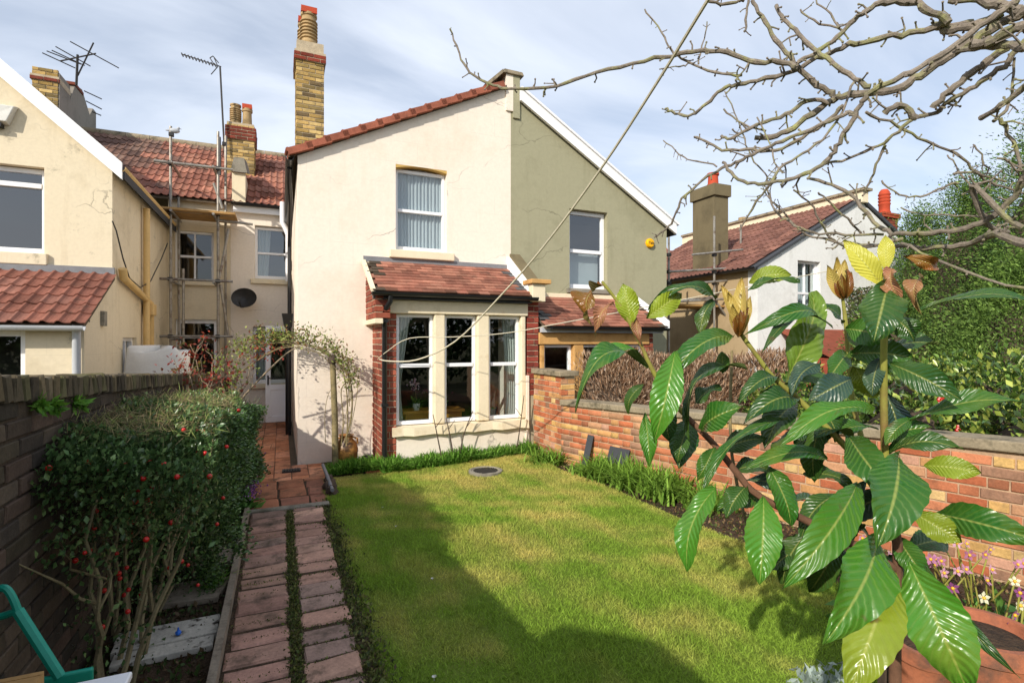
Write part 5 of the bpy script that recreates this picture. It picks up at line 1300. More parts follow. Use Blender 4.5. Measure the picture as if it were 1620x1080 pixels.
# cotoneaster at the near end, stems showing, red berries
ct = thing('berry_shrub', 'leggy shrub with small leaves and red berries against the left wall', 'shrub', (-.7, 3.6, 0))
n = 21000
th_ = nrg.random(n)
cyl = np.stack([nrg.uniform(-.94, -.30, n), nrg.uniform(2.75, 4.55, n), np.zeros(n)], 1)
cyl[:, 2] = 1.27 + .04*np.sin(cyl[:, 0]*8+cyl[:, 1]*5) - np.abs(nrg.normal(0, .09, n))*(1+3.0*(th_ < .55)) - .35*np.clip(3.1-cyl[:, 1], 0, 1)
low = cyl[:, 2] < .70; cyl[low, 2] = .70 + nrg.random(low.sum())*.45
dl = nrg.random(n) < .035; cyl[dl, 2] = nrg.uniform(.15, .7, dl.sum()); cyl[dl, 0] = nrg.uniform(-.9, -.55, dl.sum())
V1 = shrub_cloud(cyl, np.tile([[.3, -.5, .6]], (n, 1)), (.02, .040), [lin('#52703f'), lin('#5f7d48'), lin('#456036'), lin('#6f8650'), lin('#3c5530')], .6)
np_mesh('foliage', *V1[:2], 'leaf_gloss', ct, V1[2])
n = 4200; Pt = np.stack([nrg.uniform(-.92, -.30, n), nrg.uniform(3.0, 4.7, n), np.zeros(n)], 1); Pt[:, 2] = 1.27+nrg.normal(0, .03, n)
Dt = rdir(n, .15); Lt = nrg.uniform(.03, .09, n)
Vt = leaves(Pt, Dt, rdir(n), Lt, .0035, pick([lin('#a5946c'), lin('#8f7f5c'), lin('#8d9a55'), lin('#77694c')], n)); o = np_mesh('clipped_twigs', *Vt[:2], 'leaf', ct, Vt[2]); o['kind'] = 'stuff'
L = []
for i in range(13):
    b = Vector((rnd.uniform(-.90, -.66), rnd.uniform(3.0, 3.95), .0)); tt = Vector((b.x+rnd.uniform(-.05, .36), b.y+rnd.uniform(-.25, .45), rnd.uniform(1.0, 1.24)))
    L.append((wob(b, tt, 6, .028), [.014, .013, .012, .010, .009, .007, .004]))
    for j in range(2):
        m_ = b.lerp(tt, rnd.uniform(.45, .8)); L.append((wob(m_, m_+Vector((rnd.uniform(-.25, .3), rnd.uniform(-.25, .2), rnd.uniform(.15, .35))), 4, .02), [.008, .007, .006, .004, .003]))
stems(ct, L, 'twig_dim')
bm_ = MB(); bm_.ball((0,0,0), .0115, 8, 5); bme = bm_.mesh('berry', MT['berry'], Vector((0,0,0)), True)
for i in range(95):
    k = rnd.randrange(len(cyl)); p = cyl[k].copy()
    if i > 60: p = np.array([rnd.uniform(-.85, -.4), rnd.uniform(2.95, 3.6), rnd.uniform(.35, 1.05)])
    q = p + nrg.normal(0, .02, 3) + np.array([.02, -.04, 0]); q[2] = min(q[2], 1.26)
    link('berry', bme, ct, q, scale=[rnd.uniform(.8, 1.15)]*3)
for (u, v, lab) in ((60, 640, 'bright green fern tuft growing low on the left brick wall'), (83, 642, 'second fern tuft on the left wall, just right of the first'), (122, 637, 'small fern sprig in a joint of the left brick wall')):
    p = onX(u, v, XWL+.01); t = None; n = 60
    P = np.tile([list(p)], (n, 1))+nrg.normal(0, .012, (n, 3)); D = unit(rdir(n, .1)+np.array([[.8, -.3, 0]]))
    V, F, C = leaves(P, D, rdir(n, 1), nrg.uniform(.03, .06, n), .016, pick([lin('#6d9a35'), lin('#5b8a30')], n)); tag(np_mesh('fern', V, F, 'leaf', cols=C), lab, 'fern')
# red-tipped rose bush leaning over the wall behind the hedge
def rose_bush(name, label, base, tips, leafcols, nleaf, stemmat, L=(.03, .06)):
    r = thing(name, label, 'rose', base); S_ = []; pts = []
    for tp_ in tips:
        w = wob(base, tp_, 6, .04); S_.append((w, [.012, .011, .010, .008, .006, .005, .003])); pts += w[3:]
        for j in range(3):
            m_ = w[3+j]; e = m_+Vector((rnd.uniform(-.2, .2), rnd.uniform(-.15, .15), rnd.uniform(.05, .25))); S_.append((wob(m_, e, 3, .02), [.005, .004, .003, .002])); pts += [e, m_.lerp(e, .5)]
    stems(r, S_, stemmat)
    P = np.array([list(pts[i % len(pts)]) for i in range(nleaf)])+nrg.normal(0, .035, (nleaf, 3))
    V, F, C = shrub_cloud(P, rdir(nleaf, .3), L, leafcols, .5); np_mesh('foliage', V, F, 'leaf', r, C)
    return r
W = lambda u, v, X: onX(u, v, X)
REDL = [lin('#8a2f26'), lin('#7a3a2a'), lin('#a34a36'), lin('#6d6a32'), lin('#8f3a30')]
rose_bush('rose_bush', 'rose bush with dark red young leaves rising behind the left hedge', (-.80, 6.3, .75), [at(275, 568, 5.6), at(300, 545, 5.6), at(320, 545, 5.8), at(352, 552, 5.9), at(288, 600, 5.4), at(335, 575, 5.6)], REDL, 420, 'twig')
rose_bush('rose_bush', 'bare stemmed rose with a few green shoots beside the passage', (-.62, 6.6, .7), [at(360, 560, 6.1), at(385, 545, 6.2), at(405, 560, 6.2), at(375, 585, 6.0)], REDL[:2]+[lin('#7a8a3c'), lin('#8a9a48')], 320, 'twig')
# rose arch: post, bowed stems, foliage on top
ra = thing('rose_arch', 'climbing rose trained from a timber post over the passage entrance', 'climbing rose', (.62, 7.2, 0))
mb = MB(); mb.tube([(.64, 7.2, 0), (.635, 7.2, .7), (.61, 7.2, 1.40)], [.042, .04, .037], 12); mb.build('post', 'post', ra, smooth=True)
mb = MB(); mb.ball((.605, 7.2, 1.46), .06, 10, 6, (1, 1, 1.2)); mb.build('post_knob', 'darktwig', ra, smooth=True)
A_ = lambda u, v, z=6.85: at(u, v, z)
S_ = [([A_(545, 700), A_(556, 660), A_(556, 610), A_(545, 585), A_(520, 560), A_(490, 545), A_(455, 542), A_(425, 545), A_(395, 556), A_(370, 580)], .010),
      ([A_(548, 705), A_(550, 650), A_(546, 600), A_(535, 575), A_(505, 553), A_(470, 545), A_(440, 550), A_(410, 565)], .009),
      ([A_(540, 705), A_(543, 660), A_(540, 615), A_(556, 595), A_(535, 560), A_(500, 548), A_(465, 540), A_(430, 538)], .007),
      ([A_(372, 642, 6.3), A_(410, 600, 6.4), A_(452, 560, 6.5), A_(475, 548, 6.6)], .014),
      ([A_(365, 600, 6.3), A_(400, 575, 6.3), A_(440, 552, 6.4), A_(480, 548, 6.5)], .010),
      ([A_(515, 700), A_(514, 655), A_(521, 620), A_(541, 600)], .005), ([A_(550, 700), A_(562, 640), A_(566, 600), A_(552, 570), A_(520, 548)], .005)]
for k in range(16):
    o = Vector((rnd.gauss(0, .04), rnd.gauss(0, .05), rnd.gauss(0, .04))); i0, i1 = sorted(rnd.sample(range(7), 2)); base_ = [A_(548, 690), A_(556, 640), A_(548, 588), A_(520, 558), A_(485, 545), A_(445, 540), A_(405, 552)]
    if i1-i0 >= 2: S_.append(([q+o*rnd.uniform(.4, 1.4) for q in base_[i0:i1+1]], rnd.uniform(.003, .006)))
for p, r_ in S_:
    m = MB(); sp = smooth_pts(p, 4); m.tube(sp, list(np.linspace(r_, r_*.5, len(sp))), 6); m.build('stem', 'twig' if r_ > .012 else 'post', ra, smooth=True)
arch = smooth_pts([A_(558, 612), A_(545, 575), A_(520, 553), A_(490, 540), A_(455, 536), A_(425, 538), A_(400, 545), A_(375, 558)], 10)
n = 1700; P = np.array([list(arch[int(len(arch)*nrg.random()**1.0) % len(arch)]) for _ in range(n)])+nrg.normal(0, 1, (n, 3))*np.array([[.06, .06, .065]])
P[:, 2] += np.abs(nrg.normal(0, .05, n))
V, F, C = shrub_cloud(P, rdir(n, .4), (.03, .055), [lin('#7d8a45'), lin('#8f9a52'), lin('#6b7a3a'), lin('#a3a860'), lin('#7d5a3a')], .5); np_mesh('foliage', V, F, 'leaf', ra, C)
n = 90; P = np.array([list(at(rnd.uniform(395, 450), rnd.uniform(545, 572), 6.8)) for _ in range(n)]); V, F, C = shrub_cloud(P, rdir(n, .3), (.03, .055), REDL, .5); np_mesh('red_shoots', V, F, 'leaf', ra, C)['kind'] = 'stuff'
# grey lavender by the passage
lv = thing('lavender', 'wispy grey green lavender bush at the passage corner', 'shrub', (-.62, 7.5, 0))
n = 2600; P = np.stack([-.62+nrg.normal(0, .13, n), 7.5+nrg.normal(0, .25, n), nrg.uniform(.1, .9, n)], 1); D = rdir(n, 1.6)
V, F, C = leaves(P, D, rdir(n), nrg.uniform(.08, .2, n), .008, pick([lin('#6d7558'), lin('#7d8566'), lin('#55604a')], n)); np_mesh('foliage', V, F, 'leaf', lv, C)
# purple flowers at the foot of the hedge
for (u, v, zc, lab) in ((397, 722, .35, 'purple wallflower clump by the hedge, nearest the house'), (395, 775, .22, 'purple flowers over broad leaves at the hedge foot beside the path')):
    c = onZ(u, v, zc); f = thing('purple_flower', lab, 'flower', (c.x-.03, c.y, 0)); n = 120
    P = np.tile([[c.x-.06, c.y, .05]], (n, 1))+nrg.normal(0, .05, (n, 3)); P[:, 2] = np.abs(P[:, 2]); D = rdir(n, .7)
    V, F, C = leaves(P, D, rdir(n, 1), nrg.uniform(.08, .17, n), .05, pick([lin('#4f7a35'), lin('#6b9a48'), lin('#43662f')], n)); np_mesh('leaves', V, F, 'leaf', f, C)
    n = 190; P = np.array([[c.x, c.y, zc]])+nrg.normal(0, .05, (n, 3)); V, F, C = leaves(P, rdir(n), rdir(n), .024, .018, pick([lin('#9a62b0'), lin('#b07cc4'), lin('#83509a')], n)); np_mesh('petals', V, F, 'petal', f, C)
# strap-leaf border along the house
def straps(P, L, w, cols, lean=.45, seg=3):
    n = len(P); az = nrg.uniform(0, 6.283, n); d = np.stack([np.cos(az), np.sin(az), np.zeros(n)], 1)*nrg.uniform(.2, 1, (n, 1))*lean
    side = unit(np.cross(d+1e-6, np.array([[0, 0, 1.]]))); V = []; L = L[:, None]
    for k in range(seg+1):
        t = k/seg; c = P + d*L*t*(.5+t) + np.array([[0, 0, 1.]])*L*(t-.35*t*t*np.linalg.norm(d, axis=1, keepdims=True)*2)
        ww = w*(1-t**2.2)+.0006
        V += [c-side*ww, c+side*ww]
    V = np.stack(V, 1).reshape(-1, 3); m = 2*(seg+1); b = np.arange(n)[:, None]*m
    F = np.concatenate([b+np.array([[2*k, 2*k+1, 2*k+3, 2*k+2]]) for k in range(seg)], 1).reshape(-1, 4)
    C = pick(cols, n, .18); C = np.repeat(C, m, 0)
    return V, F, C
GC = [lin('#5d8a2e'), lin('#6f9c38'), lin('#4a7426'), lin('#80a848')]
n = 5200; x = .52+2.8*nrg.random(n); yb0 = np.where(x < 1.15, 6.95, 6.78); P = np.stack([x, yb0+nrg.uniform(-.12, .22, n)*1.0, np.full(n, .03)+.06*(x/3)], 1)
V, F, C = straps(P, nrg.uniform(.08, .22, n)*(1+.35*np.sin(x*9)*np.sin(x*3.3)), .0085, GC, .85); tag(np_mesh('border_grass', V, F, 'grass', cols=C), 'bright green strap leaved bulbs along the foot of the house', 'border plants', kind='stuff')
k = 0
for (u, v, h, nn, lab) in ((905, 728, .25, 200, 'strap leaved clump beside the slate boards, farthest of the side bed'), (960, 745, .15, 160, 'strap leaved clump in front of the leaning dark board'), (1000, 752, .32, 320, 'arching lily clump in the middle of the side bed'), (1045, 765, .36, 340, 'large bright lily clump right of the middle of the side bed'), (1085, 780, .36, 340, 'bright lily clump in the side bed partly behind the nearest leaves'), (1125, 800, .3, 130, 'lily clump in the side bed hidden behind the big glossy leaves')):
    c = onZ(u, v, .1); c.x = min(c.x, 3.4+.244*(6.13-c.y)-.2); P = np.stack([c.x+nrg.normal(0, .10, nn), c.y+nrg.normal(0, .10, nn), np.full(nn, .09)], 1)
    V, F, C = straps(P, nrg.uniform(h*.7, h*1.25, nn), .011, [lin('#7da03c'), lin('#8cb04a'), lin('#6b8f35')], .8); tag(np_mesh('lily_clump', V, F, 'grass', cols=C), lab, 'lily', 'lily clumps in the side bed')
c = onZ(340, 925, .05); P = np.stack([c.x+nrg.normal(0, .025, 70), c.y+nrg.normal(0, .025, 70), np.full(70, .03)], 1)
V, F, C = straps(P, nrg.uniform(.08, .16, 70), .004, GC, .9); tag(np_mesh('grass_tuft', V, F, 'grass', cols=C), 'single bright grass tuft growing between the timber boards', 'grass tuft')
# dead rose canes in the bay border
for (pts, lab) in (([(702, 722), (692, 690), (685, 655)], 'left bare pruned rose cane in front of the bay sill'), ([(720, 720), (712, 690), (706, 662)], 'thin bare rose cane between two others under the bay'), ([(725, 720), (733, 690), (748, 650)], 'forked bare rose cane reaching the middle bay light'), ([(815, 712), (822, 680), (829, 625)], 'tall bare rose cane by the right bay jamb')):
    t = thing('rose_cane', lab, 'rose', onY(*pts[0], YB-.18)); sp = [onY(a, b, YB-.18) for a, b in pts]; sp[0].z = .0
    m = MB(); m.tube(smooth_pts(sp, 4), list(np.linspace(.011, .005, 9)), 6); m.build('cane', 'darktwig', t, smooth=True)
    m = MB(); q = sp[1].lerp(sp[2], .4); m.tube([q, q+Vector((rnd.choice([-1, 1])*.09, 0, .12))], [.006, .003], 6); m.build('side_shoot', 'darktwig', t, smooth=True)
# urn, black pots
uc = onZ(543, 741, 0.0); ux, uy = .79, 7.32
ur = thing('urn', 'ochre glazed urn with narrow neck at the corner of the house', 'urn', (ux, uy, 0))
mb = MB(); mb.lathe((ux, uy, 0), [(.07, 0), (.10, .03), (.145, .16), (.155, .26), (.13, .35), (.085, .40), (.08, .43), (.10, .455), (.085, .455), (.07, .43)], 24); mb.build('body', 'urn', ur, smooth=True)
for s in (-1, 1):
    mb = MB(); mb.tube([(ux+s*.08, uy, .42), (ux+s*.14, uy-.02, .40), (ux+s*.145, uy-.02, .33)], .013, 6); mb.build('handle', 'urn', ur, smooth=True)
for (x, y, r_, h, lab) in ((1.06, 7.2, .075, .17, 'black plastic flower pot beside the brick pier'), (.95, 7.3, .05, .12, 'smaller dark pot between the urn and the black pot')):
    t = thing('flower_pot', lab, 'pot', (x, y, 0)); mb = MB(); mb.lathe((x, y, .0), [(r_*.72, 0), (r_*.95, h*.85), (r_*1.1, h*.86), (r_*1.1, h), (r_, h), (r_*.9, h*.8)], 20); mb.build('pot', 'black', t, smooth=True)
    mb = MB(); mb.lathe((x, y, h*.8), [(r_*.9, 0), (r_*.85, .01), (0, .012)], 16); mb.build('compost', 'soil', t)
# broken pipe and stones at the lawn corner
pa, pb = Vector((.47, 6.95, .16)), Vector((.50, 5.95, .10))
mb = MB(); mb.tube([pa, pa.lerp(pb, .5)+Vector((0,0,.01)), pb], .02, 10); tag(mb.build('drain_pipe', 'lead', smooth=True), 'short grey pipe lying along the lawn corner by the path', 'pipe')
for i, (x, y, r_) in enumerate(((.50, 6.05, .075), (.49, 6.25, .085), (.51, 6.47, .07), (.52, 6.66, .065))):
    m = MB(); m.ball((x, y, r_*.7), r_, 9, 6, (.9, 1.2, .9)); m.v = [p+Vector((rnd.gauss(0, .008), rnd.gauss(0, .008), rnd.gauss(0, .008))) for p in m.v]
    tag(m.build('edging_rock', 'darktwig', smooth=True), ('nearest', 'second', 'third', 'farthest')[i]+' of the dark rocks under the grey pipe at the lawn corner', 'rock', 'dark rocks at the lawn corner')
# slate boards against the right wall
for (u0, v0, u1, v1, w, lab) in ((922, 712, 929, 662, .10, 'narrow dark slate board leaning on the right brick wall'), (968, 730, 985, 692, .30, 'wide dark board lying tilted against the right brick wall')):
    b = onZ(u0, v0, .10); r_w = (b.x)/(b.y); yy_ = (3.4+.244*6.13-.17)/(r_w+.244); b = Vector((r_w*yy_, yy_, .10)); dirx = dw.copy()
    tp_ = b + Vector((.13, 0.03,   .44 if w < .2 else .36)); nn_ = (tp_-b).cross(dirx).normalized()
    m = MB(); c4 = [b-dirx*w/2, b+dirx*w/2, tp_+dirx*w/2, tp_-dirx*w/2]; m.hexa([*c4, *[p+nn_*.012 for p in c4]]); tag(m.build('slate_board', 'slate', bevel=.004), lab, 'board')
c = onZ(937, 722, .1); n = 80; P = np.array([list(c)])+nrg.normal(0, .045, (n, 3)); V, F, C = leaves(P, rdir(n), rdir(n), .035, .03, pick([lin('#f0efe0'), lin('#e8e8d0')], n, .05)); tag(np_mesh('white_flowers', V, F, 'petal', cols=C), 'small white flowers at the foot of the narrow slate board', 'flower')

# ------------------------------------------------------------------ things at the near left
for (u0, v0, u1, v1, mat, lab) in ((270, 1010, 240, 0, 'flaky', 'flaking white painted board on the hedge bed, nearest'), (300, 935, 0, 0, 'board', 'grey weathered board in the hedge bed, middle of three'), (345, 880, 0, 0, 'board', 'pale short board in the hedge bed beside the hedge, farthest')):
    c = onZ(u0, v0, .04); w, d = (.48, .36) if mat == 'flaky' else (.48, .34); c.x = -.345-w/2
    m = MB(); k = 8
    for i in range(3):
        for s in range(1): m.box(c.x-w/2+rnd.uniform(-.02, .02), c.x+w/2+rnd.uniform(-.02, .02), c.y-d/2+i*d/3+.003, c.y-d/2+(i+1)*d/3-.003, .015, .05+rnd.uniform(-.005, .006))
    a = rnd.uniform(-.15, .1); o = m.build('timber_board', mat, bevel=.004); o.rotation_euler = (rnd.uniform(-.03, .03), rnd.uniform(-.03, .05), a); tag(o, lab, 'board', 'old boards in the hedge bed')
# child's green spade leaning, wooden crate edge and white board
sp = thing('spade', 'green plastic spade with D handle leaning at the lower left', 'spade', at(90, 1075, 1.9))
p0, p1 = at(95, 1070, 1.75), at(28, 965, 1.75)
m = MB(); m.tube([p0, p1], .017, 8); m.build('shaft', 'greenplastic', sp, smooth=True)
hd_ = [at(28, 965, 1.75), at(20, 945, 1.75), at(8, 930, 1.75), at(-10, 935, 1.75), at(-22, 960, 1.75), at(-8, 975, 1.75), at(10, 972, 1.75), at(28, 965, 1.75)]
m = MB(); m.tube(smooth_pts(hd_, 3), .012, 8); m.build('handle', 'greenplastic', sp, smooth=True)
bl = p0 + (p0-p1).normalized()*.0
m = MB(); m.hexa([bl+Vector((-.07,-.01,-.22)), bl+Vector((.09,-.01,-.22)), bl+Vector((.09,.01,-.22)), bl+Vector((-.07,.01,-.22)), bl+Vector((-.07,-.01,.01)), bl+Vector((.09,-.01,.01)), bl+Vector((.09,.01,.01)), bl+Vector((-.07,.01,.01))]); m.build('blade', 'greenplastic', sp, bevel=.006)
cb_ = at(30, 1068, 1.6); zt = cb_.z
cr = thing('crate', 'rough wooden crate at the lower left corner', 'crate', (cb_.x-.1, cb_.y, 0))
for i in range(4):
    m = MB(); m.box(cb_.x-.42, cb_.x+.06, cb_.y-.02, cb_.y, .02+i*zt/4, zt/4*(i+1)-.02+.02); m.build('slat', 'plank', cr)
m = MB(); m.box(cb_.x-.42, cb_.x+.06, cb_.y-.38, cb_.y-.021, zt-.03, zt-.002); m.build('lid', 'plank', cr)
m = MB(); m.box(cb_.x+.03, cb_.x+.06, cb_.y-.38, cb_.y-.022, .02, zt-.031); m.build('end_board', 'plank', cr)
wb = at(150, 1072, 1.68)
wt = thing('white_table', 'corner of a white plastic table top at the lower left', 'table', (wb.x, wb.y-.2, 0))
c0 = [at(72, 1078, 1.66), at(210, 1062, 1.72)]; zt = wb.z
m = MB(); m.box(c0[0].x, c0[1].x, c0[1].y-.35, c0[1].y, zt-.025, zt); m.build('table_top', 'upvc', wt, bevel=.006)
for lx in (c0[0].x+.03, c0[1].x-.05):
    m = MB(); m.box(lx, lx+.03, c0[1].y-.06, c0[1].y-.03, 0, zt-.026); m.build('leg', 'upvc', wt)
c = onZ(282, 1003, .06); m = MB(); m.ball((c.x, c.y, .07), .016, 8, 5, (1, 1.1, .9)); m.tube([(c.x, c.y, .08), (c.x, c.y, .1)], [.006, .004], 6); tag(m.build('blue_cap', (lambda: (MT.__setitem__('blue', M('blue_plastic', lin('#2a6bd0'), .4, .05, bump=0)), 'blue')[1])()), 'tiny blue plastic cap lying on the old boards', 'cap')
# white sheeted load behind the left wall
NX, NZ = 22, 14; V = []; F = []
for j in range(NZ+1):
    for i in range(NX+1):
        a = math.pi*i/NX; t = j/NZ; ca, sa = math.cos(a), math.sin(a)
        sx_2 = math.copysign(abs(ca)**.5, ca); sy_2 = abs(sa)**.5; top = .25+1.33*min(1, t*1.25); sh_ = 1 if t < .8 else math.sqrt(max(0, 1-((t-.8)/.2)**2))
        V.append((-1.62+.40*sx_2*sh_+.03*math.sin(7*t+3*a), 9.1-.35*sy_2*sh_+.03*math.sin(5*a+6*t), top+.05*math.sin(6*ca)*t+.02*math.sin(11*a)))
for j in range(NZ):
    for i in range(NX): k = j*(NX+1)+i; F.append((k, k+1, k+NX+2, k+NX+1))
tag(np_mesh('dust_sheet', V, F, 'cloth', smooth=True), 'white builders sheet bundled behind the left wall below the scaffold', 'sheet')
sh = thing('shadow_shed', 'timber shed added out of view to cast shadow on the near lawn', 'shed', (-1.9, -1.2, 0))  # unseen shed, added and placed to throw the foreground lawn shadow
for i in range(12): m = MB(); m.box(-2.7+i*.13, -2.575+i*.13, -.02, 0, 0, 2.1); m.build('board', 'plank', sh)
m = MB(); m.box(-2.7, -1.14, -2.6, -.021, 0, 2.09); m.build('body', 'plank', sh)
m = MB(); m.prism([(-2.8, 2.1), (-1.05, 2.1), (-1.05, 2.16), (-1.92, 2.5), (-2.8, 2.16)], 'y', -2.7, .08); m.build('roof', 'slate', sh)

# ------------------------------------------------------------------ planting beyond the right wall
bh = thing('hedge', 'dry brown twiggy hedge behind the right brick wall', 'hedge', (4.6, 5.5, 0))
n = 26000; s = nrg.random(n); ang = nrg.uniform(0, 3.1416, n)
px = 3.95+2.0*s + .25*nrg.normal(0, 1, n)*.4; py = 6.1 - 1.5*s
rr = .55*(1+.12*np.sin(s*17)+.1*np.sin(s*41)); rad = rr*(.75+.3*nrg.random(n))
P = np.stack([px+np.cos(ang)*rad*.45*-1, py+np.cos(ang)*rad*.5, .55+np.sin(ang)*rad*1.75], 1); P[:, 2] = np.minimum(P[:, 2], 1.50+.05*np.sin(P[:, 0]*9)+nrg.normal(0, .02, n))
O = np.stack([-np.cos(ang)*.5, np.cos(ang)*.5, np.sin(ang)], 1); D = unit(O+rdir(n)*.8+np.array([[0, 0, .5]])); Lh = nrg.uniform(.04, .10, n)
V, F, C = leaves(P, D, rdir(n), Lh, Lh*.16, pick([lin('#a07f62'), lin('#b59a80'), lin('#8a6a4e'), lin('#c0a890'), lin('#7a5a42')], n)); np_mesh('twigs', V, F, 'leaf', bh, C)
m = MB(); m.hexa([(3.85,6.25,.1),(5.8,4.75,.1),(6.1,5.1,.1),(4.1,6.6,.1),(3.9,6.25,1.28),(5.85,4.75,1.28),(6.1,5.1,1.28),(4.1,6.6,1.28)]); m.build('shade_core', 'darktwig', bh)  # dark filled block painted as the shade deep in the brown hedge
cm = thing('camellia', 'glossy camellia bush with red blooms behind the right wall', 'camellia', (6.0, 3.2, 0))
BL = [(5.6, 4.2, .75, .62), (6.3, 3.6, .8, .72), (5.5, 3.1, .7, .6), (6.4, 2.6, .78, .7), (5.7, 2.2, .66, .6), (6.9, 3.0, .85, .75), (5.1, 3.9, .55, .5), (5.6, 1.5, .6, .6), (7.2, 4.0, .85, .7)]
L_ = []
for (x, y, z, r_) in BL:
    n = 1700; d = rdir(n); d[:, 2] = np.abs(d[:, 2])*1.0-.25*nrg.random(n); d = unit(d); rad = r_*(.8+.25*nrg.random((n, 1)))*(1+.15*np.sin(d[:, :1]*7)+.12*np.sin(d[:, 1:2]*9))
    P = np.array([[x, y, z]])+d*rad*np.array([[1, 1, .95]])
    L_.append(shrub_cloud(P, d, (.05, .095), [lin('#4f6b2c'), lin('#3d5a26'), lin('#6d8a3a'), lin('#8fa045'), lin('#37501f'), lin('#a3ad50')], .55, .8))
V, F, C = merge(L_); np_mesh('foliage', V, F, 'leaf_gloss', cm, C)
for (x, y, z, r_) in BL: m = MB(); m.ball((x, y, z), r_*.62, 10, 6); m.build('shade_core', 'darktwig', cm)  # dark balls stand in for shade between the camellia leaves
stems(cm, [(wob((x, y, 0), (x, y, z), 3, .03), .025) for (x, y, z, r_) in BL], 'darktwig', 'trunk')
for i in range(26):
    b = BL[i % len(BL)]; d = Vector((rnd.uniform(-1, .1), rnd.uniform(-1, .2), rnd.uniform(-.1, .8))).normalized(); p = Vector(b[:3])+d*b[3]*1.0
    m = MB(); 
    for q in range(9): 
        a = q*2.4; rr_ = .012+.003*q; m.ball(p+Vector((math.cos(a)*rr_, -.02, math.sin(a)*rr_)), .016, 6, 4)
    m.build('bloom', 'berry', cm, smooth=True)
# tall conifers
def conifer(label, x, y, h, r_, nn, cols, seed):
    t = thing('conifer', label, 'tree', (x, y, 0), 'conifers beyond the right wall')
    m = MB(); m.tube([(x, y, 0), (x+.05, y, h*.5), (x, y, h*.92)], [.16, .1, .02], 8); m.build('trunk', 'darktwig', t, smooth=True)
    g_ = np.random.default_rng(seed); nc = 520; L_ = []
    tz = g_.random(nc)**.9; az = g_.uniform(0, 6.283, nc)
    rr = r_*(1-tz**1.6)*(.72+.4*g_.random(nc))*(1+.18*np.sin(az*3+tz*9))
    C0 = np.stack([x+rr*np.cos(az), y+rr*np.sin(az), .25+tz*h], 1); o = np.stack([np.cos(az), np.sin(az), np.full(nc, .55)], 1)
    k = nn//nc; P = np.repeat(C0, k, 0)+g_.normal(0, 1, (nc*k, 3))*np.array([[.17, .17, .16]])*(.5+.5*r_); O = np.repeat(o, k, 0); N_ = len(P)
    D = unit(O+g_.normal(size=(N_, 3))*.55); Lc = g_.uniform(.035, .085, N_)
    shade = np.repeat(g_.uniform(.65, 1.3, nc), k)[:, None]
    V, F, C = leaves(P, D, unit(g_.normal(size=(N_, 3))), Lc, Lc*.3, pick(cols, N_)*shade); np_mesh('crown', V, F, 'leaf', t, C)
    m = MB(); m.lathe((x, y, .3), [(r_*.6, 0), (r_*.62, h*.3), (r_*.4, h*.65), (.02, h*.92)], 10); m.build('shade_core', 'darktwig', t)  # solid dark cone stands for inner shade behind the crown leaves
CC = [lin('#5a7a36'), lin('#6b8a3e'), lin('#48662c'), lin('#7f9a48'), lin('#3d5626')]
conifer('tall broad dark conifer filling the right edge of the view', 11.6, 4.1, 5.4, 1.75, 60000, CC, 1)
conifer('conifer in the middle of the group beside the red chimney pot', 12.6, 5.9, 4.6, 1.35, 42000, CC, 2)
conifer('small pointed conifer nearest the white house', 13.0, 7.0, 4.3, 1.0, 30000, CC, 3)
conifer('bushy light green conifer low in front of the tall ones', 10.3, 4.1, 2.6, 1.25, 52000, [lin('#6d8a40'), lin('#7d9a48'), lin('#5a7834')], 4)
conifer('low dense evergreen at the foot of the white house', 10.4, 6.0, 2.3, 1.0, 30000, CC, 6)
# ivy on the white house corner
# dark hedge and trees at the bottom of the garden behind the photographer
n = 9000; P = np.stack([nrg.uniform(-9, 12, n), -6.5+nrg.normal(0, .35, n), np.zeros(n)], 1); P[:, 2] = nrg.random(n)**.8*(3.0+.7*np.sin(P[:, 0]*1.1)+.4*np.sin(P[:, 0]*2.7))
V, F, C = shrub_cloud(P, np.tile([[0, 1, .3]], (n, 1)), (.2, .42), [lin('#46603a'), lin('#3a5230'), lin('#556b40')], .6); tag(np_mesh('far_hedge', V, F, 'leaf', cols=C), 'dense garden hedge behind the photographer', 'hedge', kind='stuff')
iv = []; n = 1800
P = np.array([list(onY(rnd.uniform(1335, 1385), rnd.uniform(455, 560), YF-.03)) for _ in range(n)]); P[:, 1] -= np.abs(nrg.normal(0, .06, n))
V, F, C = shrub_cloud(P, np.tile([[0, -1, 0]], (n, 1)), (.04, .08), [lin('#4a5a2c'), lin('#5d6b38'), lin('#6a5a3a')], .7); tag(np_mesh('ivy', V, F, 'leaf', cols=C), 'ivy patch climbing the white house wall', 'ivy')
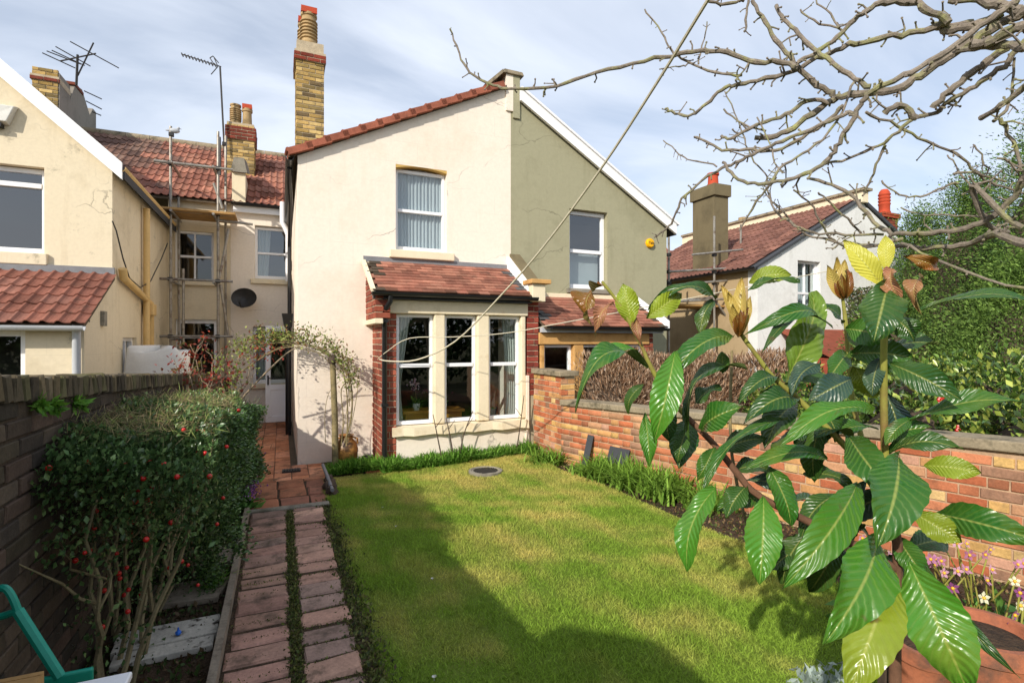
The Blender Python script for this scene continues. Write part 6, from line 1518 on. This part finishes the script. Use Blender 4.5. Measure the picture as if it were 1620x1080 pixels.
# ------------------------------------------------------------------ bare apple tree overhead
at_ = thing('apple_tree', 'bare lichened apple tree reaching over the garden from the right', 'tree', (3.7, .55, 0))
tr = [Vector((3.75, .45, .0)), Vector((3.7, .5, 1.0)), Vector((3.62, .6, 1.8)), Vector((3.45, .8, 2.5)), Vector((3.2, 1.0, 3.0)), at(1640, 10, 2.45)]
m = MB(); m.tube(smooth_pts(tr, 4), list(np.linspace(.16, .065, 21)), 12); m.build('trunk', 'bark', at_, smooth=True)
def cpx(pts, z0, z1):
    n = len(pts); return [at(1020+.3704*a, .3704*b, z0+(z1-z0)*i/(n-1)) for i, (a, b) in enumerate(pts)]
def branch(pts, z0, z1, r0, r1, spurs=1.0, mat='bark', extra=None):
    """r0, r1: radius in photograph pixels at the two ends"""
    P = cpx(pts, z0, z1) if extra is None else extra
    P = smooth_pts(P, 4); n = len(P); zz = np.linspace(z0, z1, n)
    rr0, rr1 = [q if q < 9 else 9+(q-9)*.55 for q in (r0, r1)]
    rad = [max(.0022, (rr0+(rr1-rr0)*i/(n-1))*.44*zz[i]/FPX*(1+.10*math.sin(i*1.7)+rnd.uniform(-.06, .06))) for i in range(n)]
    P = [p+Vector((rnd.gauss(0, .004), rnd.gauss(0, .004), rnd.gauss(0, .004))) for p in P]
    m = MB(); m.tube(P, rad, 8)
    L = sum((P[i+1]-P[i]).length for i in range(n-1)); k = int(L*16*spurs)
    for _ in range(k):
        i = rnd.randrange(1, n-1); d = (P[i+1]-P[i]).normalized(); o = d.orthogonal().normalized()
        o = (Matrix.Rotation(rnd.uniform(0, 6.283), 3, d) @ o); q = P[i]+o*rad[i]*.6; l = rnd.uniform(.012, .05) if rnd.random() < .86 else rnd.uniform(.05, .12)
        e = q+(o*.8+d*rnd.uniform(-.2, .8)).normalized()*l; r_ = min(rad[i]*.5, .0045)
        mid = q.lerp(e, .5)+Vector((rnd.gauss(0, .1*l), rnd.gauss(0, .1*l), rnd.gauss(0, .1*l)))
        m.tube([q, mid, e], [r_*1.2, r_, r_*.8], 5); m.ball(e, r_*1.5, 5, 3)
        if l > .05:
            e2 = mid+(d+Vector((rnd.gauss(0, .5), rnd.gauss(0, .5), rnd.gauss(0, .5)))).normalized()*l*.5; m.tube([mid, e2], [r_*.8, r_*.6], 4); m.ball(e2, r_*1.2, 5, 3)
    m.build('branch', mat, at_, smooth=True)
BR = [
 ([(1680,20),(1620,50),(1500,110),(1380,190),(1270,260),(1180,320),(1080,380),(960,400),(850,410),(780,440),(660,530),(560,580),(470,590)], 2.4, 3.1, 26, 9),
 ([(1590,0),(1500,60),(1400,140),(1250,240),(1100,330),(980,380),(930,430),(890,520),(840,590),(800,660),(730,720),(640,760),(540,780),(440,785),(370,740),(340,690)], 2.0, 2.5, 15, 5),
 ([(1400,100),(1270,110),(1130,140),(1000,165),(870,200),(760,240),(640,300),(480,345),(380,365),(310,400),(250,460),(190,495),(130,480),(85,465)], 2.6, 3.2, 14, 4),
 ([(1300,100),(1200,40),(1130,10),(1010,15),(940,50),(880,100),(800,180),(720,230),(650,270)], 2.6, 2.8, 15, 7),
 ([(650,290),(600,265),(480,265),(350,225),(250,215),(150,230),(0,262),(-210,312),(-380,365),(-555,381),(-650,364),(-745,310),(-795,230),(-830,120)], 2.8, 3.3, 12, 3),
 ([(460,0),(500,70),(560,170),(620,240),(660,300),(740,360),(810,410)], 2.9, 2.8, 6, 13),
 ([(560,20),(580,70),(640,130),(700,190),(780,250),(870,320),(960,370)], 3.0, 2.6, 6, 10),
 ([(800,440),(700,430),(600,490),(520,520),(440,555),(370,590),(325,585)], 2.9, 3.1, 8, 5),
 ([(850,450),(760,530),(650,600),(560,640),(430,640),(330,640),(260,605),(210,585)], 2.8, 3.2, 7, 4),
 ([(900,480),(820,500),(700,560),(590,600),(480,650),(400,690),(330,720),(240,770),(160,850),(130,920),(90,980),(40,1010)], 2.7, 3.3, 8, 3),
 ([(1660,130),(1620,180),(1530,280),(1450,340),(1380,390),(1300,430),(1240,480),(1150,510),(1060,580),(1000,620),(880,670),(770,700)], 2.4, 3.0, 13, 4),
 ([(1660,330),(1620,370),(1520,450),(1440,505)], 2.2, 2.5, 13, 9),
 ([(1560,190),(1470,260),(1400,310),(1300,390),(1230,460)], 2.5, 2.7, 18, 13),
 ([(1240,110),(1300,130),(1400,110),(1520,60)], 2.7, 2.5, 16, 20),
 ([(1030,620),(990,700),(960,780),(930,835)], 2.9, 3.0, 5, 3),
 ([(940,480),(1080,540),(1200,600),(1330,660),(1420,740),(1500,790),(1620,830)], 2.8, 2.9, 5, 4),
 ([(1680,690),(1620,760),(1560,860),(1460,940),(1330,980),(1200,995),(1080,1000),(1000,970),(900,850),(800,790),(690,760)], 2.3, 3.1, 15, 5),
 ([(1720,1040),(1620,1040),(1500,1000),(1440,1020),(1350,1050),(1200,1060),(1050,1050),(900,1040)], 2.2, 3.0, 24, 5),
 ([(1620,980),(1500,890),(1400,790),(1460,960),(1560,990)], 2.4, 2.6, 10, 8),
 ([(1020,1000),(850,1000),(720,990),(620,950),(560,900),(530,830),(520,760),(450,660),(400,520),(340,390)], 2.9, 3.4, 5, 2),
 ([(1100,1020),(900,1060),(780,1020),(690,1000),(560,880),(500,800)], 2.9, 3.2, 6, 2),
 ([(560,760),(480,860),(410,980)], 2.8, 3.0, 5, 3),
 ([(900,340),(820,520),(700,640),(600,700),(540,780)], 2.8, 2.7, 4, 5),
 ([(640,810),(720,890),(780,1000),(830,1040)], 3.0, 3.1, 3, 4),
 ([(740,820),(800,870),(880,950),(930,1000)], 3.0, 3.1, 3, 4),
 ([(1520,500),(1570,600),(1610,710)], 2.4, 2.4, 7, 6),
 ([(1580,250),(1570,380),(1540,470),(1500,520)], 2.5, 2.5, 4, 6),
 ([(1160,510),(1100,450),(1030,480)], 2.6, 2.6, 12, 12),
 ([(1500,670),(1620,740)], 2.4, 2.4, 4, 4), ([(1320,740),(1420,740),(1540,770)], 2.6, 2.6, 4, 4),
 ([(1010,770),(1090,830),(1180,840),(1270,800),(1340,780)], 2.9, 2.8, 3, 4), ([(1090,890),(1200,920),(1330,920),(1450,920),(1540,870)], 2.9, 2.6, 2.5, 3),
 ([(0,40),(70,140),(110,210),(180,260),(300,310),(420,320)], 3.2, 2.9, 2.5, 5), ([(60,292),(150,285),(190,272)], 3.1, 3.1, 2, 3), ([(270,95),(245,190),(225,270)], 3.1, 3.0, 2, 3),
 ([(660,45),(720,90),(850,130)], 3.0, 2.9, 3, 4), ([(730,0),(790,60),(830,120)], 3.0, 2.9, 2.5, 4), ([(85,600),(150,660),(220,690),(310,710)], 3.3, 3.1, 2, 3),
 ([(435,0),(435,80),(430,140)], 2.9, 2.9, 4, 4), ([(335,470),(420,530),(520,560)], 3.1, 3.0, 3, 4), ([(1405,610),(1440,680),(1480,750)], 2.6, 2.6, 2.5, 3.5),
 ([(480,500),(540,640),(570,720)], 3.0, 2.8, 2.5, 3), ([(1290,660),(1340,730),(1420,830)], 2.7, 2.6, 2.5, 3.5), ([(1640,200),(1540,190),(1440,200),(1330,220)], 2.3, 2.6, 20, 12),
 ([(1660,100),(1560,130),(1480,180),(1400,190)], 2.3, 2.5, 30, 22), ([(1300,0),(1400,0),(1500,20),(1600,40)], 2.6, 2.4, 14, 26), ([(270,5),(350,15),(420,0)], 3.0, 3.0, 5, 6)]
for b in BR: branch(*b, spurs=1.15)
# a thin twig line from the apple tree down to the right edge
branch([(1100,1040),(1300,1130),(1620,1240)], 2.8, 2.3, 5, 5, .3)

# ------------------------------------------------------------------ loquat in the foreground
def loquat_mat():
    m, t, b, out = new_mat('loquat_leaf')
    oc = N(t, 'ShaderNodeObjectInfo').outputs['Color']
    uv = N(t, 'ShaderNodeUVMap'); sp_ = N(t, 'ShaderNodeSeparateXYZ'); t.links.new(uv.outputs[0], sp_.inputs[0])
    def mth(op, a, b_=None):
        n = N(t, 'ShaderNodeMath', operation=op)
        for i, q in enumerate((a, b_)):
            if q is None: continue
            if isinstance(q, (int, float)): n.inputs[i].default_value = q
            else: t.links.new(q, n.inputs[i])
        return n.outputs[0]
    ay = mth('ABSOLUTE', mth('SUBTRACT', sp_.outputs[1], .5))
    mid = N(t, 'ShaderNodeMapRange'); mid.inputs['From Min'].default_value = .012; mid.inputs['From Max'].default_value = .04; mid.inputs['To Min'].default_value = 1; mid.inputs['To Max'].default_value = 0
    t.links.new(ay, mid.inputs['Value'])
    fr = mth('FRACT', mth('SUBTRACT', mth('MULTIPLY', sp_.outputs[0], 13.0), mth('MULTIPLY', ay, 5.0)))
    ve = N(t, 'ShaderNodeMapRange'); ve.inputs['From Min'].default_value = 0; ve.inputs['From Max'].default_value = .16; ve.inputs['To Min'].default_value = .22; ve.inputs['To Max'].default_value = 0
    t.links.new(mth('ABSOLUTE', mth('SUBTRACT', fr, .5)), ve.inputs['Value'])
    tc_ = N(t, 'ShaderNodeTexCoord')
    c = mixc(t, noise_fac(t, tc_.outputs['Object'], 9, 4, .6, .35, .75, 0, .5), oc, (.10, .16, .02))
    pale = N(t, 'ShaderNodeMix', data_type='RGBA'); pale.inputs['Factor'].default_value = .55; pale.inputs['B'].default_value = (.38, .40, .10, 1); t.links.new(oc, pale.inputs['A'])
    g_ = N(t, 'ShaderNodeNewGeometry')
    under = mixc(t, .5, c, (.17, .19, .05)); c = mixc(t, g_.outputs['Backfacing'], c, under)
    c = mixc(t, ve.outputs[0], c, pale.outputs['Result']); c = mixc(t, mid.outputs[0], c, pale.outputs['Result'])
    # blotches: scorch marks on old leaves
    c = mixc(t, noise_fac(t, g_.outputs['Position'], 14, 3, .55, .66, .72, 0, .75), c, (.10, .055, .02))
    c = mixc(t, noise_fac(t, g_.outputs['Position'], 6, 3, .55, .58, .75, 0, .4), c, (.22, .24, .03))
    t.links.new(c, b.inputs['Base Color'])
    rr = noise_fac(t, tc_.outputs['Object'], 22, 3, .6, .3, .7, .20, .38); ru = N(t, 'ShaderNodeMix', data_type='FLOAT'); t.links.new(g_.outputs['Backfacing'], ru.inputs['Factor']); t.links.new(rr, ru.inputs['A']); ru.inputs['B'].default_value = .75
    t.links.new(ru.outputs['Result'], b.inputs['Roughness']); b.inputs['Specular IOR Level'].default_value = .42
    hn = N(t, 'ShaderNodeTexNoise'); hn.inputs['Scale'].default_value = 45; t.links.new(tc_.outputs['Object'], hn.inputs['Vector'])
    hs = mth('ADD', mth('MULTIPLY', hn.outputs['Fac'], .25), mth('MULTIPLY', mth('SINE', mth('MULTIPLY', fr, 6.283)), .35))
    bp_ = N(t, 'ShaderNodeBump'); bp_.inputs['Strength'].default_value = .55; bp_.inputs['Distance'].default_value = .004; t.links.new(hs, bp_.inputs['Height']); t.links.new(bp_.outputs[0], b.inputs['Normal'])
    tl = N(t, 'ShaderNodeBsdfTranslucent'); t.links.new(c, tl.inputs[0]); ms = N(t, 'ShaderNodeMixShader'); ms.inputs[0].default_value = .10
    t.links.new(b.outputs[0], ms.inputs[1]); t.links.new(tl.outputs[0], ms.inputs[2]); t.links.new(ms.outputs[0], out.inputs[0])
    return m
MT['loquat'] = loquat_mat()
EYEV = Vector((0, 0, EYE))
def big_leaf(root, B, T, W, col, arch=.12, face=.55, twist=0.0, fold=.18, curl=0.0, name='leaf', nu=44, nv=8, wave=.012):
    L = (T-B).length; d = (T-B).normalized(); nh = ((EYEV-B).normalized()*face + Vector((0, 0, 1))*(1-face) + SUN*.15)
    n = (nh - d*nh.dot(d)).normalized(); n = Matrix.Rotation(twist, 3, d) @ n; s = d.cross(n)
    V = []; UV = []; F = []; sd_ = rnd.uniform(0, 6)
    for i in range(nu+1):
        t = i/nu; c = B + d*(L*t) + n*(L*arch*4*t*(1-t))
        if curl: c -= n*(L*curl*max(0, t-.55)**2*4)
        w = W*.5*max(.012, (math.sin(math.pi*min(.998, .015+.985*t**1.06))**.88))
        w *= 1+.03*math.sin(t*58)                     # toothed edge
        for j in range(nv+1):
            a = j/nv*2-1
            bow = fold*abs(a)**1.4*W*.5 + (.050*W*abs(math.sin((t*13-abs(a)*2.5)*math.pi)) )*min(1, abs(a)*3)*(1.15-abs(a)) + wave*W*8*math.sin(t*9+sd_+a*2)*abs(a)**2
            V.append(c + s*(a*w) + n*bow); UV.append((t, j/nv))
    for i in range(nu):
        for j in range(nv):
            k = i*(nv+1)+j; F.append((k, k+1, k+nv+2, k+nv+1))
    # n must point to the upper side: flip winding if needed
    me = bpy.data.meshes.new(name); me.from_pydata([tuple(p-B) for p in V], [], F)
    me.update()
    if me.polygons[len(F)//2].normal.dot(n) < 0:
        me.flip_normals()
    ul = me.uv_layers.new(name='UVMap'); li = np.zeros(len(me.loops), dtype=np.int32); me.loops.foreach_get('vertex_index', li)
    ul.data.foreach_set('uv', np.array(UV, dtype=np.float32)[li].ravel())
    me.polygons.foreach_set('use_smooth', [True]*len(F)); me.materials.append(MT['loquat'])
    return link(name, me, root, B, color=col)
lq = thing('loquat', 'young loquat with large glossy ribbed leaves in the right foreground', 'plant', at(1417, 1400, 1.42))
TRUNK = [at(1417, 1400, 1.42), at(1416, 1080, 1.42), at(1418, 940, 1.42), at(1420, 860, 1.42), at(1405, 800, 1.42), at(1400, 720, 1.4), at(1398, 600, 1.38), at(1400, 520, 1.36), at(1410, 455, 1.35)]
def stem(pts, r0, r1, mat):
    m = MB(); sp_ = smooth_pts(pts, 4); m.tube(sp_, [r0+(r1-r0)*i/(len(sp_)-1)+rnd.uniform(-.0006, .0006) for i in range(len(sp_))], 9); m.build('stem', mat, lq, smooth=True)
MT['lq_stem'] = M('loquat_shoot', lin('#8b8a3c'), .7, .15, 10, 60, .1, col2=lin('#7a5a3a'), c2scale=7)
MT['lq_wood'] = M('loquat_bark', lin('#6b4d3a'), .9, .25, 12, 60, .5, 70, .004)
stem(TRUNK[:5], .016, .011, 'lq_wood'); stem(TRUNK[4:], .010, .007, 'lq_stem')
stem([at(1418, 900, 1.42), at(1330, 850, 1.42), at(1204, 786, 1.45), at(1167, 749, 1.46), at(1130, 703, 1.48), at(1088, 661, 1.5)], .011, .008, 'lq_wood')
stem([at(1088, 661, 1.5), at(1056, 624, 1.5), at(1028, 577, 1.5), at(1014, 545, 1.5), at(982, 485, 1.5), at(952, 445, 1.5)], .008, .004, 'lq_stem')
stem([at(1405, 800, 1.43), at(1371, 753, 1.46), at(1343, 712, 1.48), at(1297, 665, 1.5), at(1260, 628, 1.52), at(1223, 596, 1.53), at(1195, 559, 1.54), at(1172, 528, 1.55)], .010, .006, 'lq_stem')
stem([at(1400, 830, 1.45), at(1365, 700, 1.6), at(1350, 638, 1.65), at(1343, 577, 1.68), at(1338, 513, 1.7), at(1332, 462, 1.7)], .009, .005, 'lq_stem')
stem([at(1200, 900, 1.55), at(1158, 720, 1.62), at(1158, 554, 1.66)], .005, .004, 'post')
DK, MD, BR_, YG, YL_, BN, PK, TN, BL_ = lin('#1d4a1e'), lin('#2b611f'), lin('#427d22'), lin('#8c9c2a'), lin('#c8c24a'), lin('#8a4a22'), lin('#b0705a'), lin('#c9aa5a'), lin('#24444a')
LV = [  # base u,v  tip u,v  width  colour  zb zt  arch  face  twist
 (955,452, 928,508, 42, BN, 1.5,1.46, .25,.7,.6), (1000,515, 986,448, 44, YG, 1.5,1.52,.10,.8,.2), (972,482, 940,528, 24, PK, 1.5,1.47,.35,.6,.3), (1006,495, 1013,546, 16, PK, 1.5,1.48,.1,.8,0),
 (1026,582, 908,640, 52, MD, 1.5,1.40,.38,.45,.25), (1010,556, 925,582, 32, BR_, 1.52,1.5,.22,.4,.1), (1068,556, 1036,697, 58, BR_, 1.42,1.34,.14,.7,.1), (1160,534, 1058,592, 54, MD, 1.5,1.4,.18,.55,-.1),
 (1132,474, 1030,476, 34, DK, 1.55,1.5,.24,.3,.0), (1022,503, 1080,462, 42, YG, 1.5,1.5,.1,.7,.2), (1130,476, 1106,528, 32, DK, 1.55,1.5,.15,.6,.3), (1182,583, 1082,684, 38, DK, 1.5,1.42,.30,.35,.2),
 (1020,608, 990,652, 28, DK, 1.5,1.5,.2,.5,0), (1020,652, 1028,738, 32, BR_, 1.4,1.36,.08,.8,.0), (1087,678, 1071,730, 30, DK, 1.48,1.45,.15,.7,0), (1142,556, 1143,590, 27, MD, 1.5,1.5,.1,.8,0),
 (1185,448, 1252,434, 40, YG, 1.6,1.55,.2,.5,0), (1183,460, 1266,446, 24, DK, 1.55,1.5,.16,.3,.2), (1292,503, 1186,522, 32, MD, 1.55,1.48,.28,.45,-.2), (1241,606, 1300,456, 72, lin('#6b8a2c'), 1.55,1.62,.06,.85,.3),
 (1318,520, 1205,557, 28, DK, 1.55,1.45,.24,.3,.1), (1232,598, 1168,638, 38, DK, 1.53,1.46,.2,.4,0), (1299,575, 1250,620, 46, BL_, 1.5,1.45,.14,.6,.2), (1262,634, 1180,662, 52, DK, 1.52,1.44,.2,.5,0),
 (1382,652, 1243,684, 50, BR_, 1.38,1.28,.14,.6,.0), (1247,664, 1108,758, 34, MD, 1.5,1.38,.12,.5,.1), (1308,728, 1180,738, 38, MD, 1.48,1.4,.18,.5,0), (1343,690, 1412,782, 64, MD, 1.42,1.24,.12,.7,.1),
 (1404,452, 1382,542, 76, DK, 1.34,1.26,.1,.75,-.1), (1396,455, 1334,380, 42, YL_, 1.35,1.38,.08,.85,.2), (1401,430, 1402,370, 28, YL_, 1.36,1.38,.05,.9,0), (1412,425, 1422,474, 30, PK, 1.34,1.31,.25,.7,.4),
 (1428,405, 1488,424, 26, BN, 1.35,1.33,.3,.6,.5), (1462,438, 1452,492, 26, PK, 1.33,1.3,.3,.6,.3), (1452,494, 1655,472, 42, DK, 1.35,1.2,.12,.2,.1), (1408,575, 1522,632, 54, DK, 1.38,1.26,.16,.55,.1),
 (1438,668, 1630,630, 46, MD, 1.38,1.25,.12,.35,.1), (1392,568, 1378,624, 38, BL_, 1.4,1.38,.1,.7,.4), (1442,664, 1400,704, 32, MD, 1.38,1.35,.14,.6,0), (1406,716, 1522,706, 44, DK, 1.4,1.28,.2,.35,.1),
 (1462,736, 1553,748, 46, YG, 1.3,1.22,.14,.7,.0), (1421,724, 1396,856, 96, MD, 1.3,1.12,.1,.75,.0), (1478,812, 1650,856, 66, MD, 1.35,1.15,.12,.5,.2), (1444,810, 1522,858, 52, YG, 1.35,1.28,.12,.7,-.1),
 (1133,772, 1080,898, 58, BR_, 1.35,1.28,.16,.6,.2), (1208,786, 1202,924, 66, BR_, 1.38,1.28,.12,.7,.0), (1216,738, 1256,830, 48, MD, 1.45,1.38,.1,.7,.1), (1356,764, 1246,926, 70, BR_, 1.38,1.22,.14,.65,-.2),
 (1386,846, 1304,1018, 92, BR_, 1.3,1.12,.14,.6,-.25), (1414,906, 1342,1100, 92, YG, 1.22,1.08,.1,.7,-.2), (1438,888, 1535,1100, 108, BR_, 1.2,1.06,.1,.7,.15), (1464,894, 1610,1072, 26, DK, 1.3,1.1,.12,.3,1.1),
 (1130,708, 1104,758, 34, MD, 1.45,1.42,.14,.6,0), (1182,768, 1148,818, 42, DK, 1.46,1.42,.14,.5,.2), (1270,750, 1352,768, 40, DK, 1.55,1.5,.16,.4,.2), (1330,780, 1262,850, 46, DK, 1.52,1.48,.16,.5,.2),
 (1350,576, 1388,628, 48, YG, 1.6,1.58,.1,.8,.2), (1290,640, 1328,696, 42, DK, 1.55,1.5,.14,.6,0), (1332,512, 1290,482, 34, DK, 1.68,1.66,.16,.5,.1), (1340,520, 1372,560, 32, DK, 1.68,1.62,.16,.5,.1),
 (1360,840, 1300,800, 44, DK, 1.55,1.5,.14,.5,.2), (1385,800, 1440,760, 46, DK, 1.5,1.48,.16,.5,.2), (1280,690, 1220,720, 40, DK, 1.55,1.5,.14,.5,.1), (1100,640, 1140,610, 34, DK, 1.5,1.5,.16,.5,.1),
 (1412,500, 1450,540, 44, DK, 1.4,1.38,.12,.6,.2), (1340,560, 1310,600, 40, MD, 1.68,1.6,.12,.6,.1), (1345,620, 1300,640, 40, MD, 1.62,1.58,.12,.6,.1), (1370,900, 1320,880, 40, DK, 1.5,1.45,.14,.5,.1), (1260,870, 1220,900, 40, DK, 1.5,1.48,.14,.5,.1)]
for (bu, bv, tu, tv, w, col, zb, zt, ar, fc, tw) in LV:
    f = rnd.uniform(.85, 1.15)
    nm = 'withered_leaf' if col in (BN, PK) else 'leaf'
    dead = nm == 'withered_leaf'
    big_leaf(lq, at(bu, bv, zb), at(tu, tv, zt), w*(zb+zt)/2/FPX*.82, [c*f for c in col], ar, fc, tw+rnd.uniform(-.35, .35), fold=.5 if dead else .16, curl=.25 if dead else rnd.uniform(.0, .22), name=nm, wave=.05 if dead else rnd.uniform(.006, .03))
spots = [(1330, 850), (1290, 830), (1370, 760), (1405, 880), (1390, 680), (1345, 600), (1300, 668), (1240, 610), (1160, 745), (1210, 790), (1415, 780), (1420, 850), (1360, 820), (1380, 870), (1400, 620), (1345, 700), (1280, 840), (1090, 664), (1180, 760), (1140, 715), (1320, 690), (1260, 640), (1400, 700), (1410, 740), (1400, 560), (1345, 560), (1338, 520), (1060, 625), (1110, 680), (1240, 800), (1410, 900), (1430, 870)]
for (su, sv) in spots:
    z = rnd.uniform(1.45, 1.6); an = rnd.uniform(-.9, 3.6); ln_ = rnd.uniform(60, 105)
    big_leaf(lq, at(su, sv, z), at(su+ln_*math.cos(an), sv+ln_*math.sin(an)*.8+12, z+rnd.uniform(-.12, .1)), rnd.uniform(34, 48)*z/FPX, shade(rnd.choice([DK, DK, MD, BL_]), .8, 1.1), .18, rnd.uniform(.3, .7), rnd.uniform(-.4, .4), fold=.18)
for (bu, bv, tips, z) in ((1172, 532, [(1176, 440, 20), (1140, 452, 15), (1152, 462, 14), (1160, 480, 14), (1188, 470, 13)], 1.53), (1332, 472, [(1308, 418, 15), (1322, 408, 15), (1338, 412, 14), (1346, 430, 12), (1316, 440, 12)], 1.7)):
    for i, (tu, tv, w) in enumerate(tips):
        big_leaf(lq, at(bu+rnd.uniform(-4, 4), bv, z), at(tu, tv, z+rnd.uniform(-.03, .03)), w*z/FPX*1.2, shade(TN if i else lin('#d2b566'), .85, 1.1), rnd.uniform(-.1, .12), .8, rnd.uniform(-.5, .5), fold=.6, name='young_leaf', nu=12, nv=4)
    for k in range(5): big_leaf(lq, at(bu+rnd.uniform(-6, 6), bv, z-.01), at(bu+rnd.uniform(-16, 14), bv-rnd.uniform(25, 50), z-.02), 12*z/FPX, shade(BN, .5, .9), .2, .7, rnd.uniform(-1, 1), fold=.5, name='withered_leaf', nu=8, nv=4)
stk = thing('stake', 'dark wooden stake beside the loquat stem', 'stake', at(1402, 1380, 1.48))
p, q = at(1398, 1400, 1.47), at(1402, 965, 1.47); d2 = Vector((.012, -.005, 0)); d3 = Vector((.004, .012, 0))
m = MB(); m.hexa([p-d2-d3, p+d2-d3, p+d2+d3, p-d2+d3, q-d2-d3, q+d2-d3, q+d2+d3, q-d2+d3]); m.build('shaft', 'darktwig', stk)

# ------------------------------------------------------------------ pots, hellebores and silver plant at the near right
def tpot(u, v, rz, r_, h, lab, tilt=(0, 0)):
    z = (EYE-rz)*FPX/(v-540); c = at(u, v, z); t = thing('terracotta_pot', lab, 'pot', (c.x, c.y, c.z-h))
    m = MB(); m.lathe((c.x, c.y, c.z-h), [(r_*.68, 0), (r_*.92, h*.78), (r_*1.06, h*.79), (r_*1.08, h*.9), (r_*1.06, h), (r_*.93, h), (r_*.88, h*.86)], 28); m.build('pot', 'terracotta', t, smooth=True)
    m = MB(); m.lathe((c.x, c.y, c.z-h*.14), [(r_*.9, 0), (r_*.8, .012), (0, .015)], 20); m.build('compost', 'soil', t, smooth=True)
    t.rotation_euler = (*tilt, 0); return c
tpot(1556, 992, .46, .19, .36, 'round terracotta pot with a thick rim at the lower right')
tpot(1452, 996, .44, .12, .32, 'smaller terracotta pot half hidden behind the big loquat leaf', (.12, -.10))
def hellebore(u, v, zc, lab, cols, nf, spread=.16):
    z = (EYE-zc)*FPX/(v-540); c = at(u, v, z); t = thing('hellebore', lab, 'hellebore', (c.x, c.y, .12)); S_ = []
    n = 110; P = np.array([[c.x, c.y, .12]])+nrg.normal(0, 1, (n, 3))*np.array([[spread, spread, .03]]); D = rdir(n, .9); D[:, 2] = np.abs(D[:, 2])
    V, F, C = leaves(P, D, rdir(n, 1.2), nrg.uniform(.10, .22, n), .05, pick([lin('#4f7a35'), lin('#64903f'), lin('#3f6530')], n)); np_mesh('leaves', V, F, 'leaf', t, C)
    for i in range(nf):
        p = Vector((c.x+rnd.gauss(0, spread), c.y+rnd.gauss(0, spread*.8), zc+rnd.uniform(-.06, .06))); S_.append((wob((c.x+rnd.gauss(0, .05), c.y+rnd.gauss(0, .05), .1), p, 3, .01), .004))
        m = MB(); ax_ = Vector((rnd.uniform(-.8, .2), rnd.uniform(-1, -.3), rnd.uniform(-.2, .5))).normalized(); e1_ = ax_.orthogonal().normalized(); e2_ = ax_.cross(e1_); cl = rnd.choice(cols); r0 = rnd.uniform(.026, .034)
        for k in range(5):
            a = 6.283*k/5; f = [e1_*math.cos(a+o)+e2_*math.sin(a+o) for o in (-.5, 0, .5)]
            m.add([p, p+f[0]*r0*.65+ax_*.004, p+f[1]*r0+ax_*.008, p+f[2]*r0*.65+ax_*.004], [(0, 1, 2), (0, 2, 3)])
        m.cur = 1; m.ball(p+ax_*.006, .008, 6, 4)
        o = m.build('flower', [M('hellebore_petal', cl, .7, .15, 20, 80, 0, trans=.3) if False else HB[cl], MT['yellow']], t)
    stems(t, S_, 'lq_stem', 'stem')
HB = {}
for h_ in ('#c98fb0', '#b87aa0', '#d8a8c0', '#8f4f86', '#a56a9c', '#e6e6c8'): HB[lin(h_)] = M('hellebore_petal', lin(h_), .7, .15, 20, 80, 0, trans=.3)
PKS = [lin('#c98fb0'), lin('#b87aa0'), lin('#d8a8c0')]
hellebore(1455, 885, .50, 'pink hellebore flowering beside the loquat stem', PKS, 14, .16)
hellebore(1545, 890, .50, 'pale pink hellebore in front of the near brick wall', PKS, 16, .18)
hellebore(1600, 965, .48, 'dark purple hellebore beside the terracotta pot', [lin('#8f4f86'), lin('#a56a9c')], 8, .12)
hellebore(1575, 935, .45, 'creamy white hellebore between the pink and purple ones', [lin('#e6e6c8')], 5, .08)
c = onZ(1300, 1072, .15); n = 260; P = np.array([[c.x, c.y, .10]])+nrg.normal(0, 1, (n, 3))*np.array([[.09, .05, .025]]); D = rdir(n, .8)
V, F, C = leaves(P, D, rdir(n, 1), nrg.uniform(.03, .07, n), .02, pick([lin('#9aa8a0'), lin('#aab8b0'), lin('#8a9a90')], n)); svp = thing('silver_plant', 'low silver leaved plant at the foot of the loquat', 'plant', (c.x, c.y, .1)); np_mesh('foliage', V, F, 'leaf', svp, C)['kind'] = 'stuff'
